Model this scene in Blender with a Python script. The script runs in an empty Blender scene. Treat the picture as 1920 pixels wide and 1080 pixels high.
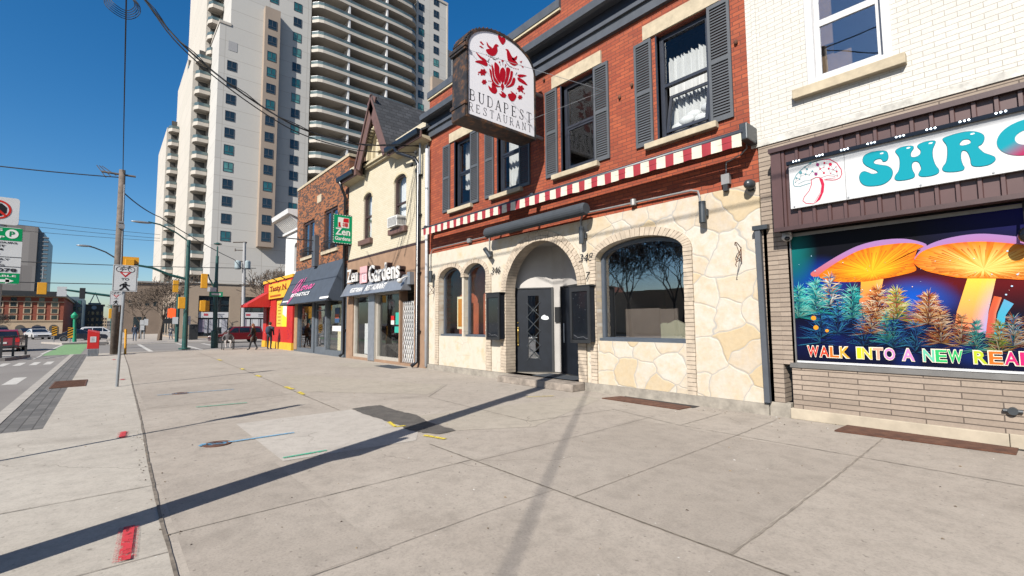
import bpy, math, random
from mathutils import Vector, Matrix, noise as mnoise
random.seed(7)
PI = math.pi
rad = math.radians
S = bpy.context.scene
COL = S.collection
# ------------------------------------------------------------------ camera
CH = 1.5
FPX, YAW, PITCH, ROLL = 867.6, rad(41.26), rad(4.2546), rad(-0.4167)
vF = Vector((-math.cos(YAW)*math.cos(PITCH), math.sin(YAW)*math.cos(PITCH), math.sin(PITCH)))
vR = vF.cross(Vector((0, 0, 1))).normalized()
vU = vR.cross(vF)
vR, vU = vR*math.cos(ROLL)+vU*math.sin(ROLL), -vR*math.sin(ROLL)+vU*math.cos(ROLL)
cam = bpy.data.cameras.new('camera')
cam.sensor_width = 36
cam.lens = 36*FPX/1920
cam.clip_start = 0.05
cam.clip_end = 3000
camo = bpy.data.objects.new('camera', cam)
camo.matrix_world = Matrix(((vR.x, vU.x, -vF.x, 0), (vR.y, vU.y, -vF.y, 0), (vR.z, vU.z, -vF.z, CH), (0, 0, 0, 1)))
COL.objects.link(camo)
S.camera = camo
# ------------------------------------------------------------------ light
SUN = Vector((0.301, -0.745, 0.595)).normalized()
w = bpy.data.worlds.new('World')
S.world = w
w.use_nodes = True
nt = w.node_tree
bg = nt.nodes['Background']
sky = nt.nodes.new('ShaderNodeTexSky')
sky.sky_type = 'NISHITA'
sky.sun_disc = False
sky.sun_elevation = math.asin(SUN.z)
sky.sun_rotation = math.atan2(SUN.x, SUN.y)
sky.air_density = 1.0
sky.dust_density = 0.8
sky.ozone_density = 3.5
hs = nt.nodes.new('ShaderNodeHueSaturation')
hs.inputs['Saturation'].default_value = 1.36
nt.links.new(sky.outputs[0], hs.inputs['Color'])
nt.links.new(hs.outputs[0], bg.inputs[0])
bg.inputs[1].default_value = 0.064
sl = bpy.data.lights.new('sun', 'SUN')
sl.energy = 5.0
sl.angle = rad(0.42)
sl.color = (1, 0.945, 0.86)
so = bpy.data.objects.new('sun', sl)
so.rotation_euler = SUN.to_track_quat('Z', 'Y').to_euler()
COL.objects.link(so)
S.view_settings.view_transform = 'Standard'
S.view_settings.look = 'None'
S.view_settings.exposure = 1.08
S.view_settings.gamma = 1
S.cycles.max_bounces = 6
S.cycles.transparent_max_bounces = 12
S.cycles.sample_clamp_indirect = 6

# ------------------------------------------------------------------ measuring: a photo point on a real plane
def ray(x, y):
    return vF*FPX+vR*(x-960)-vU*(y-540)
def G(x, y, z=0.0):
    d = ray(x, y)
    t = (z-CH)/d.z
    return Vector((d.x*t, d.y*t, z))
def W(x, y, Y=8.04):
    d = ray(x, y)
    t = Y/d.y
    return Vector((d.x*t, Y, CH+d.z*t))
def XP(x, y, X):
    d = ray(x, y)
    t = X/d.x
    return Vector((X, d.y*t, CH+d.z*t))
def AT(x, y, dist):
    d = ray(x, y)
    t = dist/math.hypot(d.x, d.y)
    return Vector((d.x*t, d.y*t, CH+d.z*t))

# ------------------------------------------------------------------ materials
MATS = {}
ALB = .56   # all base colours darkened together so the sky renders brighter against lit surfaces
class N:
    def __init__(s, name):
        s.m = bpy.data.materials.new(name)
        s.m.use_nodes = True
        s.t = s.m.node_tree
        s.b = s.t.nodes['Principled BSDF']
        MATS[name] = s.m
    def n(s, t, **k):
        x = s.t.nodes.new('ShaderNode'+t)
        for a, v in k.items():
            if isinstance(a, str) and a.startswith('i_'):
                x.inputs[a[2:].replace('_', ' ')].default_value = v
            else:
                setattr(x, a, v)
        return x
    def l(s, a, b):
        s.t.links.new(a, b)
    def coord(s, axes='xyz', scale=(1, 1, 1)):
        tc = s.n('TexCoord')
        if axes == 'xyz':
            o = tc.outputs['Object']
        else:
            sp = s.n('SeparateXYZ')
            s.l(tc.outputs['Object'], sp.inputs[0])
            cb = s.n('CombineXYZ')
            for i, a in enumerate(axes):
                if a in 'xyz':
                    s.l(sp.outputs['xyz'.index(a)], cb.inputs[i])
            o = cb.outputs[0]
        mp = s.n('Mapping')
        mp.inputs['Scale'].default_value = scale
        s.l(o, mp.inputs[0])
        return mp.outputs[0]
    def noise(s, v, scale, detail=4, rough=.55):
        x = s.n('TexNoise', i_Scale=scale, i_Detail=detail, i_Roughness=rough)
        s.l(v, x.inputs['Vector'])
        return x.outputs['Fac']
    def ramp(s, f, stops):
        r = s.n('ValToRGB')
        e = r.color_ramp.elements
        while len(e) < len(stops):
            e.new(.5)
        for q, (p, c) in zip(e, stops):
            q.position = p
            q.color = (c, c, c, 1) if isinstance(c, (int, float)) else (*c[:3], 1)
        s.l(f, r.inputs[0])
        return r.outputs[0]
    def mix(s, f, a, b, mode='MIX'):
        m = s.n('Mix', data_type='RGBA', blend_type=mode)
        for inp, val in ((m.inputs[0], f), (m.inputs[6], a), (m.inputs[7], b)):
            if isinstance(val, (int, float)):
                inp.default_value = val
            elif isinstance(val, tuple):
                inp.default_value = (*val[:3], 1)
            else:
                s.l(val, inp)
        return m.outputs[2]
    def bump(s, h, strength=.3, dist=.01, prev=None):
        b = s.n('Bump', i_Strength=strength, i_Distance=dist)
        s.l(h, b.inputs['Height'])
        if prev is not None:
            s.l(prev, b.inputs['Normal'])
        return b.outputs[0]
    def out(s, color=None, rough=None, normal=None, metal=None, spec=None):
        if color is not None:
            color = s.mix(1.0, color, (ALB, ALB, ALB), 'MULTIPLY')
        for k, v in (('Base Color', color), ('Roughness', rough), ('Normal', normal), ('Metallic', metal), ('Specular IOR Level', spec)):
            if v is None:
                continue
            i = s.b.inputs[k]
            if isinstance(v, (int, float)):
                i.default_value = v
            elif isinstance(v, tuple):
                i.default_value = (*v[:3], 1)
            else:
                s.l(v, i)
        return s.m

def sh(c, k):
    return tuple(min(1, x*k) for x in c)
def plain(name, col, rough=.6, metal=0, var=.25, scale=6, bump=.12, spec=None):
    n = N(name)
    v = n.coord()
    f = n.noise(v, scale, 6, .6)
    c = n.mix(n.ramp(f, [(.3, 0), (.7, 1)]), sh(col, 1-var), sh(col, 1+var*.6))
    f2 = n.noise(v, scale*9, 3)
    return n.out(c, rough, n.bump(f2, bump, .004), metal, spec)
def brickmat(name, c1, c2, mortar, bw, bh, ms, axes='xz', c3=None, rough=.85, bump=.5, off=.5, wear=.2, smooth=.1, dist=.008, vbias=0.0):
    n = N(name)
    v = n.coord(axes)
    dv = n.n('TexNoise', i_Scale=3.0, i_Detail=3)
    n.l(v, dv.inputs['Vector'])
    va = n.n('VectorMath', operation='MULTIPLY_ADD')
    n.l(dv.outputs['Color'], va.inputs[0])
    va.inputs[1].default_value = (.006, .006, 0)
    n.l(v, va.inputs[2])
    b = n.n('TexBrick', offset=off, i_Scale=1.0)
    b.inputs['Brick Width'].default_value = bw
    b.inputs['Row Height'].default_value = bh
    b.inputs['Mortar Size'].default_value = ms
    b.inputs['Mortar Smooth'].default_value = smooth
    b.inputs['Bias'].default_value = vbias
    b.inputs['Color1'].default_value = (0, 0, 0, 1)
    b.inputs['Color2'].default_value = (1, 1, 1, 1)
    b.inputs['Mortar'].default_value = (.5, .5, .5, 1)
    n.l(va.outputs[0], b.inputs['Vector'])
    stops = [(0, c1), (1, c2)] if c3 is None else [(0, c1), (.3, c1), (.5, c2), (.8, c3), (1, c3)]
    base = n.ramp(b.outputs['Color'], stops)
    f = n.noise(n.coord(), 2.2, 7, .65)
    base = n.mix(n.ramp(f, [(.25, 0), (.75, 1)]), n.mix(wear, base, (0.02, .018, .015), 'MIX'), base)
    f3 = n.noise(n.coord(), 30, 4, .6)
    base = n.mix(.35, base, n.mix(n.ramp(f3, [(.3, .55), (.7, 1.0)]), (0, 0, 0), base), 'MIX')
    c = n.mix(b.outputs['Fac'], base, mortar)
    inv = n.n('Math', operation='SUBTRACT')
    inv.inputs[0].default_value = 1
    n.l(b.outputs['Fac'], inv.inputs[1])
    nb = n.bump(inv.outputs[0], bump, dist)
    nb = n.bump(f3, .25, .006, nb)
    return n.out(c, rough, nb)

def make_mats():
    # pavement
    def concrete(name, a, b, speck=.5):
        n = N(name)
        v = n.coord()
        big = n.ramp(n.noise(v, .45, 8, .62), [(.3, 0), (.72, 1)])
        c = n.mix(big, a, b)
        fine = n.ramp(n.noise(v, 55, 5, .75), [(.28, .62), (.5, 1), (.75, 1.14)])
        c = n.mix(speck, c, fine, 'MULTIPLY')
        mid = n.ramp(n.noise(v, 5, 8, .75), [(.30, .70), (.55, 1.04)])
        c = n.mix(.65, c, mid, 'MULTIPLY')
        blot = n.ramp(n.noise(v, 1.3, 5, .6), [(.58, 0), (.74, .45)])
        c = n.mix(blot, c, n.mix(.6, c, (.13, .11, .09)))
        dn = n.n('TexNoise', i_Scale=1.2, i_Detail=5)
        n.l(v, dn.inputs['Vector'])
        va = n.n('VectorMath', operation='MULTIPLY_ADD')
        n.l(dn.outputs['Color'], va.inputs[0])
        va.inputs[1].default_value = (.9, .9, 0)
        n.l(v, va.inputs[2])
        ck = n.n('TexVoronoi', i_Scale=.33, feature='DISTANCE_TO_EDGE', voronoi_dimensions='2D')
        n.l(va.outputs[0], ck.inputs['Vector'])
        ckm = n.ramp(ck.outputs['Distance'], [(.0012, .6), (.0028, 0)])
        gate = n.ramp(n.noise(v, .5, 2), [(.55, 0), (.60, 1)])
        mm = n.n('Math', operation='MULTIPLY')
        n.l(ckm, mm.inputs[0])
        n.l(gate, mm.inputs[1])
        c = n.mix(mm.outputs[0], c, (.14, .115, .09))
        spots = n.ramp(n.noise(v, 17, 2, .5), [(.70, 0), (.76, 1)])
        c = n.mix(spots, c, n.mix(.5, c, (.09, .075, .06)))
        vo = n.n('TexVoronoi', i_Scale=7.0, feature='F1')
        n.l(v, vo.inputs['Vector'])
        gum = n.ramp(vo.outputs['Distance'], [(.045, 1), (.075, 0)])
        c = n.mix(gum, c, n.mix(.45, c, (.07, .06, .05)))
        vo2 = n.n('TexVoronoi', i_Scale=4.3, feature='F1')
        n.l(v, vo2.inputs['Vector'])
        lt = n.ramp(vo2.outputs['Distance'], [(.02, 1), (.04, 0)])
        c = n.mix(lt, c, (.62, .6, .56))
        nb = n.bump(n.noise(v, 90, 4, .7), .35, .004)
        return n.out(c, .88, nb, None, .3)
    concrete('concrete_walk', (.395, .346, .295), (.49, .438, .378), .7)
    concrete('concrete_walk_dark', (.36, .315, .268), (.45, .40, .345), .75)
    concrete('concrete_strip', (.45, .41, .355), (.54, .50, .44), .6)
    concrete('concrete_patch', (.50, .46, .41), (.55, .51, .46), .6)
    concrete('concrete_patch_warm', (.42, .375, .31), (.48, .43, .36), .7)
    concrete('concrete_far', (.40, .36, .32), (.48, .44, .40), .3)
    n = N('asphalt')
    v = n.coord()
    c = n.mix(n.ramp(n.noise(v, .35, 6), [(.3, 0), (.7, 1)]), (.235, .215, .20), (.30, .28, .26))
    c = n.mix(.6, c, n.ramp(n.noise(v, 70, 4, .8), [(.3, .5), (.7, 1.15)]), 'MULTIPLY')
    n.out(c, .9, n.bump(n.noise(v, 120, 3), .5, .005))
    n = N('asphalt_patch')
    v = n.coord()
    c = n.mix(n.ramp(n.noise(v, 5, 6), [(.3, 0), (.7, 1)]), (.075, .068, .062), (.15, .135, .12))
    c = n.mix(.8, c, n.ramp(n.noise(v, 60, 4, .8), [(.3, .4), (.7, 1.4)]), 'MULTIPLY')
    n.out(c, .95, n.bump(n.noise(v, 80, 3), 1, .01))
    brickmat('pavers', (.135, .13, .125), (.22, .21, .20), (.06, .055, .05), .30, .15, .008, 'xy', wear=.3)
    plain('joint_dirt', (.20, .168, .135), .95, var=.6, scale=12)
    plain('joint_light', (.30, .26, .215), .95, var=.35, scale=9)
    plain('kerb', (.44, .41, .37), .9, var=.2, scale=4)
    plain('road_paint', (.62, .60, .56), .8, var=.3, scale=9)
    plain('green_paint', (.20, .37, .16), .85, var=.3, scale=4)
    for nm, c in (('spray_red', (.60, .03, .045)), ('spray_blue', (.16, .42, .66)), ('spray_green', (.05, .48, .30)), ('spray_yellow', (.80, .62, .05))):
        n = N(nm)
        v = n.coord()
        n.out(c, .8)
        f = n.ramp(n.noise(v, 22, 5, .7), [(.36, 0), (.5, 1)])
        n.l(f, n.b.inputs['Alpha'])
    for nm, c in (('mist_red', (.60, .05, .06)), ('mist_blue', (.16, .42, .66)), ('mist_green', (.05, .48, .30)), ('mist_yellow', (.80, .62, .05))):
        n = N(nm)
        v = n.coord()
        n.out(c, .8)
        f = n.ramp(n.noise(v, 60, 5, .8), [(.46, 0), (.62, .75)])
        n.l(f, n.b.inputs['Alpha'])
    n = N('rust')
    v = n.coord()
    c = n.ramp(n.noise(v, 7, 8, .7), [(.3, (.05, .017, .008)), (.5, (.115, .042, .02)), (.75, (.19, .085, .045))])
    n.out(c, .9, n.bump(n.noise(v, 40, 5), .5, .005))
    # restaurant
    brickmat('red_brick', (.36, .058, .018), (.52, .108, .034), (.16, .036, .018), .225, .0775, .0075, 'xz', wear=.35)
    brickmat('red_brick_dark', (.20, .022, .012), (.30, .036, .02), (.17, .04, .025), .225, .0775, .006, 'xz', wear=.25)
    n = N('flagstone')
    v = n.coord('xz', (1, 1.12, 1))
    dn = n.n('TexNoise', i_Scale=1.7, i_Detail=2)
    n.l(v, dn.inputs['Vector'])
    va = n.n('VectorMath', operation='MULTIPLY_ADD')
    n.l(dn.outputs['Color'], va.inputs[0])
    va.inputs[1].default_value = (.42, .42, 0)
    n.l(v, va.inputs[2])
    vo = n.n('TexVoronoi', i_Scale=1.75, feature='DISTANCE_TO_EDGE', voronoi_dimensions='2D', i_Randomness=.95)
    n.l(va.outputs[0], vo.inputs['Vector'])
    vc = n.n('TexVoronoi', i_Scale=1.75, feature='F1', voronoi_dimensions='2D', i_Randomness=.95)
    n.l(va.outputs[0], vc.inputs['Vector'])
    sp = n.n('SeparateColor')
    n.l(vc.outputs['Color'], sp.inputs[0])
    base = n.ramp(sp.outputs[0], [(0, (.57, .495, .40)), (.3, (.62, .56, .475)), (.55, (.645, .60, .53)), (.72, (.59, .50, .365)), (.86, (.56, .44, .27)), (1, (.645, .61, .55))])
    st = n.ramp(n.noise(n.coord(), 4, 6, .7), [(.42, 0), (.75, .75)])
    base = n.mix(st, base, (.58, .43, .24))
    base = n.mix(.5, base, n.ramp(n.noise(n.coord(), 14, 6, .7), [(.25, .78), (.6, 1.05)]), 'MULTIPLY')
    wid = n.ramp(vo.outputs['Distance'], [(.007, 1), (.019, 0)])
    c = n.mix(wid, base, (.43, .415, .385))
    hgt = n.ramp(vo.outputs['Distance'], [(.006, 0), (.05, 1)])
    nb = n.bump(hgt, .5, .012)
    nb = n.bump(n.noise(n.coord(), 9, 6), .2, .02, nb)
    n.out(c, .8, nb)
    n = N('flagstone_plaster')
    v = n.coord('xz', (1, 1, 1))
    vo = n.n('TexVoronoi', i_Scale=2.4, feature='DISTANCE_TO_EDGE', voronoi_dimensions='2D')
    n.l(v, vo.inputs['Vector'])
    base = n.ramp(n.noise(n.coord(), 2.4, 6, .65), [(.3, (.585, .51, .41)), (.5, (.63, .575, .48)), (.7, (.59, .475, .31))])
    nz = n.ramp(n.noise(n.coord(), 1.7, 2), [(.45, 0), (.6, .7)])
    ed = n.ramp(vo.outputs['Distance'], [(.008, 1), (.02, 0)])
    mm = n.n('Math', operation='MULTIPLY')
    n.l(nz, mm.inputs[0])
    n.l(ed, mm.inputs[1])
    c = n.mix(mm.outputs[0], base, (.40, .36, .30))
    n.out(c, .85, n.bump(n.noise(n.coord(), 12, 6), .3, .015))
    plain('arch_brick', (.57, .475, .37), .85, var=.28, scale=5, bump=.3)
    plain('arch_mortar', (.19, .155, .125), .95, var=.3, scale=20)
    plain('limestone', (.54, .46, .33), .85, var=.25, scale=5, bump=.35)
    plain('curb_stone', (.36, .325, .275), .9, var=.35, scale=6, bump=.4)
    plain('step_stone', (.32, .27, .225), .9, var=.5, scale=5, bump=.3)
    plain('gray_trim', (.085, .096, .115), .5, var=.2, scale=3)
    plain('navy_trim', (.022, .028, .045), .45, var=.3, scale=3)
    plain('shutter_gray', (.088, .098, .112), .55, var=.18, scale=3)
    plain('charcoal_door', (.012, .016, .024), .55, var=.3, scale=4, spec=.2)
    plain('window_gray', (.085, .105, .135), .4, var=.15)
    plain('pale_panel', (.50, .475, .45), .6, var=.1, scale=2)
    plain('brass', (.75, .52, .16), .3, 1, var=.15)
    plain('fixture_dark', (.07, .08, .09), .35, .3, var=.2)
    plain('conduit', (.42, .41, .40), .45, .5, var=.15)
    plain('canvas_gray', (.042, .052, .066), .85, var=.2, scale=6, bump=.2)
    n = N('awning_stripe')
    v = n.coord('x')
    sp = n.n('SeparateXYZ')
    n.l(v, sp.inputs[0])
    m1 = n.n('Math', operation='MULTIPLY')
    m1.inputs[1].default_value = 1/.345
    n.l(sp.outputs[0], m1.inputs[0])
    fr = n.n('Math', operation='FRACT')
    n.l(m1.outputs[0], fr.inputs[0])
    g = n.n('Math', operation='GREATER_THAN')
    g.inputs[1].default_value = .52
    n.l(fr.outputs[0], g.inputs[0])
    c = n.mix(g.outputs[0], (.72, .67, .55), (.36, .02, .035))
    c = n.mix(.4, c, n.ramp(n.noise(n.coord(), 5, 6, .7), [(.3, .7), (.6, 1)]), 'MULTIPLY')
    n.out(c, .85)
    # neighbour on the right
    brickmat('white_brick', (.70, .685, .635), (.75, .735, .685), (.42, .385, .335), .235, .0735, .0038, 'xz', wear=.06, smooth=.3, bump=.6)
    brickmat('stone_brick', (.36, .285, .225), (.46, .37, .295), (.12, .09, .07), .70, .0745, .006, 'xz', wear=.2, bump=1, dist=.015)
    brickmat('stone_brick_short', (.36, .285, .225), (.45, .365, .29), (.12, .09, .07), .42, .0745, .006, 'xz', wear=.2, bump=1, dist=.015, off=.37)
    plain('brown_metal', (.098, .048, .046), .42, var=.18, scale=2, bump=.05)
    plain('brown_metal_dark', (.062, .029, .029), .45, var=.2)
    plain('plinth_stone', (.50, .43, .33), .85, var=.2, scale=4, bump=.3)
    plain('peeling_paint', (.60, .585, .54), .8, var=.35, scale=9, bump=.5)
    plain('white_vinyl', (.66, .66, .67), .4, var=.05)
    plain('alu_gray', (.32, .31, .30), .4, .6, var=.15)
    plain('camera_white', (.75, .73, .70), .4, var=.05)
    plain('black_gloss', (.012, .012, .014), .15, var=.1)
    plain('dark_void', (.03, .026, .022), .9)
    plain('interior_brown', (.38, .085, .032), .7, var=.4, scale=2)
    plain('interior_gray', (.09, .085, .078), .8, var=.3, scale=1)
    plain('interior_panel', (.36, .27, .205), .7, var=.1)
    plain('cream_fabric', (.80, .72, .48), .7, var=.08)
    plain('curtain', (.72, .73, .74), .8, var=.08, scale=3)
    # zen
    brickmat('cream_brick', (.68, .61, .455), (.73, .66, .51), (.47, .41, .30), .225, .0775, .005, 'xz', wear=.07, bump=.5)
    plain('cream_paint', (.60, .52, .35), .7, var=.15, scale=4)
    plain('tan_stucco', (.33, .205, .13), .85, var=.18, scale=3, bump=.3)
    plain('brown_trim', (.155, .085, .07), .55, var=.2)
    plain('brown_dark', (.055, .028, .024), .5, var=.2)
    brickmat('shingles', (.030, .034, .042), (.075, .080, .092), (.016, .016, .02), .30, .17, .012, 'xy', wear=.3, bump=1, dist=.02)
    brickmat('shingles_side', (.030, .034, .042), (.075, .080, .092), (.016, .016, .02), .30, .17, .012, 'yz', wear=.3, bump=1, dist=.02)
    plain('gutter_black', (.012, .014, .02), .3, var=.2)
    plain('alu_bright', (.32, .35, .40), .35, .4, var=.15)
    plain('alu_beige', (.50, .46, .40), .5, .1, var=.1)
    plain('pipe_white', (.62, .64, .68), .5, var=.15)
    plain('ac_white', (.72, .71, .68), .5, var=.08)
    plain('letter_white', (.82, .80, .78), .4, var=.05)
    plain('letter_side', (.035, .014, .014), .5)
    # gloria
    brickmat('brown_brick', (.06, .03, .022), (.27, .085, .028), (.20, .11, .065), .215, .072, .006, 'xz', c3=(.40, .135, .04), wear=.08)
    plain('awning_blue', (.050, .068, .098), .8, var=.2, scale=3)
    plain('wood_tan', (.42, .25, .12), .7, var=.2)
    plain('gray_paint', (.12, .14, .165), .55, var=.2)
    plain('tasty_red', (.55, .018, .012), .55, var=.15, scale=3)
    plain('tasty_yellow', (.85, .47, .03), .55, var=.15, scale=3)
    plain('white_paint', (.78, .78, .78), .5, var=.08)
    # tower
    for nm, a, b, ax in (('tower_white', (.62, .605, .575), (.66, .645, .61), 'yz'), ('tower_white_side', (.64, .60, .53), (.68, .63, .56), 'xz')):
        brickmat(nm, a, b, (.42, .40, .37), 6.0, 2.65, .035, ax, off=0, wear=.05, bump=.2)
    plain('tower_tan', (.37, .295, .235), .8, var=.08, scale=.3)
    plain('tower_slab', (.56, .515, .455), .8, var=.08, scale=.5)
    plain('tower_back_shaded', (.30, .255, .20), .9, var=.08, scale=.2)  # tan darkened to hold the shade behind the balconies
    plain('tower_gray', (.40, .40, .41), .8, var=.08)
    for nm, c, r in (('glass_teal', (.03, .13, .14), .08), ('glass_dark', (.018, .032, .042), .06), ('glass_green', (.10, .27, .25), .1), ('rail_glass', (.10, .145, .145), .12), ('car_glass', (.012, .015, .02), .05)):
        n = N(nm)
        f = n.noise(n.coord(), .7, 3)
        n.out(n.mix(n.ramp(f, [(.3, 0), (.7, 1)]), sh(c, .7), sh(c, 1.4)), r, None, None, .8)
    plain('podium', (.43, .335, .25), .85, var=.1, scale=.4)
    brickmat('far_brick', (.28, .055, .025), (.36, .08, .04), (.3, .1, .06), .6, .2, .01, 'xz', wear=.2)
    brickmat('far_brick_yz', (.28, .055, .025), (.36, .08, .04), (.3, .1, .06), .6, .2, .01, 'yz', wear=.2)
    plain('far_stone', (.55, .42, .29), .85, var=.15, scale=.5)
    plain('far_brown', (.24, .18, .14), .85, var=.2, scale=.3)
    brickmat('far_panels', (.20, .185, .18), (.34, .32, .31), (.25, .235, .23), 1.6, 8.0, .02, 'yz', wear=.05, bump=.05)
    plain('far_blue', (.16, .22, .27), .4, var=.3, scale=.3)
    plain('far_gray', (.30, .29, .29), .8, var=.2, scale=.2)
    # street things
    plain('pole_wood', (.17, .135, .11), .9, var=.4, scale=5, bump=.6)
    plain('pole_green', (.012, .085, .075), .4, var=.2)
    plain('sign_green', (.0, .30, .15), .45, var=.05)
    plain('galv', (.42, .44, .46), .45, .6, var=.15)
    plain('signal_yellow', (.80, .38, .01), .5, var=.1)
    plain('black_paint', (.02, .021, .023), .5, var=.2)
    plain('cable_black', (.012, .012, .014), .6)
    plain('sign_white', (.66, .67, .68), .45, var=.04)
    plain('box_red', (.62, .015, .012), .4, var=.08)
    plain('tyre', (.018, .018, .018), .85)
    plain('chrome', (.65, .66, .68), .25, 1)
    plain('bark', (.155, .115, .085), .95, var=.4, scale=10, bump=.4)
    plain('bark_dark', (.05, .04, .035), .95, var=.4, scale=10)
    plain('transformer', (.34, .42, .45), .5, var=.1)
    plain('plate_white', (.75, .75, .72), .5)
    for nm, c in (('cloth_black', (.014, .014, .017)), ('cloth_navy', (.02, .035, .07)), ('denim', (.09, .13, .2)), ('cloth_gray', (.13, .12, .13)), ('cloth_brown', (.10, .075, .06)), ('hair_dark', (.03, .02, .015)), ('hair_auburn', (.20, .07, .03)), ('skin', (.50, .29, .2)), ('cloth_light', (.45, .42, .4))):
        plain(nm, c, .85, var=.25, scale=14)
    for nm, c in (('paint_maroon', (.17, .008, .014)), ('paint_red', (.30, .015, .02)), ('paint_navy', (.012, .02, .04)), ('paint_white', (.72, .72, .72)), ('paint_black', (.015, .016, .018)), ('paint_silver', (.42, .43, .44))):
        n = N(nm)
        n.out(c, .28, None, .15, .6)
        n.b.inputs['Coat Weight'].default_value = .6
    n = N('led')
    n.out((.9, .95, 1), .3)
    n.b.inputs['Emission Color'].default_value = (.75, .9, 1, 1)
    n.b.inputs['Emission Strength'].default_value = 3
    n = N('lamp_red')
    n.out((.8, .08, .02), .4)
    n.b.inputs['Emission Color'].default_value = (1, .12, .02, 1)
    n.b.inputs['Emission Strength'].default_value = .4
    # printed surfaces: colour stored on the print itself
    for nm, r in (('print', .45), ('print_gloss', .25)):
        n = N(nm)
        a = n.n('VertexColor', layer_name='Col')
        n.out(a.outputs[0], r, None, None, .12)
    # architectural window glass
    for nm, tint, mn in (('window_glass', (.95, .96, .96), .022), ('window_glass_dark', (.86, .88, .90), .19)):
        n = N(nm)
        o = n.t.nodes['Material Output']
        fr = n.n('LayerWeight', i_Blend=.5)
        pw = n.n('Math', operation='POWER')
        n.l(fr.outputs['Facing'], pw.inputs[0])
        pw.inputs[1].default_value = 4.6
        rp = n.ramp(pw.outputs[0], [(0, mn), (1, 1)])
        tr = n.n('BsdfTransparent')
        tr.inputs[0].default_value = (*tint, 1)
        gl = n.n('BsdfGlossy')
        gl.inputs['Roughness'].default_value = .012
        gl.inputs[0].default_value = (.95, .97, 1, 1)
        nz = n.bump(n.noise(n.coord(), 1.3, 2), 0.02, .05)
        n.l(nz, gl.inputs['Normal'])
        mx = n.n('MixShader')
        n.l(rp, mx.inputs[0])
        n.l(tr.outputs[0], mx.inputs[1])
        n.l(gl.outputs[0], mx.inputs[2])
        n.l(mx.outputs[0], o.inputs['Surface'])
make_mats()

# ------------------------------------------------------------------ mesh building
def wloc(o):
    v = Vector((0, 0, 0))
    while o is not None:
        v += o.location
        o = o.parent
    return v
SPLIT = {a: a for a in ('base_kerb', 'eave_soffit', 'eave_fascia', 'plinth', 'peeling_band', 'roof_trim', 'divider')}
SPLIT.update({'end_brackets': 'end_bracket', 'junction_boxes': 'junction_box', 'wall_hooks': 'wall_hook', 'screws': 'screw', 'straps': 'strap', 'clamps': 'clamp', 'insulators': 'insulator', 'transformer_cans': 'transformer_can', 'brackets': 'bracket', 'window_posters': 'window_poster', 'window_notices': 'window_notice', 'window_surrounds': 'window_surround', 'notices': 'notice', 'posts': 'post', 'sign_lamps': 'sign_lamp', 'side_windows': 'side_window', 'cross_arms': 'cross_arm', 'loose_wires': 'loose_wire', 'porch_panels': 'porch_panel', 'stored_boards': 'stored_board', 'leds': 'led'})
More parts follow.
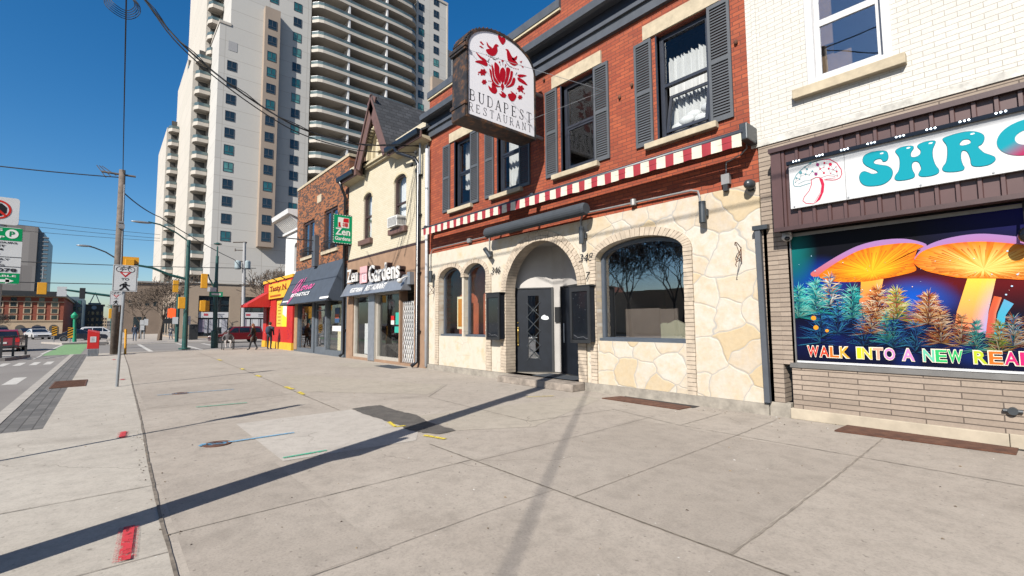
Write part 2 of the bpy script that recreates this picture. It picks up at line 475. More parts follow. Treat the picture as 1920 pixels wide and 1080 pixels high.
class MB:
    def __init__(s):
        s.v, s.f, s.c, s.mi, s.col, s.m = [], [], [], [], None, 0
    def add(s, pts, faces, cols=None):
        b = len(s.v)
        s.v += [tuple(p) for p in pts]
        for i, f in enumerate(faces):
            s.f.append([b+k for k in f])
            c = cols[i] if cols else s.col
            s.c.append(c)
            s.mi.append(s.m)
        return s
    def box(s, x0, x1, y0, y1, z0, z1):
        p = [(x, y, z) for z in (z0, z1) for y in (y0, y1) for x in (x0, x1)]
        return s.add(p, [(0, 2, 3, 1), (4, 5, 7, 6), (0, 1, 5, 4), (2, 6, 7, 3), (0, 4, 6, 2), (1, 3, 7, 5)])
    def hexa(s, p):   # 8 points: bottom loop 4, top loop 4
        return s.add(p, [(3, 2, 1, 0), (4, 5, 6, 7), (0, 1, 5, 4), (1, 2, 6, 5), (2, 3, 7, 6), (3, 0, 4, 7)])
    def poly(s, pts, cols=None):
        return s.add(pts, [tuple(range(len(pts)))], [cols] if cols else None)
    def prism(s, pts, d):   # polygon (convex or simple) swept by vector d
        n = len(pts)
        d = Vector(d)
        p = [Vector(q) for q in pts]
        return s.add(p+[q+d for q in p], [tuple(range(n))[::-1], tuple(range(n, 2*n))]+[(i, (i+1) % n, n+(i+1) % n, n+i) for i in range(n)])
    def tube(s, pts, r, n=8, cap=True):
        pts = [Vector(p) for p in pts]
        rs = r if isinstance(r, (list, tuple)) else [r]*len(pts)
        rings, b = [], []
        up = None
        for i, p in enumerate(pts):
            t = (pts[min(i+1, len(pts)-1)]-pts[max(i-1, 0)])
            t = t.normalized() if t.length > 1e-9 else Vector((0, 0, 1))
            if up is None:
                up = t.orthogonal().normalized()
            else:
                up = up-t*up.dot(t)
                up = up.normalized() if up.length > 1e-6 else t.orthogonal().normalized()
            q = t.cross(up)
            for k in range(n):
                a = 2*PI*k/n
                b.append(p+(up*math.cos(a)+q*math.sin(a))*rs[i])
        fs = []
        for i in range(len(pts)-1):
            for k in range(n):
                fs.append((i*n+k, i*n+(k+1) % n, (i+1)*n+(k+1) % n, (i+1)*n+k))
        if cap:
            fs.append(tuple(range(n))[::-1])
            fs.append(tuple(range((len(pts)-1)*n, len(pts)*n)))
        return s.add(b, fs)
    def ell(s, c, rx, ry, rz, nu=12, nv=8):
        b, fs = [], []
        for j in range(nv+1):
            t = PI*j/nv
            for i in range(nu):
                a = 2*PI*i/nu
                b.append((c[0]+rx*math.sin(t)*math.cos(a), c[1]+ry*math.sin(t)*math.sin(a), c[2]+rz*math.cos(t)))
        for j in range(nv):
            for i in range(nu):
                fs.append((j*nu+i, (j+1)*nu+i, (j+1)*nu+(i+1) % nu, j*nu+(i+1) % nu))
        return s.add(b, fs)
    def lathe(s, c, prof, n=16):   # prof: (r, z)
        b, fs = [], []
        for r, z in prof:
            for k in range(n):
                a = 2*PI*k/n
                b.append((c[0]+r*math.cos(a), c[1]+r*math.sin(a), c[2]+z))
        for j in range(len(prof)-1):
            for k in range(n):
                fs.append((j*n+k, j*n+(k+1) % n, (j+1)*n+(k+1) % n, (j+1)*n+k))
        fs.append(tuple(range(n))[::-1])
        fs.append(tuple(range((len(prof)-1)*n, len(prof)*n)))
        return s.add(b, fs)
    def fill(s, loops, depth, org, ex, ey, ez, cols=None):   # flat shape with holes, front face at +depth along ez
        cu = bpy.data.curves.new('t', 'CURVE')
        cu.dimensions = '2D'
        cu.fill_mode = 'BOTH' if depth > 1e-5 else 'FRONT'
        cu.extrude = depth/2
        for lp in loops:
            sp = cu.splines.new('POLY')
            sp.points.add(len(lp)-1)
            for q, p in zip(sp.points, lp):
                q.co = (p[0], p[1], 0, 1)
            sp.use_cyclic_u = True
        return s.curve(cu, depth, org, ex, ey, ez)
    def curve(s, cu, depth, org, ex, ey, ez, fit=None, align=0):
        o = bpy.data.objects.new('t', cu)
        me = o.to_mesh()
        vs = [v.co.copy() for v in me.vertices]
        fs = [tuple(p.vertices) for p in me.polygons]
        o.to_mesh_clear()
        bpy.data.objects.remove(o)
        bpy.data.curves.remove(cu)
        if not vs:
            return s
        org, ex, ey, ez = Vector(org), Vector(ex), Vector(ey), Vector(ez)
        x0 = min(v.x for v in vs)
        x1 = max(v.x for v in vs)
        y0 = min(v.y for v in vs)
        y1 = max(v.y for v in vs)
        kx = ky = 1
        ox = oy = 0
        if fit:
            kx = fit[0]/(x1-x0)
            ox = x0
            ky = kx if fit[1] is None else fit[1]/(y1-y0)
            oy = y0 if fit[1] is not None else 0
        return s.add([org+ex*((v.x-ox)*kx)+ey*((v.y-oy)*ky)+ez*(v.z+depth/2) for v in vs], fs)
    def text(s, body, size, org, ex, ey, ez, depth=.004, bold=0, shear=0, fit=None, align='LEFT', space=1):
        cu = bpy.data.curves.new('t', 'FONT')
        cu.body = body
        cu.size = size
        cu.extrude = depth/2
        cu.offset = bold
        cu.shear = shear
        cu.align_x = align
        cu.space_character = space
        cu.resolution_u = 3
        return s.curve(cu, depth, org, ex, ey, ez, fit)
    def pieces(s):
        up = list(range(len(s.v)))
        def find(a):
            while up[a] != a:
                up[a] = up[up[a]]
                a = up[a]
            return a
        for f in s.f:
            for k in f[1:]:
                up[find(k)] = find(f[0])
        groups = {}
        for i, f in enumerate(s.f):
            groups.setdefault(find(f[0]), []).append(i)
        out = []
        for ids in groups.values():
            q = MB()
            mp = {}
            for i in ids:
                for k in s.f[i]:
                    if k not in mp:
                        mp[k] = len(q.v)
                        q.v.append(s.v[k])
                q.f.append([mp[k] for k in s.f[i]])
                q.c.append(s.c[i])
                q.mi.append(s.mi[i])
            out.append(q)
        return out
    def build(s, name, mat, parent=None, smooth=False, bevel=0, local=False, origin=None, autosmooth=None):
        if name in SPLIT and parent is not None:
            ps = s.pieces()
            if len(ps) > 1:
                o = None
                for q in ps:
                    o = q.build(SPLIT[name]+'', mat, parent, smooth, bevel, local, origin) if SPLIT[name] != name else q.build1(name, mat, parent, smooth, bevel, local, origin)
                return o
        return s.build1(name, mat, parent, smooth, bevel, local, origin)
    def build1(s, name, mat, parent=None, smooth=False, bevel=0, local=False, origin=None):
        me = bpy.data.meshes.new(name)
        if parent is not None:
            off = Vector((0, 0, 0)) if local else wloc(parent)
        elif origin is not None:
            off = Vector(origin)
        else:
            xs = [v[0] for v in s.v]
            ys = [v[1] for v in s.v]
            off = Vector(((min(xs)+max(xs))/2, (min(ys)+max(ys))/2, min(v[2] for v in s.v)))
        me.from_pydata([(v[0]-off.x, v[1]-off.y, v[2]-off.z) for v in s.v], [], s.f)
        for m in (mat if isinstance(mat, (list, tuple)) else [mat]):
            me.materials.append(MATS[m])
        for p, k in zip(me.polygons, s.mi):
            p.material_index = k
            p.use_smooth = smooth
        if any(c is not None for c in s.c):
            at = me.color_attributes.new('Col', 'FLOAT_COLOR', 'CORNER')
            for p, c in zip(me.polygons, s.c):
                c = c or (.5, .5, .5)
                for j, li in enumerate(p.loop_indices):
                    cc = c[j] if isinstance(c[0], (tuple, list)) else c
                    at.data[li].color = (*cc[:3], 1)
        me.validate()
        o = bpy.data.objects.new(name, me)
        COL.objects.link(o)
        if parent is not None:
            o.parent = parent
        else:
            o.location = off
        if bevel:
            b = o.modifiers.new('bevel', 'BEVEL')
            b.width = bevel
            b.segments = 2
            b.limit_method = 'ANGLE'
        return o
def tag(o, label=None, cat=None, group=None, kind=None):
    for k, v in (('label', label), ('category', cat), ('group', group), ('kind', kind)):
        if v:
            o[k] = v
    return o
def thing(name, label, cat, loc, group=None, rz=0):
    o = bpy.data.objects.new(name, None)
    COL.objects.link(o)
    o.location = loc
    o.rotation_euler = (0, 0, rz)
    o.empty_display_size = .3
    return tag(o, label, cat, group)
def kids(o):
    return [c for c in COL.objects if c.parent == o]
def copy_tree(o, parent=None, chmap=None):
    c = o.copy()
    COL.objects.link(c)
    c.parent = parent
    for ch in (chmap or {}).get(o.name) or kids(o):
        copy_tree(ch, c, chmap)
    return c
def copies(src, locs, label=None, rz=None):
    out = []
    for i, L in enumerate(locs):
        c = copy_tree(src)
        c.location = L
        if rz:
            c.rotation_euler[2] = rz[i]
        out.append(c)
    return out
EX, EY, EZ = Vector((1, 0, 0)), Vector((0, 1, 0)), Vector((0, 0, 1))
NY = Vector((0, -1, 0))
def rectl(x0, x1, z0, z1):
    return [(x0, z0), (x1, z0), (x1, z1), (x0, z1)]
def archl(x0, x1, z0, zs, rise, n=18):   # opening with an elliptical head
    c, r = (x0+x1)/2, (x1-x0)/2
    return [(x0, z0), (x1, z0)]+[(c+r*math.cos(PI*i/n), zs+rise*math.sin(PI*i/n)) for i in range(n+1)]
def wallfill(mb, loops, Y0, thick):   # wall in the street plane; front face at Y0
    return mb.fill(loops, thick, (0, Y0+thick, 0), EX, EZ, NY)
def smooth_loop(pts, k=4):
    out = []
    n = len(pts)
    for i in range(n):
        p0, p1, p2, p3 = [Vector(pts[(i+j-1) % n]) for j in range(4)]
        for t in range(k):
            u = t/k
            out.append(tuple(.5*((2*p1)+(p2-p0)*u+(2*p0-5*p1+4*p2-p3)*u*u+(3*p1-p0-3*p2+p3)*u**3)))
    return out
# ------------------------------------------------------------------ ground, road, pavement
D = 8.04
RZ = -0.06
def sheet(name, loops, z, mat, thick=0.0, kind='structure'):
    m = MB()
    for lp in loops:
        if thick:
            m.prism([(x, y, z-thick) for x, y in lp], (0, 0, thick))
        else:
            m.poly([(x, y, z) for x, y in lp])
    return tag(m.build(name, mat), kind=kind)
def R4(x0, x1, y0, y1):
    return [(x0, y0), (x1, y0), (x1, y1), (x0, y1)]
sheet('ground', [R4(-1500, 900, -1200, 1200)], -0.2, 'asphalt')
sheet('road', [R4(-600, 60, -17, -1.32), R4(-48.6, -33.9, -1.32, 120)], RZ, 'asphalt')
JP = [(-33.4, .82), (-22, .70), (-14.1, .56), (-9.4, .49), (-6.5, .42), (-4.6, .39), (-3.5, .385), (14, .38)]
main = sheet('sidewalk', [[(x, y) for x, y in JP]+[(14, 9.2), (-33.4, 9.2)]], 0, 'concrete_walk', .19)
sheet('boulevard_strip', [[(-33.4, -.62), (-9.7, -.62), (-9.7, -1.15), (14, -1.15), (14, .38)]+[(x, y) for x, y in JP[::-1]][1:]], 0, 'concrete_strip', .19)
sheet('paver_band', [R4(-33.4, -9.7, -1.15, -.62)], -.006, 'pavers', .18)
sheet('kerb', [R4(-33.4, 14, -1.32, -1.15), R4(-33.6, -33.4, -1.32, 9.2)], .002, 'kerb', .19)
sheet('far_sidewalk', [R4(-150, -48.8, .3, 70)], 0, 'concrete_far', .19)
sheet('far_kerb', [R4(-48.8, -48.6, .1, 70)], .002, 'kerb', .19)
sheet('opposite_sidewalk', [R4(-600, 60, -21, -17)], 0, 'concrete_far', .19)
sheet('traffic_island', [[(-58.5, -4.2), (-52.8, -2.6), (-53.5, .2), (-59, .1)]], .09, 'concrete_far', .27)
rj = random.Random(3)
def strip(m, pts, wd, z, jit=.3, seg=.12):
    L, Rr = [], []
    for a, b in zip(pts[:-1], pts[1:]):
        a, b = Vector(a), Vector(b)
        d = b-a
        n = max(1, int(d.length/seg))
        pr = Vector((-d.y, d.x)).normalized()
        for i in range(n+1):
            p = a+d*(i/n)
            L.append(p+pr*wd*.5*(1+rj.uniform(-jit, jit)*2))
            Rr.append(p-pr*wd*.5*(1+rj.uniform(-jit, jit)*2))
    for i in range(len(L)-1):
        m.poly([(L[i].x, L[i].y, z), (Rr[i].x, Rr[i].y, z), (Rr[i+1].x, Rr[i+1].y, z), (L[i+1].x, L[i+1].y, z)])
m = MB()
strip(m, JP[:-1]+[(2, .38)], .024, .006, .16, .16)
tag(m.build('main_pavement_joint', 'joint_dirt'), kind='structure')
m = MB()
strip(m, [(-30, 3.85), (-17.1, 3.49), (-10.65, 3.22), (-8.13, 3.12)], .018, .006, .25, .06)
strip(m, [(-5.1, 3.09), (3, 3.07)], .013, .006, .25, .06)
strip(m, [(-9.6, 6.3), (-8.3, 5.0), (-5.2, 4.9), (-4.9, 6.6), (-3.54, 6.30), (3, 6.22)], .009, .006, .35, .06)
tag(m.build('long_pavement_joints', 'joint_dirt'), kind='structure')
m = MB()
for x, y0, y1, wd in ((-1.41, 3.08, 7.5, .022), (-2.73, 3.1, 7.7, .012), (-3.52, 6.3, 7.6, .012), (-2.96, .4, 1.5, .010), (-2.97, 1.5, 3.08, .007), (-4.21, .4, 3.08, .012), (-5.58, -1.1, .45, .013), (-8.35, .5, 1.6, .010), (-10.6, .5, 6.5, .012), (-13.8, .55, 6, .012), (-18.4, .65, 6, .012), (-12.3, -.6, .5, .010), (-3.9, -1.1, .38, .01), (-.05, .4, 7.5, .018), (-4.13, 3.1, 6.6, .010), (-9.4, 3.2, 7.4, .008), (-24, .7, 7, .012), (-2.2, -1.1, .38, .01)):
    strip(m, [(x+rj.uniform(-.01, .01), y0), (x+rj.uniform(-.03, .03), (y0+y1)/2), (x, y1)], wd*.75, .0055, .3, .06)
tag(m.build('cross_pavement_joints', 'joint_light'), kind='structure')
sheet('pale_concrete_patch', [[(-8.11, 1.55), (-5.57, 1.53), (-5.37, 3.06), (-5.79, 3.33), (-8.04, 3.30)]], .0035, 'concrete_patch')
sheet('warm_concrete_patch', [[(-6.75, 3.87), (-6.2, 7.42), (-5.75, 7.3), (-4.9, 4.7), (-5.46, 3.76)], [(-15.5, 4.0), (-10.9, 3.35), (-8.6, 5.2), (-9.6, 6.2)], [(-17.8, 6.6), (-15.6, 6.4), (-14.8, 7.6), (-17.4, 7.8)]], .003, 'concrete_patch_warm')
m = MB()
base = [(-8.07, 3.31), (-8.14, 3.6), (-8.08, 3.86), (-7.3, 3.83), (-6.8, 3.88), (-6.29, 3.76), (-5.46, 3.74), (-5.43, 3.45), (-5.6, 3.36), (-5.89, 3.27), (-6.49, 3.31), (-7.3, 3.30)]
pts = []
for a, b in zip(base, base[1:]+base[:1]):
    for i in range(6):
        t = i/6
        pts.append((a[0]+(b[0]-a[0])*t+rj.uniform(-.02, .02), a[1]+(b[1]-a[1])*t+rj.uniform(-.02, .02), .008))
m.poly(pts)
tag(m.build('asphalt_patch', 'asphalt_patch'), kind='structure')
def paint(name, col, strokes):
    m = MB()
    for pts, wd in strokes:
        strip(m, pts, wd*.85, .0125, 0, 9)
    tag(m.build(name, col), kind='structure')
    m = MB()
    for pts, wd in strokes:
        strip(m, pts, wd*1.6, .0105, 0, 9)
    tag(m.build(name.replace('marks', 'overspray'), col.replace('spray', 'mist')), kind='structure')
paint('red_spray_marks', 'spray_red', [([(-4.56, .20), (-3.93, .155)], .075), ([(-8.6, .26), (-8.15, .23)], .075), ([(-16.9, .42), (-16.7, .42)], .10), ([(-27, .35), (-26.6, .35)], .1)])
paint('blue_spray_marks', 'spray_blue', [([(-6.93, .93), (-6.95, 1.10), (-6.9, 1.3), (-6.88, 2.02)], .055), ([(-6.99, .95), (-6.88, 1.22)], .10), ([(-12.5, .9), (-12.4, 2.3)], .05)])
paint('green_spray_marks', 'spray_green', [([(-5.68, 1.56), (-5.66, 2.03)], .045), ([(-10.2, 1.3), (-10.1, 2.1)], .05)])
paint('yellow_spray_marks', 'spray_yellow', [([(-6.62, 3.3), (-6.25, 3.22), (-6.2, 3.36)], .055), ([(-5.52, 3.26), (-5.15, 3.36)], .06), ([(-10.9, 3.28), (-10.4, 3.22)], .08), ([(-12.0, 3.3), (-11.4, 3.3)], .09), ([(-15.3, 3.4), (-14.8, 3.4)], .09), ([(-18, 3.55), (-17.5, 3.5)], .09), ([(-23.4, 3.7), (-22.6, 3.7)], .10), ([(-6.9, 6.4), (-6.6, 6.9)], .03)])
z = RZ+.004
mm = []
for y0 in (-3.0, -2.55, -2.1, -1.7):
    mm.append(R4(-28.6, -26.6, y0-.12, y0+.10))
mm += [R4(-20.5, -18.2, -2.0, -1.72), R4(-48.4, -34.1, 2.0, 2.22), R4(-48.4, -34.1, 4.5, 4.72), R4(-46, -40, 6.0, 6.25), R4(-33, -24, -4.6, -4.45), R4(-36, -31, -2.5, -2.42), R4(-58, -36.2, -2.62, -2.5), R4(-32.6, -32.3, -3.0, -1.5)]
sheet('road_markings', mm, z, 'road_paint')
sheet('green_bike_lane', [R4(-58, -34.6, -2.45, -.95)], z, 'green_paint')

sheet('darker_slabs', [R4(-4.2, -1.42, 3.1, 6.2), R4(-5.57, -2.98, .45, 1.45), R4(-1.40, .0, 1.0, 3.05), R4(-13.7, -10.7, .62, 3.0)], .0018, 'concrete_walk_dark')
# sidewalk details
def manhole(x, y, label):
    m = MB()
    m.lathe((x, y, .001), [(.155, 0), (.155, .010), (.11, .012), (.105, .006)], 20)
    for a in range(4):
        m.box(x-.08+a*.05, x-.065+a*.05, y-.06, y+.06, .006, .0135)
    tag(m.build('valve_cover', 'rust'), label, 'valve cover')
manhole(-6.92, 1.12, 'small round iron valve cover in the middle of the blue spray mark')
manhole(-12.51, 1.3, 'small round iron valve cover further up the pavement with faint blue paint')
t = thing('street_drain', 'rusty slotted drain grate between the dark pavers and the kerb', 'drain grate', (-16.7, -.62, 0))
m = MB()
m.box(-17.55, -15.75, -.95, -.92, 0, .012)
m.box(-17.55, -15.75, -.33, -.30, 0, .012)
for i in range(15):
    x = -17.55+i*.125
    m.box(x, x+.05, -.92, -.33, 0, .012)
m.build('grate', 'rust', t)
MB().box(-17.5, -15.8, -.92, -.33, 0, .002).build('drain_pit', 'dark_void', t)
def plate(name, pts, label):
    t = thing(name, label, 'steel plate', (sum(p[0] for p in pts)/4, sum(p[1] for p in pts)/4, 0))
    m = MB()
    m.prism([(x, y, .004) for x, y in pts], (0, 0, .016))
    m.build('steel_sheet', 'rust', t)
    x0, x1 = pts[1][0]+.02, pts[2][0]+.05
    m = MB()
    yb = max(p[1] for p in pts)
    m.prism([(x0, yb-.02, .003), (x1, yb-.10, .003), (x1, yb+.12, .003), (x0, yb+.12, .003)], (0, 0, .004))
    m.build('open_gap', 'dark_void', t)
plate('pavement_plate', [(-5.75, 7.36), (-5.62, 7.80), (-4.10, 7.72), (-4.13, 7.36)], 'narrow rusty steel plate on the pavement under the big arched window')
plate('pavement_plate', [(-1.93, 7.46), (-1.90, 8.0), (-.26, 7.95), (-.27, 7.60)], 'longer rusty steel plate on the pavement under the mushroom poster')
m = MB()
m.box(-15.6, -14.2, 7.2, 7.75, .002, .012)
tag(m.build('door_mat', 'canvas_gray'), 'thin gray mat lying in front of the folding white gate', 'mat')
# debris
m = MB()
rd = random.Random(11)
for i in range(430):
    if i < 260:
        x, y = rd.uniform(-12, 1.5), rd.uniform(-1, 7.7)
    elif i < 360:
        x, y = rd.uniform(-4.8, .2), 7.75+rd.gauss(-.12, .14)
    else:
        x = rd.uniform(-9, -3)
        y = .40+rd.gauss(0, .05)
    s = rd.uniform(.003, .012)
    a = rd.uniform(0, PI)
    c = rd.choice([(.12, .09, .06), (.18, .14, .1), (.6, .58, .54), (.08, .06, .05), (.3, .22, .13)])
    m.col = c
    p = [(x+s*rd.uniform(.7, 2)*math.cos(a+k*2.1), y+s*math.sin(a+k*2.1), .004) for k in range(3)]
    m.add(p+[(x, y, .004+s*.7)], [(0, 1, 3), (1, 2, 3), (2, 0, 3)])
m.col = None
tag(m.build('pavement_litter', 'print'), kind='stuff', label='scattered dry leaf crumbs and grit on the pavement', cat='litter')

# ------------------------------------------------------------------ the red brick restaurant
RB = thing('brick_restaurant', 'two storey red brick restaurant with cream flagstone ground floor and arched doorway', 'building', (-8.1, D, 0))
XL, XR = -13.42, -2.95
m = MB()
wins = [(-11.86, -11.05), (-9.74, -8.86), (-7.32, -6.35), (-4.74, -3.71)]
WZ0, WZ1 = 5.07, 7.20
wallfill(m, [rectl(XL, XR, 3.79, 8.15)]+[rectl(a, b, WZ0, WZ1) for a, b in wins], D+.03, .3)
m.box(XL, XR, D+.03, D+.3, 8.15, 9.12)
m.build('upper_brick_wall', 'red_brick', RB)
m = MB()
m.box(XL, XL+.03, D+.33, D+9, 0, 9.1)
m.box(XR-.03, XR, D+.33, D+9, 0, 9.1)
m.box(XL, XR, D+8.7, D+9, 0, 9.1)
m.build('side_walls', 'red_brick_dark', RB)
m = MB()
m.box(XL, XR, D+.33, D+8.7, 3.62, 3.75)
m.build('upper_floor', 'interior_brown', RB)
MB().box(XL+.03, XR-.03, D+.33, D+8.7, 8.6, 8.8).build('roof_deck', 'interior_gray', RB)
m = MB()
m.box(XL+.03, XR-.03, D+2.6, D+2.7, 3.75, 8.6)
m.build('upper_partition', 'interior_gray', RB)
# stone ground floor with its openings
stone = [rectl(XL, XR, .17, 3.79),
         archl(-9.44, -6.82, .17, 2.27, 1.31, 28),
         archl(-12.72, -11.45, 1.09, 2.87, .37),
         archl(-11.37, -10.27, 1.09, 2.87, .37),
         archl(-6.36, -4.31, 1.09, 2.86, .36)]
m = MB()
wallfill(m, [rectl(-6.60, XR, .17, 3.79), stone[4]], D, .3)
m.build('flagstone_wall', 'flagstone', RB)
m = MB()
wallfill(m, [rectl(XL, -6.60, .17, 3.79), stone[1], stone[2], stone[3]], D, .3)
m.build('plastered_stone_wall', 'flagstone_plaster', RB)
m = MB()
m.box(-6.68, XR+.02, D-.07, D+.1, 0, .175)
m.box(XL, -9.25, D-.07, D+.1, 0, .165)
m.build('base_kerb', 'curb_stone', RB)
# brick arches made of single bricks
ra = random.Random(5)
def vouss(mb, mo, cx, zs, r0x, r0z, r1x, r1z, n, yf, depth, a0=0, a1=PI, j=.006):
    for i in range(n):
        t0 = a0+(a1-a0)*i/n+.0
        t1 = a0+(a1-a0)*(i+1)/n
        g = (t1-t0)*.10
        t0, t1 = t0+g/2, t1-g/2
        dy = ra.uniform(-j, j)
        q = []
        for y in (yf+dy, yf+depth):
            q += [(cx+r0x*math.cos(t0), y, zs+r0z*math.sin(t0)), (cx+r1x*math.cos(t0), y, zs+r1z*math.sin(t0)), (cx+r1x*math.cos(t1), y, zs+r1z*math.sin(t1)), (cx+r0x*math.cos(t1), y, zs+r0z*math.sin(t1))]
        mb.hexa(q)
    for i in range(n):
        t0, t1 = a0+(a1-a0)*i/n, a0+(a1-a0)*(i+1)/n
        e = .008
        q = []
        for y in (yf+.014, yf+depth-.004):
            q += [(cx+(r0x+e)*math.cos(t0), y, zs+(r0z+e)*math.sin(t0)), (cx+(r1x-e)*math.cos(t0), y, zs+(r1z-e)*math.sin(t0)), (cx+(r1x-e)*math.cos(t1), y, zs+(r1z-e)*math.sin(t1)), (cx+(r0x+e)*math.cos(t1), y, zs+(r0z+e)*math.sin(t1))]
        mo.hexa(q)
def jamb(mb, mo, x0, x1, z0, z1, yf, depth, h=.0775, j=.007):
    n = max(1, round((z1-z0)/h))
    h = (z1-z0)/n
    for i in range(n):
        d = ra.uniform(-j, j)
        mb.box(x0+ra.uniform(-j, j)*.6, x1+ra.uniform(-j, j)*.6, yf+d, yf+depth, z0+i*h+.004, z0+(i+1)*h-.005)
    mo.box(x0+.01, x1-.01, yf+.014, yf+depth-.004, z0, z1)
mb, mo = MB(), MB()
yf = D-.045
vouss(mb, mo, -8.13, 2.27, 1.25, 1.25, 1.36, 1.36, 48, yf, .34)
vouss(mb, mo, -8.13, 2.27, 1.37, 1.37, 1.48, 1.48, 52, yf+.012, .2)
for x0, x1 in ((-9.61, -9.38), (-6.88, -6.65)):
    jamb(mb, mo, x0, x1, .17, 2.27, yf, .34)
mb.build('doorway_arch_bricks', 'arch_brick', RB)
mo.build('doorway_arch_mortar', 'arch_mortar', RB)
mb, mo = MB(), MB()
vouss(mb, mo, -5.335, 2.86, 1.025, .36, 1.19, .53, 30, D-.04, .34)
jamb(mb, mo, -6.53, -6.36, .17, 2.86, D-.04, .34)
jamb(mb, mo, -4.31, -4.14, .17, 2.86, D-.04, .34)
mb.build('window_arch_bricks', 'arch_brick', RB)
mo.build('window_arch_mortar', 'arch_mortar', RB)
mb, mo = MB(), MB()
vouss(mb, mo, -12.085, 2.87, .635, .37, .76, .50, 20, D-.025, .3)
vouss(mb, mo, -10.82, 2.87, .55, .37, .68, .50, 18, D-.025, .3)
jamb(mb, mo, -12.93, -12.72, .17, 2.87, D-.03, .32)
jamb(mb, mo, -10.27, -10.03, .17, 2.87, D-.03, .32)
mb.build('twin_arch_bricks', 'arch_brick', RB)
mo.build('twin_arch_mortar', 'arch_mortar', RB)
MB().box(-11.44, -11.38, D+.05, D+.29, 1.09, 2.95).build('arch_mullion', 'gray_trim', RB)
# entrance step and recess
m = MB()
m.hexa([(-9.22, 7.56, 0), (-6.69, 7.56, 0), (-6.69, D, 0), (-9.22, D, 0), (-9.22, 7.58, .155), (-6.69, 7.58, .155), (-6.69, D, .165), (-9.22, D, .165)])
m.build('entrance_step', 'step_stone', RB, bevel=.012)
MB().box(-9.9, -6.5, D, 9.6, .0, .16).build('porch_floor', 'curb_stone', RB)
MB().box(-8.5, -7.1, 8.12, 8.75, .162, .178).build('step_mat', 'canvas_gray', RB)
rx_ = W(1056, 600, 1.0).x
a, b, c, e = (-9.545, 8.44), (-8.67, 9.07), (rx_*9.07, 9.07), (-6.60, 8.48)
def panel(mb, p, q, z0, z1, th=.05):
    d = Vector((q[0]-p[0], q[1]-p[1], 0))
    nrm = Vector((-d.y, d.x, 0)).normalized()*th
    mb.prism([(p[0], p[1], z0), (q[0], q[1], z0), (q[0], q[1], z1), (p[0], p[1], z1)], nrm)
m = MB()
panel(m, a, b, 2.44, 3.6)
panel(m, b, c, .18, 3.6)
panel(m, c, e, 2.44, 3.6)
panel(m, (-9.56, D+.3), a, .1, 3.6)
panel(m, e, (-6.58, D+.3), .1, 3.6)
m.box(-9.9, -6.4, D+.3, 9.5, 3.55, 3.6)
m.build('porch_panels', 'pale_panel', RB)
def door(p, q, z0, z1, lattice, label):
    d = Vector((q[0]-p[0], q[1]-p[1], 0))
    L = d.length
    ux = d.normalized()
    nrm = Vector((ux.y, -ux.x, 0))
    o = Vector((p[0], p[1], z0))
    H = z1-z0
    m = MB()
    loops = [rectl(.03, L-.03, .02, H-.03)]
    if lattice:
        loops.append(rectl(.40, .70, .36, H-.22))
    m.fill(loops, .045, o, ux, EZ, nrm)
    dr = m.build('door', 'charcoal_door', RB)
    dr['label'] = label
    m = MB()
    m.fill([rectl(-.02, L+.02, 0, H), rectl(.03, L-.03, .02, H-.03)], .07, o-nrm*.0, ux, EZ, nrm)
    m.build('door_frame', 'black_paint', dr)
    m = MB()
    if lattice:
        MB().fill([rectl(.40, .70, .36, H-.22)], .008, o+nrm*.012, ux, EZ, nrm).build('pane', 'window_glass_dark', dr)
        f = lambda u, v: o+ux*u+EZ*v+nrm*.055
        step = .385
        v = .30
        while v < H-.5:
            m.tube([f(.36, v), f(.74, v+.42)], .011, 6)
            m.tube([f(.74, v+.02), f(.36, v+.40)], .008, 6)
            v += step
        for v in (.36+.55, .36+1.3):
            for k in range(4):
                an = k*PI/4
                m.tube([f(.55-.10*math.cos(an), v-.1*math.sin(an)), f(.55+.1*math.cos(an), v+.1*math.sin(an))], .006, 5)
        m.build('lattice', 'fixture_dark', dr)
        h = MB()
        h.tube([f(.12, .74), f(.12, .80), f(.12, .98), f(.12, 1.10), f(.12, 1.16)], [.012, .03, .022, .03, .012], 10)
        h.ell(f(.12, .72), .035, .03, .035)
        h.ell(f(.12, 1.18), .035, .03, .035)
        h.ell(f(.12, 1.32), .022, .022, .022)
        h.build('handle', 'brass', dr)
        s = MB()
        s.col = (.78, .82, .84)
        cl = [(.76, 1.44), (.82, 1.40), (.94, 1.40), (.97, 1.44), (.94, 1.49), (.89, 1.50), (.86, 1.53), (.81, 1.51), (.78, 1.49)]
        s.fill([smooth_loop(cl, 3)], .003, o+nrm*.047, ux, EZ, nrm)
        s.build('sticker', 'print', dr)
    else:
        h = MB()
        f = lambda u, v: o+ux*u+EZ*v+nrm*.06
        h.tube([f(.15, .8), f(.15, 1.3)], .02, 8)
        h.build('handle', 'galv', dr)
door(a, b, .17, 2.44, True, 'charcoal door with a tall latticed window and a brass handle')
door(c, e, .17, 2.44, False, 'plain charcoal door on the right side of the porch')
MB().box(-8.56, -8.34, 9.02, 9.065, 1.5, 1.9).build('letter_box', 'black_paint', RB)
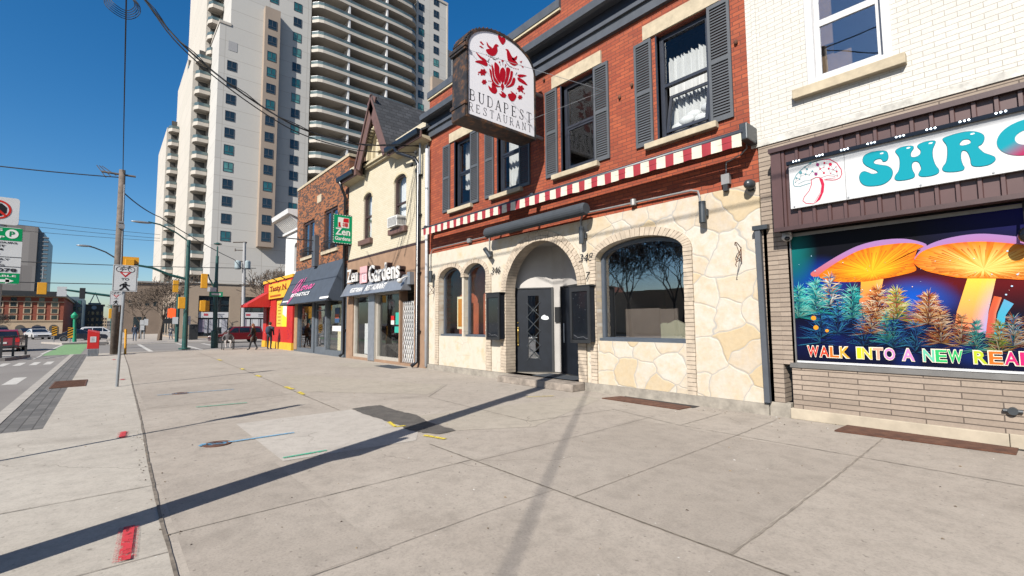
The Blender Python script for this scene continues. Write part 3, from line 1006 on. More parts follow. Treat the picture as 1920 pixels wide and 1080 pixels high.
# ground floor windows
def arched_window(nm, x0, x1, z0, zs, rise, y, bar=.06):
    m = MB()
    m.fill([archl(x0, x1, z0, zs, rise), archl(x0+bar, x1-bar, z0+bar, zs, max(.02, rise-bar))], .08, (0, y+.08, 0), EX, EZ, NY)
    m.box(x0-.02, x1+.02, y-.09, y, z0-.01, z0+.05)
    f = m.build('window', 'window_gray', RB)
    f['label'] = nm
    g = MB()
    g.fill([archl(x0+bar, x1-bar, z0+bar, zs, max(.02, rise-bar), 14)], .006, (0, y+.05, 0), EX, EZ, NY)
    g.build('pane', 'window_glass_dark' if x1-x0 > 1.5 else 'window_glass', f)
arched_window('left arched window of the pair', -12.70, -11.46, 1.10, 2.87, .35, D+.16)
arched_window('right arched window of the pair', -11.36, -10.28, 1.10, 2.87, .35, D+.16)
arched_window('big segmental arched window', -6.35, -4.32, 1.10, 2.86, .34, D+.16, .07)
m = MB()
m.box(-13.3, -9.95, 8.95, 9.05, 0, 3.4)
m.box(-10.0, -9.93, D+.4, 9.0, 0, 3.4)
m.build('dining_room_wall', 'interior_brown', RB)
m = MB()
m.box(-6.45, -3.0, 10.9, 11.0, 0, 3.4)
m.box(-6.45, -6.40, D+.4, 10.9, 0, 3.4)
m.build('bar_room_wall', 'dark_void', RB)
m = MB()
m.box(XL+.05, -9.95, D+.31, D+8.6, .0, .2)
m.build('ground_floor', 'interior_brown', RB)
MB().box(-6.40, XR-.05, D+.31, D+8.6, .0, .2).build('ground_floor', 'interior_brown', RB)
m = MB()
m.box(-6.15, -5.3, D+.75, D+.79, .2, 1.78)
m.box(-5.3, -4.9, D+.76, D+.80, .2, 1.76)
m.build('reflection_panel', 'interior_panel', RB)  # brown panel standing in for a reflection low in the big window
m = MB()
m.box(-12.6, -12.0, D+.62, D+.65, 1.3, 2.35)
m.build('picture_frame', 'cream_fabric', RB)
m = MB()
m.col = (.55, .22, .03)
m.box(-12.53, -12.08, D+.605, D+.62, 1.38, 2.27)
m.build('picture', 'print', RB)
t = thing('dining_chair', 'cream upholstered chair back with a scalloped top behind the big window', 'chair', (-4.62, 8.62, .2))
m = MB()
m.fill([[(-5.01, .6), (-4.41, .6), (-4.38, 1.44), (-4.46, 1.475), (-4.54, 1.45), (-4.63, 1.49), (-4.71, 1.53), (-4.79, 1.49), (-4.88, 1.45), (-4.96, 1.475), (-5.04, 1.44)]], .09, (0, 8.46, 0), EX, EZ, NY)
m.build('backrest', 'cream_fabric', t, bevel=.02)
MB().box(-5.01, -4.41, 8.47, 9.0, .6, .70).build('seat', 'cream_fabric', t, bevel=.02)
for x in (-4.98, -4.48):
    for y in (8.42, 8.92):
        MB().box(x, x+.05, y, y+.05, .2, .6).build('leg', 'interior_brown', t)
t = thing('dining_chair', 'small cream chair top seen inside the right window of the arched pair', 'chair', (-10.6, 8.7, .2))
m = MB()
m.fill([[(-10.82, .5), (-10.42, .5), (-10.40, 1.36), (-10.5, 1.42), (-10.62, 1.44), (-10.74, 1.42), (-10.84, 1.36)]], .08, (0, 8.75, 0), EX, EZ, NY)
m.build('backrest', 'cream_fabric', t, bevel=.02)
MB().box(-10.82, -10.42, 8.76, 9.2, .5, .6).build('seat', 'cream_fabric', t)
for x in (-10.8, -10.48):
    MB().box(x, x+.05, 8.78, 9.1, .2, .5).build('leg', 'interior_brown', t)
# upper windows, lintels, sills, shutters
wl = ['first upper window from the left, narrow with a dark frame', 'upper window partly behind the hanging sign', 'upper window right of the hanging sign, mirroring its red emblem', 'rightmost upper window with its lower sash tilted open']
for i, (x0, x1) in enumerate(wins):
    yw = D+.12
    m = MB()
    b = .085
    zm = 6.16
    m.fill([rectl(x0, x1, WZ0, WZ1), rectl(x0+b, x1-b, WZ0+b, zm-.03), rectl(x0+b, x1-b, zm+.03, WZ1-b)], .09, (0, yw+.09, 0), EX, EZ, NY)
    m.fill([rectl(x0+b, x1-b, WZ0+b, zm-.03), rectl(x0+b+.04, x1-b-.04, WZ0+b+.05, zm-.08)], .04, (0, yw+.055, 0), EX, EZ, NY) if i < 3 else None
    m.box(x0-.03, x0, D+.0, D+.2, WZ0, WZ1)
    m.box(x1, x1+.03, D+.0, D+.2, WZ0, WZ1)
    f = m.build('window', 'navy_trim', RB)
    f['label'] = wl[i]
    g = MB()
    g.box(x0+b, x1-b, yw+.05, yw+.056, zm+.03, WZ1-b)
    if i < 3:
        g.box(x0+b, x1-b, yw+.03, yw+.036, WZ0+b, zm-.03)
    g.build('pane', 'window_glass', f)
    if i == 3:
        s = MB()
        y0, y1 = yw-.01, yw+.17
        zb, zt = WZ0+.12, zm-.16
        xa, xb = x0+.10, x1-.09
        def tilt(u, v, w):
            return Vector((u, y0+(y1-y0)*(v-zb)/(zt-zb)+.03-w, v))
        fr = [rectl(xa, xb, zb, zt), rectl(xa+.06, xb-.06, zb+.06, zt-.06)]
        tmp = MB().fill(fr, .04, (0, 0, 0), EX, EZ, EY)
        s.add([tilt(p[0], p[2], p[1]) for p in tmp.v], tmp.f)
        s.build('tilted_sash', 'navy_trim', f)
        tmp = MB().fill([rectl(xa+.06, xb-.06, zb+.06, zt-.06)], .006, (0, .015, 0), EX, EZ, EY)
        MB().add([tilt(p[0], p[2], p[1]) for p in tmp.v], tmp.f).build('tilted_pane', 'window_glass', f)
    cu = MB()
    if i in (0, 1, 3):
        n = 40
        z0c = WZ0+.1
        z1c = WZ1-.38 if i == 3 else WZ1
        for k in range(n):
            ua, ub = x0+(x1-x0)*k/n, x0+(x1-x0)*(k+1)/n
            ya, yb = [yw+.34+.045*math.sin(q*2.1)+.02*math.sin(q*5.3) for q in (k, k+1)]
            za = z1c+(.06*abs(math.sin(k*.42)) if i == 3 else 0)
            zb2 = z1c+(.06*abs(math.sin((k+1)*.42)) if i == 3 else 0)
            lo = z0c+(.55 if i == 0 else 0)
            cu.poly([(ua, ya, lo), (ub, yb, lo), (ub, yb, zb2), (ua, ya, za)])
        cu.build('curtain', 'curtain', f)
    if i == 3:
        bm = MB()
        rr = random.Random(4)
        for k in range(9):
            bm.ell((x0+.25+.09*k, yw+.22+rr.uniform(-.05, .05), WZ0+.25+rr.uniform(-.03, .22)), .17, .07, .10, 10, 7)
        bm.build('bedding', 'curtain', f, smooth=True)
    li = MB()
    li.box(x0-.30, x1+.24, D-.015, D+.2, 7.235, 7.535)
    li.build('lintel', 'limestone', f)
    si = MB()
    si.box(x0-.29, x1+.13, D-.09, D+.2, 4.925, 5.045)
    si.build('sill', 'limestone', f, bevel=.012)
def make_shutter(w_, h_):
    m = MB()
    m.fill([rectl(0, w_, 0, h_), rectl(.05, w_-.05, .07, h_*.49), rectl(.05, w_-.05, h_*.49+.07, h_-.07)], .04, (0, 0, 0), EX, EZ, NY)
    s = m.build('shutter', 'shutter_gray', RB, local=True)
    l = MB()
    for z0, z1 in ((.07, h_*.49), (h_*.49+.07, h_-.07)):
        n = int((z1-z0)/.052)
        for k in range(n):
            z = z0+(z1-z0)*k/n
            l.hexa([(.05, -.035, z), (w_-.05, -.035, z), (w_-.05, -.028, z), (.05, -.028, z), (.05, -.006, z+.055), (w_-.05, -.006, z+.055), (w_-.05, 0, z+.055), (.05, 0, z+.055)])
    l.build('louvres', 'shutter_gray', s, local=True)
    return s
sh0 = make_shutter(.40, 2.19)
spots = [-12.53, -11.02, -10.32, -8.84, -7.86, -6.33, -5.26, -3.70]
for i, x in enumerate(spots):
    o = sh0 if i == 0 else copy_tree(sh0, RB)
    o.location = (x+8.1, .025, 5.03)
# cornice, parapet, coping
XC0, XC1 = -13.52, -2.80
m = MB()
m.box(XC0+.08, XC1-.05, D-.06, D+.03, 7.76, 7.98)
m.box(XC0+.04, XC1-.02, D-.12, D+.03, 7.98, 8.06)
m.box(XC0+.08, XC1-.05, D-.085, D+.03, 8.06, 8.10)
m.build('cornice_moulding', 'gray_trim', RB)
MB().box(XC0+.1, XC1-.05, D-.03, D+.03, 8.10, 8.40).build('cornice_frieze', 'navy_trim', RB)  # dark navy puts the shade under the crown into the colour
m = MB()
m.prism([(XC0, D+.03, 8.36), (XC0, D-.22, 8.34), (XC0, D-.30, 8.36), (XC0, D-.32, 8.50), (XC0, D-.28, 8.53), (XC0, D-.28, 8.56), (XC0, D+.03, 8.60)][::-1], (XC1-XC0, 0, 0))
m.build('cornice_crown', 'gray_trim', RB)
m = MB()
m.box(XL-.05, -7.3, D-.03, D+.36, 9.12, 9.18)
m.build('coping_flashing', 'cream_paint', RB)
MB().box(XL-.05, -7.3, D-.05, D+.38, 9.18, 9.40).build('coping_cap', 'gray_trim', RB)
m = MB()
m.box(-7.3, XR, D+.03, D+.36, 9.12, 9.9)
m.build('raised_parapet', 'red_brick', RB)
# house numbers
def numbers(txt, x, z, label):
    m = MB()
    m.text(txt, .27, (x, D-.03, z), EX, EZ, NY, .012, -.003, .25)
    o = m.build('house_number', 'black_paint', RB)
    o['label'] = label
numbers('346', -10.02, 2.84, 'house number 346')
numbers('348', -6.84, 2.84, 'house number 348')
m = MB()
m.text('7', .24, (-6.64, D-.05, 2.44), EX, EZ, NY, .01, 0, .2)
m.build('spare_number', 'black_paint', RB)
# conduits on the front
def conduit(pts, r=.016):
    m = MB()
    m.tube(pts, r, 8)
    return m.build('conduit', 'conduit', RB)
y = D-.03
conduit([(-13.2, y, 3.0), (-13.2, y, 3.7), (-13.17, y, 3.85), (-13.05, y, 3.93), (-10.2, y, 3.93)])
conduit([(-6.75, y, 3.55), (-6.75, y, 3.80), (-6.70, y, 3.90), (-6.6, y, 3.94), (-4.1, y, 3.90), (-3.98, y, 3.86), (-3.95, y, 3.75), (-3.95, y, 3.6)], .02)
conduit([(-10.08, y, 3.5), (-10.08, y, 3.95)])
conduit([(-3.46, y, 4.05), (-3.45, y, 4.25), (-3.2, y, 4.32), (-3.1, y, 4.4), (-3.08, y, 4.7)], .012)
m = MB()
m.lathe((-5.33, y-.03, 3.86), [(.06, 0), (.06, .12)], 14)
m.box(-3.53, -3.39, D-.08, D, 3.86, 4.04)
m.box(-11.1, -10.95, D-.07, D, 3.87, 3.99)
m.build('junction_boxes', 'conduit', RB)
m = MB()
m.box(-3.5, -3.42, D-.09, D-.02, 3.74, 3.86)
m.build('sensor', 'black_paint', RB)
# rusty wall bits
m = MB()
for px, py in ((1163, 183), (1381, 80), (1186, 160), (1021, 150)):
    p = W(px, py, D+.03)
    m.ell((p.x, D+.0, p.z), .035, .03, .045, 8, 6)
m.build('wall_hooks', 'rust', RB)
# white downpipe at the left edge and dark pipe at the right edge
t = thing('downpipe', 'white downpipe running down the left edge of the red brick restaurant', 'downpipe', (-13.42, D-.08, 0))
m = MB()
m.tube([(-13.36, D-.08, .08), (-13.38, D-.08, 4.2), (-13.40, D-.08, 7.4)], .055, 12)
m.build('pipe', 'pipe_white', t, smooth=True)
m = MB()
for z in (.9, 3.0, 4.25, 6.0):
    m.tube([(-13.38, D-.08, z), (-13.38, D-.08, z+.05)], .066, 12)
m.build('clamps', 'galv', t)
m = MB()
m.tube([(-13.47, D-.05, 4.5), (-13.46, D-.05, 7.55)], .03, 8)
m.tube([(-13.30, D-.05, 4.6), (-13.31, D-.05, 7.45)], .02, 8)
m.build('cable_conduit', 'galv', t)
t = thing('drain_pipe', 'dark brown square drainpipe ending halfway up between flagstone wall and tan stone', 'drainpipe', (-2.93, D-.09, .2))
m = MB()
m.hexa([(-2.97, D-.13, .21), (-2.89, D-.13, .21), (-2.89, D-.05, .21), (-2.97, D-.05, .21), (-3.0, D-.13, 2.97), (-2.92, D-.13, 2.97), (-2.92, D-.05, 2.97), (-3.0, D-.05, 2.97)])
m.build('pipe', 'gray_trim', t)
MB().box(-3.03, -2.80, D-.15, D-.02, 2.97, 3.04).build('pipe_cap', 'fixture_dark', t)
m = MB()
m.box(-2.90, -2.85, D-.035, D+.2, .2, 2.97)
m.build('brick_strip', 'red_brick', RB)
# ------------------------------------------------------------------ things hung on the restaurant
t = thing('striped_awning', 'retracted red and cream striped awning valance across the whole red brick front', 'awning', (-8.0, 7.65, 4.5))
m = MB()
m.tube([(-13.12, 7.66, 4.545), (-8, 7.66, 4.53), (-3.0, 7.66, 4.56)], .055, 12)
m.build('front_bar', 'navy_trim', t, smooth=True)
m = MB()
n = 240
x0, x1 = -13.12, -3.02
def vy(x):
    return 7.60+.010*math.sin(x*18.2)+.006*math.sin(x*7.7+1)
for i in range(n):
    xa, xb = x0+(x1-x0)*i/n, x0+(x1-x0)*(i+1)/n
    for z0, z1, k0, k1 in ((4.32, 4.43, 1, .5), (4.43, 4.53, .5, 0)):
        m.poly([(xa, 7.6+(vy(xa)-7.6)*k0, z0+.006*math.sin(xa*9.1)), (xb, 7.6+(vy(xb)-7.6)*k0, z0+.006*math.sin(xb*9.1)), (xb, 7.6+(vy(xb)-7.6)*k1, z1), (xa, 7.6+(vy(xa)-7.6)*k1, z1)])
m.build('valance', 'awning_stripe', t, smooth=True)
m = MB()
m.tube([(-13.0, 7.92, 4.62), (-3.1, 7.92, 4.62)], .085, 12)
m.build('fabric_roll', 'canvas_gray', t, smooth=True)
m = MB()
m.box(-3.06, -2.93, 7.62, 8.04, 4.42, 4.70)
m.box(-13.15, -13.05, 7.7, 8.04, 4.45, 4.68)
m.box(-8.1, -8.0, 7.7, 8.04, 4.50, 4.66)
m.build('end_brackets', 'fixture_dark', t, bevel=.02)
t = thing('rolled_canopy', 'rolled up dark gray canopy mounted over the arched doorway', 'canopy', (-8.1, 7.75, 3.8))
m = MB()
m.tube([(-9.86, 7.72, 3.93), (-9.80, 7.72, 3.93), (-6.40, 7.72, 3.95), (-6.34, 7.72, 3.95)], [.10, .14, .14, .12], 18)
m.build('canvas_roll', 'canvas_gray', t, smooth=False)
m = MB()
for x in (-9.6, -8.1, -6.6):
    m.box(x-.02, x+.02, 7.72, 8.04, 3.93, 3.99)
m.build('brackets', 'fixture_dark', t)
def wall_light(x, z, tilt, label):
    t = thing('wall_light', label, 'wall light', (x, 7.9, z), 'cylinder lights on the flagstone front')
    d = Vector((math.sin(tilt), -.0, math.cos(tilt)))
    p = Vector((x, 7.89, z))
    m = MB()
    m.tube([p-d*.19, p+d*.19], .062, 14)
    m.build('lamp_tube', 'fixture_dark', t)
    m = MB()
    m.tube([(x, 7.93, z), (x, 8.03, z)], .035, 8)
    m.lathe((x, 8.0, z-.06), [(.055, 0), (.055, .12)], 10)
    m.build('bracket', 'fixture_dark', t)
wall_light(-10.0, 3.42, -.75, 'tilted charcoal cylinder light left of the doorway arch')
wall_light(-6.63, 3.42, 0, 'upright charcoal cylinder light between doorway and big window')
wall_light(-3.85, 3.43, 0, 'upright charcoal cylinder light right of the big window')
wall_light(-13.0, 3.0, 0, 'charcoal cylinder light beside the white downpipe at the far left')
t = thing('bulkhead_light', 'round dark bulkhead light at the top right corner of the flagstone', 'wall light', (-3.05, 7.95, 3.7))
m = MB()
m.ell((-3.05, 7.93, 3.75), .085, .13, .085, 14, 10)
m.build('shade', 'fixture_dark', t, smooth=True)
MB().box(-3.10, -3.0, 7.98, 8.04, 3.66, 3.82).build('base', 'fixture_dark', t)
def menu_box(x0, label):
    t = thing('menu_case', label, 'menu case', (x0+.28, 7.95, 1.05), 'menu cases beside the doorway')
    y0 = 7.80
    MB().box(x0, x0+.54, y0+.02, 7.995, 1.06, 2.27).build('case', 'charcoal_door', t, bevel=.01)
    m = MB()
    m.fill([rectl(x0-.01, x0+.55, 1.04, 2.28), rectl(x0+.05, x0+.49, 1.11, 2.17)], .03, (0, y0+.02, 0), EX, EZ, NY)
    m.box(x0-.03, x0+.57, y0-.02, 8.0, 2.28, 2.305)
    m.build('frame', 'black_paint', t)
    MB().box(x0+.06, x0+.48, y0+.009, y0+.014, 1.12, 2.16).build('pane', 'car_glass', t)
    m = MB()
    m.col = (.30, .31, .33)
    rr = random.Random(int(x0*100))
    for k in range(16):
        u, v = x0+rr.uniform(.07, .46), rr.uniform(1.14, 2.1)
        s = rr.uniform(.002, .006)
        m.box(u, u+s*rr.uniform(1, 4), y0+.006, y0+.0085, v, v+s)
    p = [(x0+.08, 1.22), (x0+.2, 1.16), (x0+.36, 1.18), (x0+.46, 1.13)]
    ribbon(m, p, .004, (0, y0+.009, 0), EX, EZ, NY, .003)
    m.build('flaked_marks', 'print', t)
def ribbon(m, pts, wd, org, ex, ey, ez, d=.004, close=False):
    org, ex, ey, ez = Vector(org), Vector(ex), Vector(ey), Vector(ez)
    P = [Vector((p[0], p[1])) for p in pts]
    n = len(P)
    ws = wd if isinstance(wd, (list, tuple)) else [wd]*n
    L = []
    for i in range(n):
        a = P[max(i-1, 0)]
        b = P[min(i+1, n-1)]
        if close:
            a, b = P[(i-1) % n], P[(i+1) % n]
        t = (b-a)
        t = t.normalized() if t.length > 1e-9 else Vector((1, 0))
        q = Vector((-t.y, t.x))*ws[i]/2
        L.append((P[i]+q, P[i]-q))
    f = lambda v: org+ex*v.x+ey*v.y+ez*d
    idx = range(n) if close else range(n-1)
    for i in idx:
        j = (i+1) % n
        m.poly([f(L[i][1]), f(L[j][1]), f(L[j][0]), f(L[i][0])])
menu_box(-9.95, 'charcoal glazed menu case left of the doorway arch')
menu_box(-6.92, 'charcoal glazed menu case between doorway arch and big window')
def hook(x, z, s, label):
    t = thing('plant_bracket', label, 'bracket', (x, 8.0, z), 'iron hanging basket brackets')
    m = MB()
    r = .007
    y = 8.0
    m.tube([(x, y, z-.22*s), (x, y, z+.10*s)], r, 6)
    m.tube([(x, y, z+.08*s), (x, y-.20*s, z+.17*s), (x, y-.28*s, z+.17*s), (x, y-.30*s, z+.12*s), (x, y-.27*s, z+.10*s)], r, 6)
    m.tube([(x, y, z-.16*s), (x, y-.26*s, z-.24*s), (x, y-.30*s, z-.30*s), (x, y-.26*s, z-.33*s)], r, 6)
    m.tube([(x, y, z-.18*s), (x, y-.26*s, z+.17*s)], r, 6)
    m.tube([(x, y, z+.08*s), (x, y-.26*s, z-.24*s)], r, 6)
    tag(m.build('arm', 'rust', t))
hook(-3.26, 2.66, .8, 'rusty iron basket bracket on the flagstone right of the big window')
hook(-12.98, 2.60, .8, 'rusty iron basket bracket near the white downpipe')

# hanging box sign
SX = -7.74
SG = thing('hanging_sign', 'large arched white box sign with red folk emblem and serif lettering', 'sign', (-8.0, 6.58, 5.85))
Y0, Y1, ZB, ZS, RS = 5.55, 7.60, 5.87, 7.45, .66
outl = archl(Y0, Y1, ZB, ZS, RS, 28)
inn = archl(Y0+.05, Y1-.05, ZB+.06, ZS, RS-.06, 28)
n = N('rusty_metal')
v = n.coord()
c = n.ramp(n.noise(v, 5, 8, .7), [(.40, (.018, .018, .02)), (.52, (.05, .04, .035)), (.62, (.18, .08, .03)), (.72, (.28, .15, .07))])
n.out(c, .55, n.bump(n.noise(v, 30, 4), .4, .005), .2)
m = MB()
m.fill([outl], .46, (SX-.5, 0, 0), EY, EZ, EX)
m.build('box', 'rusty_metal', SG)
m = MB()
m.fill([outl, inn], .04, (SX-.04, 0, 0), EY, EZ, EX)
m.fill([outl, inn], .04, (SX-.54, 0, 0), EY, EZ, EX)
m.box(SX-.58, SX+.05, Y0-.07, Y0, ZS-.06, ZS+.01)
m.box(SX-.56, SX+.02, Y0-.05, Y0, ZS-.11, ZS-.06)
m.box(SX-.56, SX+.02, Y0-.05, Y0, ZB+.26, ZB+.33)
m.box(SX-.52, SX-.02, Y0-.03, Y0, ZB, ZB+.26)
nt_ = 26
for k in range(nt_):
    a = PI*(k+.5)/nt_
    c0 = (SX-.27, (Y0+Y1)/2+(1.045)*math.cos(a), ZS+.68*math.sin(a))
    m.box(c0[0]-.24, c0[0]+.24, c0[1]-.012, c0[1]+.012, c0[2]-.02, c0[2]+.02)
m.build('metal_frame', 'rusty_metal', SG)
m = MB()
m.col = (1.0, 1.0, 1.05)
m.fill([inn], .008, (SX-.025, 0, 0), EY, EZ, EX)
m.build('white_face', 'print', SG)
def Z2(u, v, X=SX):
    p = XP(840+u*.24067, 20+v*.24074, X)
    return (p.y, p.z)
RED = (.52, .008, .025)
m = MB()
m.col = RED
emb = [
 [(425, 262), (397, 215), (393, 192), (405, 186), (420, 207), (437, 203), (451, 222), (446, 245)],
 [(428, 440), (410, 462), (407, 515), (424, 560), (444, 540), (453, 490), (445, 455)],
 [(368, 398), (400, 430), (403, 480), (414, 560), (394, 550), (371, 505), (364, 440)],
 [(343, 415), (359, 447), (367, 510), (402, 568), (381, 566), (357, 528), (346, 470)],
 [(325, 450), (342, 468), (351, 532), (385, 577), (415, 588), (382, 592), (352, 566), (335, 510)],
 [(457, 442), (487, 452), (479, 500), (466, 553), (446, 575), (441, 558), (456, 510)],
 [(492, 470), (509, 475), (500, 530), (480, 568), (450, 588), (471, 553), (486, 510)],
 [(511, 520), (528, 530), (516, 575), (482, 594), (455, 594), (492, 568)],
 [(428, 560), (415, 580), (421, 605), (428, 622), (436, 605), (441, 588)],
 [(300, 300), (330, 293), (352, 288), (366, 264), (379, 257), (398, 271), (386, 280), (389, 310), (375, 340), (350, 351), (322, 340), (304, 320)],
 [(305, 240), (322, 268), (347, 288), (325, 290), (308, 270)],
 [(450, 298), (470, 300), (486, 325), (502, 355), (540, 400), (546, 415), (520, 427), (490, 412), (470, 385), (462, 340), (461, 312)],
 [(541, 348), (536, 377), (514, 387), (500, 365), (520, 363)],
 [(220, 318), (252, 348), (292, 374), (304, 394), (270, 382), (240, 354)],
 [(214, 395), (245, 384), (290, 390), (312, 410), (302, 430), (260, 413)],
 [(545, 498), (580, 494), (616, 505), (578, 516), (556, 516)],
 [(545, 518), (575, 528), (606, 554), (621, 580), (580, 562), (550, 542)],
 [(250, 240), (262, 236), (283, 262), (270, 264)], [(245, 271), (260, 271), (281, 289), (262, 287)],
 [(562, 395), (580, 388), (573, 407)], [(568, 418), (592, 436), (586, 444)],
 [(318, 580), (343, 600), (344, 560), (366, 578), (381, 600), (386, 625), (371, 645), (345, 636), (325, 612)],
 [(470, 648), (498, 642), (490, 622), (516, 640), (536, 660), (526, 690), (506, 704), (482, 690)],
 [(400, 640), (423, 648), (417, 624), (441, 640), (456, 655), (446, 676), (420, 669)],
]
for lp in emb:
    q = smooth_loop(lp, 3) if len(lp) > 4 else lp
    q = [Z2(*p) for p in q]
    m.fill([q], .004, (SX-.017, 0, 0), EY, EZ, EX)
def dot(u, v, r, k=10):
    m.fill([[Z2(u+r*math.cos(2*PI*i/k), v+r*math.sin(2*PI*i/k)) for i in range(k)]], .004, (SX-.017, 0, 0), EY, EZ, EX)
for u, v, r in ((275, 477, 15), (285, 553, 11), (568, 605, 15), (565, 672, 10)):
    dot(u, v, r*.9)
    for k in range(6):
        dot(u+r*1.25*math.cos(k*PI/3), v+r*1.25*math.sin(k*PI/3), r*.62, 8)
for u, v, r in ((428, 388, 9), (404, 398, 6), (452, 420, 6), (318, 350, 4), (332, 358, 4), (302, 340, 4), (516, 446, 4), (532, 450, 4), (548, 453, 4), (322, 545, 4), (336, 548, 4), (585, 632, 6), (597, 642, 5), (243, 478, 6), (240, 492, 5), (535, 640, 4)):
    dot(u, v, r, 8)
def line(pts, w_=3.0):
    m.col = (.10, .09, .10)
    q = [Z2(*p) for p in pts]
    ribbon(m, q, w_*.0038, (SX-.0125, 0, 0), EY, EZ, EX, .001)
for pts in ([(335, 355), (370, 378), (398, 365)], [(370, 378), (350, 372)], [(428, 395), (430, 420)], [(405, 402), (412, 425)], [(452, 425), (445, 440)], [(455, 400), (480, 430), (505, 440)], [(312, 395), (325, 370)], [(318, 415), (340, 432)], [(528, 500), (540, 478)], [(300, 385), (322, 400)]):
    line(pts)
m.build('folk_emblem', 'print', SG)
LET = {
 'B': ([[(.13, 0), (.13, 1)]], [[(.13, 1), (.38, 1), (.54, .9), (.54, .65), (.38, .53), (.13, .53)], [(.13, .53), (.43, .53), (.62, .4), (.62, .14), (.43, 0), (.13, 0)], [(0, 1), (.2, 1)], [(0, 0), (.2, 0)]]),
 'U': ([[(.13, 1), (.13, .28), (.22, .07)]], [[(.22, .07), (.38, 0), (.54, .08), (.62, .28), (.62, 1)], [(0, 1), (.27, 1)], [(.5, 1), (.75, 1)]]),
 'D': ([[(.13, 0), (.13, 1)]], [[(.13, 1), (.40, 1), (.62, .85), (.69, .5), (.62, .15), (.40, 0), (.13, 0)], [(0, 1), (.2, 1)], [(0, 0), (.2, 0)]]),
 'A': ([[(.36, 1), (.66, 0)]], [[(.36, 1), (.07, 0)], [(.17, .35), (.55, .35)], [(-.04, 0), (.18, 0)], [(.54, 0), (.78, 0)]]),
 'P': ([[(.13, 0), (.13, 1)]], [[(.13, 1), (.40, 1), (.58, .88), (.58, .6), (.40, .47), (.13, .47)], [(0, 1), (.2, 1)], [(0, 0), (.27, 0)]]),
 'E': ([[(.13, 0), (.13, 1)]], [[(0, 1), (.58, 1), (.58, .84)], [(.13, .52), (.45, .52)], [(.45, .42), (.45, .62)], [(0, 0), (.60, 0), (.62, .18)]]),
 'S': ([[(.14, .75), (.30, .58), (.45, .43), (.55, .27)]], [[(.54, .78), (.48, .95), (.30, 1), (.15, .93), (.12, .80), (.16, .72)], [(.55, .27), (.52, .1), (.34, 0), (.14, .05), (.07, .24)], [(.55, .72), (.55, .98)], [(.06, .02), (.06, .28)]]),
 'T': ([[(.34, 0), (.34, 1)]], [[(.02, .82), (.02, 1), (.66, 1), (.66, .82)], [(.22, 0), (.46, 0)]]),
 'R': ([[(.13, 0), (.13, 1)], [(.34, .48), (.66, 0)]], [[(.13, 1), (.40, 1), (.56, .88), (.56, .6), (.40, .48), (.13, .48)], [(0, 1), (.2, 1)], [(0, 0), (.27, 0)], [(.6, 0), (.76, 0)]]),
 'N': ([[(.13, 1), (.63, 0)]], [[(.13, 0), (.13, 1)], [(.63, 0), (.63, 1)], [(0, 1), (.15, 1)], [(0, 0), (.26, 0)], [(.5, 1), (.76, 1)]]),
}
def serif(m, word, org, ex, ey, ez, x0, x1, z, h, thick=.125, thin=.06):
    n = len(word)
    pitch = (x1-x0-.68*h)/(n-1)
    for i, ch in enumerate(word):
        th, tn = LET[ch]
        for st, wd in ((th, thick), (tn, thin)):
            for pl in st:
                ribbon(m, [(x0+i*pitch+p[0]*h*.95, z+p[1]*h) for p in pl], wd*h, org, ex, ey, ez, .002)
m = MB()
m.col = (.035, .035, .045)
a, b = Z2(170, 692), Z2(655, 872)
serif(m, 'BUDAPEST', (SX-.017, 0, 0), EY, EZ, EX, a[0], b[0], a[1]+.01, .235)
a, b = Z2(165, 780), Z2(655, 945)
serif(m, 'RESTAURANT', (SX-.017, 0, 0), EY, EZ, EX, a[0], b[0], a[1]+.03, .175, .10, .06)
m.build('lettering', 'print', SG)
m = MB()
m.tube([(SX-.25, 7.58, 7.2), (SX-.25, D+.03, 7.2)], .045, 10)
m.tube([(SX-.25, 7.58, 6.1), (SX-.25, D+.03, 6.1)], .045, 10)
m.tube([(SX-.02, 5.60, 7.35), (-6.05, D, 6.58)], .005, 5)
m.tube([(SX-.02, 7.3, 6.25), (-6.05, D, 6.58)], .004, 5)
m.tube([(SX-.4, 5.65, 7.2), (-10.6, D, 7.0)], .005, 5)
m.build('brackets_and_stays', 'galv', SG)

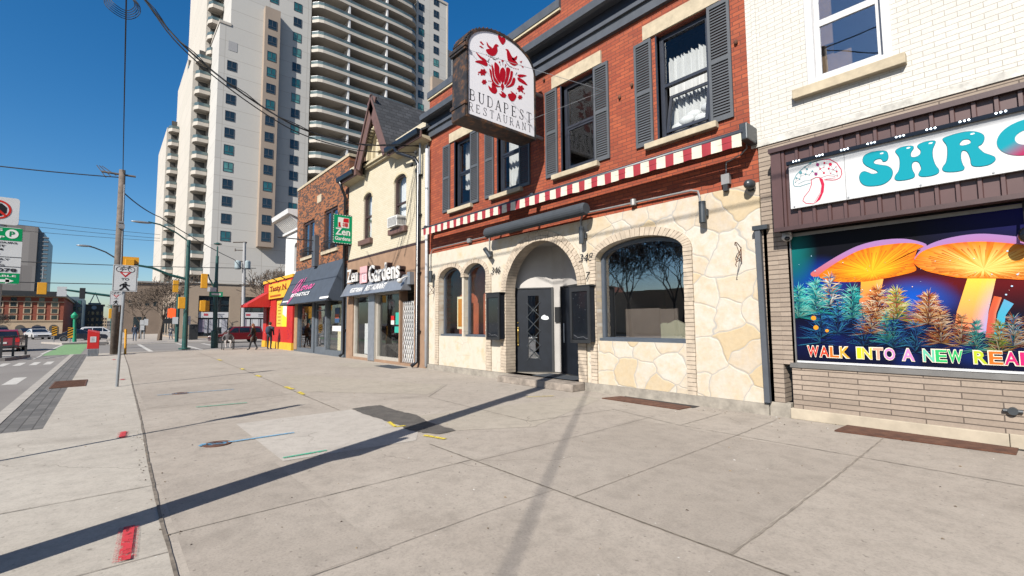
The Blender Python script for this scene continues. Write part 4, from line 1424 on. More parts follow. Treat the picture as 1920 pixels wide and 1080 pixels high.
# ------------------------------------------------------------------ the white brick shop on the right
SB = thing('white_brick_shop', 'white painted brick shop with tan stone ground floor and brown metal fascia', 'building', (0, D, 0))
X0, X1 = -2.92, 9.0
wx0, wx1, wz0, wz1 = -2.16, -1.13, 5.10, 7.3
m = MB()
wallfill(m, [rectl(X0-.12, X1, 4.38, 10.5), rectl(wx0, wx1, wz0, wz1), rectl(2.2, 3.3, wz0, wz1)], D, .3)
m.box(X0-.02, X0+.05, D-.02, D, 4.38, 10.5)
m.box(X0, X1, D-.05, D+.0, 4.36, 4.50)
m.build('upper_wall', 'white_brick', SB)
m = MB()
m.box(X0, X1, D-.055, D-.05, 4.36, 4.46)
m.build('peeling_band', 'peeling_paint', SB)
m = MB()
m.box(X0-.1, X1, D+.3, D+8, 4.0, 4.2)
m.build('upper_floor', 'interior_brown', SB)
for wx, nm in ((wx0, 'white sash window above the shop sign'), (2.2, 'white sash window further right')):
    wxe = wx+1.03
    m = MB()
    zm = 6.08
    m.fill([rectl(wx, wxe, wz0, wz1), rectl(wx+.10, wxe-.10, wz0+.10, wz1-.1)], .16, (0, D+.14, 0), EX, EZ, NY)
    m.fill([rectl(wx+.10, wxe-.10, wz0+.10, zm+.05), rectl(wx+.17, wxe-.17, wz0+.17, zm-.05)], .05, (0, D+.12, 0), EX, EZ, NY)
    m.fill([rectl(wx+.10, wxe-.10, zm-.02, wz1-.1), rectl(wx+.16, wxe-.16, zm+.05, wz1-.16)], .04, (0, D+.16, 0), EX, EZ, NY)
    f = m.build('window', 'white_vinyl', SB)
    f['label'] = nm
    g = MB()
    g.box(wx+.16, wxe-.16, D+.09, D+.095, wz0+.16, zm-.04)
    g.box(wx+.15, wxe-.15, D+.135, D+.14, zm+.04, wz1-.15)
    g.build('pane', 'window_glass_dark', f)
    m = MB()
    m.box(wx-.2, wxe+.14, D-.11, D+.2, 4.95, 5.10)
    m.build('sill', 'limestone', f, bevel=.01)
    m = MB()
    m.box(wx+.12, wx+.5, D+.34, D+.37, wz0, wz0+.55)
    m.box(wx+.05, wx+.25, D+.45, D+.48, wz0, wz1)
    m.build('stored_boards', 'wood_tan', f)
    m = MB()
    m.box(wx-.5, wxe+.5, D+1.6, D+1.7, 4.2, wz1+.5)
    m.build('room_wall', 'interior_gray', f)
m = MB()
m.box(X0, X0+.22, D-.035, D+.3, .22, 4.36)
m.build('pilaster', 'stone_brick_short', SB)
m = MB()
m.box(X0+.22, X1, D-.035, D+.3, 4.15, 4.36)
m.box(X0+.22, -2.53, D-.03, D+.3, .82, 4.15)
m.box(-2.58, X1, D-.04, D+.3, .16, .78)
m.build('stone_wall', 'stone_brick', SB)
m = MB()
m.box(-2.62, -.33, D-.075, D+.1, 0, .16)
m.box(-.325, X1, D-.07, D+.1, 0, .165)
m.build('plinth', 'plinth_stone', SB, bevel=.008)
MB().box(X0, -2.62, D-.04, D+.1, 0, .22).build('plinth_end', 'curb_stone', SB)
m = MB()
m.box(-2.6, X1, D-.06, D+.02, .78, .815)
m.box(-2.6, X1, D-.045, D+.02, .815, .85)
m.box(-2.56, -2.51, D-.03, D+.05, .85, 2.84)
m.build('shop_window_frame', 'alu_gray', SB)
MB().box(-2.53, X1, D+.06, D+.2, .82, 4.2).build('shop_window_back', 'dark_void', SB)
# fascia
FY = 7.74
m = MB()
m.box(-2.62, X1, FY+.02, D-.04, 2.88, 4.13)
m.build('fascia_body', 'brown_metal', SB)
m = MB()
for k in range(62):
    x = -2.50+k*.19
    if x < X1-.1:
        m.hexa([(x, FY+.02, 2.90), (x+.055, FY+.02, 2.90), (x+.045, FY-.015, 2.90), (x+.01, FY-.015, 2.90), (x, FY+.02, 4.10), (x+.055, FY+.02, 4.10), (x+.045, FY-.015, 4.10), (x+.01, FY-.015, 4.10)])
m.box(-2.64, -2.50, FY-.025, D-.04, 2.88, 4.12)
m.build('fascia_ribs', 'brown_metal', SB)
m = MB()
m.box(-2.66, X1, FY-.06, D-.04, 4.10, 4.17)
m.box(-2.64, X1, FY-.03, FY+.02, 2.86, 2.92)
m.build('fascia_trim', 'brown_metal_dark', SB)
MB().box(-2.5, X1, D-.02, D+.04, 2.80, 2.85).build('soffit_trim', 'alu_gray', SB)
# shop sign
sy = FY-.06
SS = thing('shop_sign', 'long white sign board with a dotted mushroom logo and teal bubble letters', 'sign', (1.0, sy, 3.17))
m = MB()
m.box(-2.38, -1.685, sy, FY-.015, 3.17, 3.84)
m.box(-1.68, 4.5, sy, FY-.015, 3.17, 3.84)
m.build('board', 'sign_white', SS)
m = MB()
m.box(-2.40, 4.5, sy-.045, sy+.02, 3.835, 3.885)
m.build('light_bar', 'black_gloss', SS)
m = MB()
k = 0
while -2.30+k*.30 < 4.4:
    x = -2.30+k*.30
    for j in range(3):
        m.ell((x+j*.038, sy-.05, 3.868), .011, .010, .011, 8, 6)
    k += 1
m.build('leds', 'led', SS)
m = MB()
for x in (-2.33, -1.66, -.9, -.26, .4, 1.1):
    m.tube([(x, sy-.008, 3.195), (x, sy, 3.195)], .012, 8)
m.build('screws', 'galv', SS)
def Q(u, v):
    p = W(1460+u*.23958, 180+v*.23969, sy)
    return (p.x, p.z)
TEAL, TDK = (.012, .32, .40), (.02, .16, .22)
S_ = [(850, 445), (856, 480), (845, 505), (818, 512), (808, 495), (786, 490), (755, 500), (742, 522), (760, 535), (800, 542), (850, 550), (882, 572), (890, 610), (868, 655), (815, 690), (745, 703), (680, 700), (645, 675), (634, 635), (645, 605), (668, 592), (700, 600), (730, 612), (765, 608), (778, 596), (760, 580), (715, 560), (675, 535), (660, 505), (672, 470), (715, 445), (775, 433), (830, 432)]
H_ = [(915, 433), (955, 405), (1020, 393), (1052, 396), (1053, 412), (1035, 440), (1032, 470), (1050, 482), (1085, 475), (1110, 455), (1112, 425), (1090, 402), (1092, 385), (1140, 362), (1200, 352), (1226, 356), (1222, 375), (1204, 420), (1205, 480), (1225, 540), (1252, 578), (1245, 605), (1190, 625), (1120, 630), (1098, 618), (1102, 600), (1118, 570), (1105, 530), (1085, 512), (1055, 515), (1040, 540), (1045, 580), (1063, 615), (1055, 638), (1000, 655), (935, 661), (912, 650), (915, 625), (940, 590), (950, 540), (945, 480)]
R_ = [(1285, 340), (1325, 318), (1400, 295), (1480, 280), (1550, 283), (1600, 305), (1607, 340), (1590, 375), (1560, 395), (1575, 420), (1610, 448), (1660, 465), (1690, 480), (1692, 505), (1650, 535), (1580, 550), (1525, 548), (1508, 530), (1502, 490), (1480, 440), (1450, 425), (1428, 440), (1425, 490), (1440, 540), (1452, 560), (1440, 580), (1380, 592), (1310, 592), (1285, 578), (1288, 555), (1312, 520), (1322, 460), (1318, 390)]
Rh = [(1415, 375), (1440, 345), (1480, 338), (1504, 352), (1500, 372), (1465, 385), (1430, 390)]
def letter(m, loops, colfn, off):
    sm = [smooth_loop([Q(*p) for p in lp], 4) for lp in loops]
    k0 = len(m.f)
    m.fill(sm, .003, (0, sy-off, 0), EX, EZ, NY)
    for i in range(k0, len(m.f)):
        m.c[i] = [colfn(m.v[j][0], m.v[j][2]) for j in m.f[i]]
def fat(lp, k):
    c = Vector((sum(p[0] for p in lp)/len(lp), sum(p[1] for p in lp)/len(lp)))
    out = []
    n = len(lp)
    for i in range(n):
        a, b = Vector(lp[i-1]), Vector(lp[(i+1) % n])
        t = (b-a).normalized()
        nn = Vector((t.y, -t.x))
        out.append(tuple(Vector(lp[i])+nn*k))
    return out
def area(lp):
    return sum(lp[i-1][0]*lp[i][1]-lp[i][0]*lp[i-1][1] for i in range(len(lp)))
m = MB()
for lp, hole in ((S_, None), (H_, None), (R_, Rh)):
    sg = 1 if area(lp) > 0 else -1
    loops = [fat(lp, 4*sg)]
    if hole:
        sh_ = 1 if area(hole) > 0 else -1
        loops.append(fat(hole, -3*sh_))
    letter(m, loops, lambda x, z: TDK, 0)
    letter(m, [lp]+([hole] if hole else []), lambda x, z: TEAL, .004)
def el(cx, cz, rx, rz, k=40):
    return [(cx+rx*math.cos(2*PI*i/k), cz+rz*math.sin(2*PI*i/k)) for i in range(k)]
def ocol(x, z):
    d = (x-.02)*.8+(3.56-z)*1.4
    t = max(0, min(1, (d+.02)/.28))
    return tuple(TEAL[i]*(1-t)+(.42, .02, .10)[i]*t for i in range(3))
ox, oz = .03, 3.53
k0 = len(m.f)
n = 64
for i in range(n):
    a0, a1 = 2*PI*i/n, 2*PI*(i+1)/n
    for r0, r1 in ((.42, .62), (.62, .82), (.82, 1.0)):
        q = [(ox+.245*r*math.cos(a)*(1.0), oz+.205*r*math.sin(a)) for r, a in ((r0, a0), (r1, a0), (r1, a1), (r0, a1))]
        m.add([(x, sy-.006, z) for x, z in q], [(0, 1, 2, 3)], [[ocol(x, z) for x, z in q]])
for cx in (.62, 1.22):
    m.col = TEAL if cx < 1 else (.42, .02, .10)
    if cx < 1:
        m.fill([el(cx, oz, .24, .2), el(cx, oz, .1, .085)], .003, (0, sy-.004, 0), EX, EZ, NY)
    else:
        m.text('M', .55, (1.0, sy-.004, 3.34), EX, EZ, NY, .003, .03)
m.col = (.85, .93, .95)
for u, v in ((808, 450), (1016, 407), (1190, 370), (1517, 297)):
    c = Q(u, v)
    m.fill([el(c[0], c[1], .02, .010, 12)], .002, (0, sy-.008, 0), EX, EZ, NY)
m.build('bubble_letters', 'print_gloss', SS)
# mushroom logo
m = MB()
def curv(pts, wd, col, close=False):
    m.col = col
    q = smooth_loop([Q(*p) for p in pts], 4) if close else [Q(*p) for p in pts]
    ribbon(m, q, wd, (0, sy, 0), EX, EZ, NY, .003, close)
LT, LR = (.10, .28, .33), (.55, .02, .07)
curv([(115, 690), (118, 660), (140, 615), (185, 570), (250, 525), (330, 497)], .010, LT)
curv([(330, 497), (400, 495), (455, 525), (490, 575), (495, 610), (480, 640), (450, 655), (420, 658), (358, 655)], .010, LR)
curv([(115, 690), (125, 706), (165, 708), (250, 680)], .008, LT)
curv([(150, 690), (200, 665), (255, 655), (290, 640)], .004, LT)
curv([(330, 640), (380, 622), (440, 628), (445, 640), (370, 650)], .004, LR)
curv([(255, 655), (258, 690), (240, 740), (200, 790), (190, 820), (215, 840), (275, 843)], .009, LR)
curv([(318, 640), (335, 690), (330, 750), (300, 800), (275, 840)], .005, LR)
curv([(255, 655), (290, 638), (320, 636)], .009, LR)
m.col = LR
st = [(320, 634), (345, 650), (358, 690), (352, 750), (325, 810), (280, 843), (300, 815), (330, 760), (338, 700)]
m.fill([[Q(*p) for p in st]], .003, (0, sy, 0), EX, EZ, NY)
dots = [(248, 528, 9, 0), (305, 537, 13, 2), (358, 524, 8, 1), (405, 534, 13, 1), (172, 600, 12, 0), (222, 572, 8, 0), (264, 588, 7, 0), (325, 570, 7, 1), (392, 568, 8, 1), (455, 590, 7, 1), (212, 612, 7, 0), (292, 610, 13, 2), (355, 602, 8, 1), (140, 642, 7, 0), (165, 650, 6, 0), (293, 512, 4, 0), (355, 557, 4, 1), (428, 576, 4, 1), (405, 606, 4, 1), (460, 625, 4, 1), (203, 555, 4, 0), (240, 618, 4, 0), (450, 553, 4, 1), (175, 625, 4, 0), (132, 675, 4, 0)]
for i, (u, v, r, k) in enumerate(dots):
    m.col = (LT, LR, (.25, .03, .15))[k]
    m.fill([[Q(u+r*math.cos(2*PI*j/12), v+r*1.0*math.sin(2*PI*j/12)) for j in range(12)]], .003, (0, sy-.001, 0), EX, EZ, NY)
for i in range(len(dots)):
    dd = sorted((( (dots[j][0]-dots[i][0])**2+(dots[j][1]-dots[i][1])**2), j) for j in range(len(dots)) if j != i)[:2]
    for _, j in dd:
        curv([dots[i][:2], dots[j][:2]], .003, (.35, .30, .33))
m.build('mushroom_logo', 'print', SS)
# ------------------------------------------------------------------ window poster of glowing mushrooms
PY = D-.005
PO = thing('window_poster', 'wide printed poster of glowing orange mushrooms and spiky plants under the fascia', 'poster', (.5, PY, .86))
def K(u, v):
    p = W(1480+u*.29630, 380+v*.29630, PY)
    return (p.x, p.z)
PX0, PX1, PZ0, PZ1 = -2.51, 2.4, .875, 2.86
def lerp(a, b, t):
    t = max(0, min(1, t))
    return tuple(a[i]+(b[i]-a[i])*t for i in range(3))
def bgc(x, z):
    u, v = (x-PX0)/2.5, (PZ1-z)/(PZ1-PZ0)
    n1 = mnoise.noise((x*1.3, z*1.6, 3.1))
    n2 = mnoise.noise((x*2.7, z*2.9, 8.4))
    c = (.004, .004, .035)
    c = lerp(c, (.002, .002, .02), max(0, 1-abs(v-.15)*5))
    if u > .6:
        c = lerp(c, (.008, .008, .30), (u-.55)*2.0*max(0, 1-v*3.2))
    if u > .1:
        c = lerp(c, (.24, .008, .015), max(0, 1-abs(v-.45)*4.5)*min(1, max(0, .2+n1*1.2+(u-.3)*1.5)))
    c = lerp(c, (.005, .10, .45), max(0, 1-((u-.10)**2*14+(v-.40)**2*22)))
    c = lerp(c, (.01, .18, .62), max(0, 1-((u-.56)**2*26+(v-.55)**2*38)))
    c = lerp(c, (.01, .25, .25), max(0, 1-((u-.0)**2*50+(v-.15)**2*10)))
    c = lerp(c, (.006, .03, .16), max(0, (v-.62)*3))
    c = lerp(c, (.004, .006, .03), max(0, (v-.80)*4))
    if n2 > .15:
        c = lerp(c, (.02, .12, .5), (n2-.15)*.7*(v > .5))
    return c
m = MB()
nx, nz = 130, 54
gx = [PX0+(PX1-PX0)*i/nx for i in range(nx+1)]
gz = [PZ0+(PZ1-PZ0)*i/nz for i in range(nz+1)]
for i in range(nx):
    for j in range(nz):
        q = [(gx[i], gz[j]), (gx[i+1], gz[j]), (gx[i+1], gz[j+1]), (gx[i], gz[j+1])]
        m.add([(x, PY, z) for x, z in q], [(0, 1, 2, 3)], [[bgc(x, z) for x, z in q]])
for i, cc in enumerate(m.c):
    m.c[i] = [tuple(min(1, q**1.45) for q in p) for p in cc]
m.build('night_background', 'print', PO)
rp = random.Random(21)
m = MB()
lay = [0]
def put(pts, cols, dy):
    m.add([(p[0], PY-dy, p[1]) for p in pts], [tuple(range(len(pts)))], [cols])
def cap(top, rim, cen, dy, base, hi, edge):
    # top: skin outline; rim: underside outline; gills fan from cen
    tp = [K(*p) for p in smooth_loop(top, 5)]
    c = Vector((sum(p[0] for p in tp)/len(tp), sum(p[1] for p in tp)/len(tp)))
    n = len(tp)
    zt = max(p[1] for p in tp)
    zb = min(p[1] for p in tp)
    for i in range(n):
        a, b = tp[i], tp[(i+1) % n]
        cc = [lerp((.58, .12, .07), (.36, .20, .46), (q[1]-zb)/(zt-zb)*1.3) for q in (a, b)]
        put([a, b, tuple(c)], cc+[(.45, .15, .35)], dy)
    rm = [K(*p) for p in smooth_loop(rim, 8)]
    C = K(*cen)
    n = len(rm)
    for i in range(n):
        a, b = rm[i], rm[(i+1) % n]
        k = rp.random()
        e = lerp(edge, base, k*.9)
        inn = lerp(base, hi, rp.uniform(.2, 1))
        m1 = (a[0]*.45+C[0]*.55, a[1]*.45+C[1]*.55)
        m2 = (b[0]*.45+C[0]*.55, b[1]*.45+C[1]*.55)
        mid = lerp(base, hi, .3+rp.uniform(-.3, .4))
        put([a, b, m2, m1], [e, e, mid, mid], dy+.0015)
        put([m1, m2, C], [mid, mid, inn], dy+.0015)
    for i in range(0, n, 2):
        a = rm[i]
        t0, t1 = rp.uniform(.12, .3), rp.uniform(.5, .8)
        p = Vector(a).lerp(Vector(C), t0)
        q = Vector(a).lerp(Vector(C), t1)
        if Vector(a).x == q.x:
            continue
        nrm = Vector((-(q-p).y, (q-p).x)).normalized()*rp.uniform(.002, .006)
        put([tuple(p-nrm), tuple(p+nrm), tuple(q)], [(.42, .10, .01)]*2+[base], dy+.003)
def stem(pts_l, pts_r, ct, cb, dy, cr=None):
    L = [K(*p) for p in pts_l]
    Rr = [K(*p) for p in pts_r]
    n = len(L)
    for i in range(n-1):
        for k in range(6):
            f0, f1 = k/6, (k+1)/6
            t0, t1 = i/(n-1), (i+1)/(n-1)
            def col(t, f):
                c = lerp(ct, cb, t)
                c = lerp(c, cr or (.75, .5, .3), max(0, f-.55)*2*t if cr else max(0, f-.6)*.6)
                return c
            q = [Vector(L[i]).lerp(Vector(Rr[i]), f0), Vector(L[i]).lerp(Vector(Rr[i]), f1), Vector(L[i+1]).lerp(Vector(Rr[i+1]), f1), Vector(L[i+1]).lerp(Vector(Rr[i+1]), f0)]
            put([tuple(x) for x in q], [col(t0, f0), col(t0, f1), col(t1, f1), col(t1, f0)], dy)
ORB, ORH, ORE = (.80, .24, .004), (.95, .58, .02), (.66, .085, .004)
# small mushroom behind
stem([(455, 470), (450, 560), (440, 660)], [(600, 460), (580, 560), (570, 660)], (.85, .42, .03), (.75, .16, .08), .001)
cap([(135, 450), (165, 425), (300, 340), (430, 275), (560, 240), (700, 228), (800, 240), (870, 268), (810, 300), (600, 290), (400, 340), (230, 440), (190, 465), (150, 468)],
    [(190, 460), (230, 425), (330, 360), (450, 300), (600, 268), (760, 255), (850, 275), (810, 300), (790, 380), (800, 430), (700, 460), (600, 480), (500, 496), (400, 502), (290, 500), (210, 482)], (525, 440), .002, ORB, ORH, ORE)
# large mushroom
stem([(1130, 470), (1095, 580), (1060, 690), (1045, 800)], [(1310, 470), (1290, 560), (1260, 690), (1250, 830)], (.90, .60, .06), (.80, .22, .12), .004, (.25, .35, .75))
cap([(790, 360), (830, 300), (920, 250), (1050, 215), (1200, 197), (1350, 205), (1500, 225), (1640, 260), (1740, 320), (1760, 380), (1700, 330), (1500, 270), (1200, 255), (1000, 270), (860, 310)],
    [(795, 390), (800, 350), (860, 300), (1000, 262), (1200, 246), (1400, 258), (1600, 290), (1730, 350), (1755, 400), (1720, 440), (1600, 470), (1480, 488), (1350, 480), (1200, 478), (1080, 476), (960, 455), (860, 430)], (1230, 420), .006, ORB, (.97, .82, .25), ORE)
# far small stalks
stem([(1295, 590), (1262, 690), (1240, 850)], [(1345, 600), (1310, 700), (1295, 860)], (.60, .10, .03), (.50, .08, .06), .005)
stem([(1360, 610), (1320, 700), (1290, 860)], [(1420, 640), (1370, 710), (1350, 860)], (.10, .35, .55), (.02, .40, .50), .0052, (.05, .4, .6))
PAL = {'teal': [(.01, .28, .28), (.03, .45, .42), (.01, .14, .22), (.10, .55, .50), (.25, .6, .5)],
       'orange': [(.55, .12, .03), (.70, .28, .06), (.30, .05, .02), (.80, .50, .25), (.16, .03, .02), (.85, .66, .5)],
       'green': [(.35, .50, .05), (.65, .62, .12), (.55, .22, .05), (.15, .25, .05), (.80, .72, .45), (.5, .1, .05)],
       'blue': [(.01, .06, .30), (.02, .16, .50), (.0, .03, .12), (.05, .35, .6), (.01, .02, .08)],
       'mix': [(.02, .30, .35), (.5, .15, .05), (.7, .5, .3), (.05, .15, .4), (.75, .75, .7)]}
def spiky(u, v, r, pal, n, dy, up=.0, tiers=6, ht=170):
    n = int(n*2.2)
    r *= 1.15
    for tr in range(tiers):
        cv = v-ht/2+ht*tr/max(1, tiers-1)
        rr = r*(.45+.55*tr/max(1, tiers-1))
        for k in range(n//tiers):
            a = rp.uniform(-.35, PI+.35)
            l = rr*rp.uniform(.5, 1.1)
            du, dv = math.cos(a)*l, -math.sin(a)*l*.75
            wv = rp.uniform(2, 4.5)
            p0 = K(u-math.sin(a)*wv, cv-math.cos(a)*wv)
            p1 = K(u+math.sin(a)*wv, cv+math.cos(a)*wv)
            p2 = K(u+du, cv+dv-up*l)
            c = sh(rp.choice(PAL[pal]), 1.25-.75*max(0, min(1, (cv-560)/300)))
            put([p0, p2, p1], [sh(c, .22), sh(c, 1.2), sh(c, .22)], dy+rp.uniform(0, .0018))
for args in ((60, 640, 150, 'teal', 90), (170, 600, 130, 'teal', 90), (260, 560, 120, 'mix', 60), (400, 640, 130, 'teal', 80), (310, 740, 150, 'blue', 70), (200, 800, 160, 'blue', 60), (470, 820, 150, 'blue', 60), (560, 640, 130, 'orange', 80), (520, 740, 130, 'orange', 80), (660, 830, 150, 'blue', 60), (680, 650, 130, 'green', 120), (620, 800, 120, 'teal', 50), (880, 680, 150, 'orange', 130), (960, 800, 140, 'orange', 80), (1090, 810, 110, 'orange', 70), (800, 860, 140, 'blue', 60), (1180, 850, 110, 'teal', 60), (1330, 860, 120, 'green', 80), (1420, 820, 130, 'mix', 90), (1560, 800, 150, 'orange', 90), (1750, 780, 150, 'teal', 90), (1950, 780, 150, 'orange', 90), (2150, 780, 150, 'green', 90)):
    spiky(*args, dy=.009)
for i in range(60):
    u, v = rp.uniform(20, 1900), rp.uniform(300, 640)
    r = rp.choice([2, 2, 3, 4, 6])
    c = K(u, v)
    rr = r*.0016
    c0 = rp.choice([(.6, .7, .8), (.5, .7, .9), (.9, .6, .5)])
    put([(c[0]+rr*math.cos(k*PI/4), c[1]+rr*math.sin(k*PI/4)) for k in range(8)], [c0]*8, .0125)
for u, v, r in ((155, 730, 20), (170, 790, 20), (240, 810, 14)):
    c = K(u, v)
    put([(c[0]+r*.0017*math.cos(k*PI/6), c[1]+r*.0017*math.sin(k*PI/6)) for k in range(12)], [(.75, .30, .02)]*12, .0125)
m.build('printed_artwork', 'print', PO)
m = MB()
m.box(PX0, PX1, PY-.016, PY+.005, PZ0-.018, PZ0+.012)
m.build('white_edge', 'sign_white', PO)
m = MB()
words = [('WALK', 115, 385, 887, 958, ['r1', 'r2', 'o1', 'o2']), ('INTO', 425, 672, 905, 972, ['y1', 'y2', 'p1', 'p2']), ('A', 712, 797, 907, 985, ['p2']), ('NEW', 845, 1104, 915, 997, ['g1', 'g2', 'g2']), ('REAL', 1165, 1560, 925, 1010, ['l1', 'o1', 'm1', 'm1'])]
PC = {'r1': (.55, .02, .02), 'r2': (.65, .05, .02), 'o1': (.75, .16, .02), 'o2': (.78, .38, .04), 'y1': (.82, .68, .02), 'y2': (.80, .55, .05), 'p1': (.80, .35, .25), 'p2': (.72, .25, .55), 'g1': (.15, .55, .38), 'g2': (.03, .48, .14), 'l1': (.48, .58, .03), 'm1': (.62, .02, .16)}
for wd, ua, ub, va, vb, cs in words:
    n = len(wd)
    xa, xb = K(ua, vb)[0], K(ub, vb)[0]
    zb, zt = K(ua, vb)[1], K(ua, va)[1]
    zb = .955
    zt = 1.115
    wts = [1.25 if ch in 'WM' else 'I' == ch and .48 or 1 for ch in wd]
    x = xa
    for ch, c, wt in zip(wd, cs, wts):
        cw = (xb-xa)*wt/sum(wts)
        m.col = (.80, .74, .60)
        m.text(ch, .2, (x, PY-.0135, zb-.008), EX, EZ, NY, .001, .012, 0, (cw*1.0, zt-zb+.016))
        m.col = PC[c]
        m.text(ch, .2, (x+.010, PY-.0155, zb+.002), EX, EZ, NY, .001, .004, 0, (cw*.90, zt-zb-.006))
        x += cw
m.build('slogan', 'print', PO)
# small fittings on the shop
t = thing('security_camera', 'small white dome camera at the upper left corner of the poster', 'camera', (-2.55, 7.97, 2.8))
m = MB()
m.ell((-2.54, 7.95, 2.79), .075, .075, .06, 14, 8)
m.box(-2.60, -2.48, 7.93, 8.01, 2.80, 2.87)
m.build('housing', 'camera_white', t, smooth=True)
m = MB()
m.ell((-2.52, 7.89, 2.765), .04, .035, .035, 12, 8)
m.build('lens', 'black_gloss', t, smooth=True)
t = thing('gooseneck_lamp', 'black round lamp hanging under the fascia over the poster', 'wall light', (-.05, 7.85, 2.4))
m = MB()
m.ell((-.05, 7.82, 2.45), .075, .07, .09, 14, 10)
m.build('lamp_head', 'black_gloss', t, smooth=True)
m = MB()
m.tube([(-.05, 7.84, 2.5), (-.05, 7.88, 2.7), (-.05, 7.92, 2.86)], .015, 8)
m.build('arm', 'black_paint', t)
t = thing('hose_bib', 'round dark pipe cap low on the tan stone wall', 'pipe cap', (-.28, 7.97, .42))
m = MB()
m.tube([(-.28, 8.0, .43), (-.28, 7.95, .43)], .045, 12)
m.tube([(-.36, 7.975, .43), (-.2, 7.975, .43)], .022, 8)
m.build('cap', 'fixture_dark', t)
# ------------------------------------------------------------------ cream brick gabled building
ZB_ = thing('gabled_building', 'cream painted brick building with a steep shingled gable and tan stucco shopfront', 'building', (-17.05, D, 0))
ZX0, ZX1 = -20.28, -13.48
w1 = (-18.66, -17.86, 4.98, 6.72)
w2 = (-15.90, -14.97, 5.02, 6.80)
m = MB()
wallfill(m, [rectl(ZX0, ZX1, 4.30, 8.5), archl(w1[0], w1[1], w1[2], w1[3], .22), archl(w2[0], w2[1], w2[2], w2[3], .24)], D, .3)
m.prism([(-18.26, D, 8.5), (-15.94, D, 8.5), (-17.1, D, 10.45)], (0, .3, 0))
m.build('upper_wall', 'cream_brick', ZB_)
m = MB()
m.box(ZX0, ZX0+.05, D+.3, D+9, 0, 8.3)
m.box(ZX1-.03, ZX1, D+.3, D+9, 0, 8.3)
m.box(ZX0, ZX1, D+8.9, D+9, 0, 8.3)
m.build('side_walls', 'cream_brick', ZB_)
m = MB()
m.box(ZX0, ZX1, D-.02, D+.1, 4.22, 4.31)
m.build('band_course', 'brown_dark', ZB_)
for wv, nm in ((w1, 'narrow arched window with brown frame'), (w2, 'arched window with an air conditioner in it')):
    x0, x1, z0, zs = wv
    r = .22
    m = MB()
    m.fill([archl(x0, x1, z0, zs, r), archl(x0+.09, x1-.09, z0+.09, zs, r-.06)], .10, (0, D+.16, 0), EX, EZ, NY)
    m.box(x0+.08, x1-.08, D+.07, D+.14, 5.92, 5.99)
    f = m.build('window', 'brown_dark', ZB_)
    f['label'] = nm
    MB().fill([archl(x0+.09, x1-.09, z0+.09, zs, r-.06)], .006, (0, D+.13, 0), EX, EZ, NY).build('pane', 'window_glass', f)
    m = MB()
    for k in range(24):
        ua, ub = x0+(x1-x0)*k/24, x0+(x1-x0)*(k+1)/24
        m.poly([(ua, D+.28+.02*math.sin(k*1.9), z0), (ub, D+.28+.02*math.sin(k*1.9+1.9), z0), (ub, D+.28+.02*math.sin(k*1.9+1.9), zs+r), (ua, D+.28+.02*math.sin(k*1.9), zs+r)])
    m.build('curtain', 'curtain', f)
    m = MB()
    m.fill([[(x0-.02, zs-.02)]+[((x0+x1)/2+(x1-x0)/2*1.02*math.cos(PI-PI*i/14), zs+(r+.02)*math.sin(PI*i/14)) for i in range(15)]+[(x1+.02, zs-.02)]+[((x0+x1)/2+(x1-x0)/2*1.16*math.cos(PI*i/14), zs+(r+.10)*math.sin(PI*i/14)) for i in range(15)]], .03, (0, D+.01, 0), EX, EZ, NY)
    m.build('arch_hood', 'cream_paint', f)
    m = MB()
    m.box(x0-.20, x1+.14, D-.16, D+.12, z0-.22, z0-.01)
    m.build('sill', 'brown_trim', f, bevel=.012)
t = thing('air_conditioner', 'white window air conditioner sticking out of the gabled house window', 'air conditioner', (-15.45, D-.1, 5.02))
MB().box(-15.86, -15.10, D-.30, D+.2, 5.03, 5.42).build('case', 'ac_white', t, bevel=.012)
m = MB()
for k in range(9):
    m.box(-15.80, -15.16, D-.306, D-.30, 5.08+k*.034, 5.094+k*.034)
for k in range(5):
    m.box(-15.10, -15.094, D-.27+k*.06, D-.24+k*.06, 5.1, 5.36)
m.build('grille', 'conduit', t)
# gable and roof
gx, gz_, gy = -17.1, 10.60, 7.60
gl_, gr_ = (-18.58, 8.02), (-15.62, 8.02)
def slope_board(p, q, wd, y0, y1, mb):
    d = Vector((q[0]-p[0], q[1]-p[1]))
    nn = Vector((-d.y, d.x)).normalized()*wd
    if nn.y > 0:
        nn = -nn
    mb.prism([(p[0], y0, p[1]), (q[0], y0, q[1]), (q[0]+nn.x, y0, q[1]+nn.y), (p[0]+nn.x, y0, p[1]+nn.y)], (0, y1-y0, 0))
m = MB()
slope_board(gl_, (gx, gz_), .46, gy, gy+.06, m)
slope_board((gx, gz_), gr_, .46, gy, gy+.06, m)
slope_board((gl_[0]-.02, gl_[1]+.02), (gx, gz_+.03), .10, gy-.05, gy, m)
slope_board((gx, gz_+.03), (gr_[0]+.02, gr_[1]+.02), .10, gy-.05, gy, m)
m.build('barge_board', 'brown_trim', ZB_)
m = MB()
arc = [(gx+.78*math.cos(PI-PI*i/16), 8.75+.72*math.sin(PI*i/16)) for i in range(17)]
m.fill([[(-18.30, 8.15), (gx, 10.35), (-15.90, 8.15), (gx+.78, 8.15)]+arc[::-1]+[(gx-.78, 8.15)]], .05, (0, gy+.15, 0), EX, EZ, NY)
m.build('apex_panel', 'brown_trim', ZB_)
m = MB()
rg = MB()
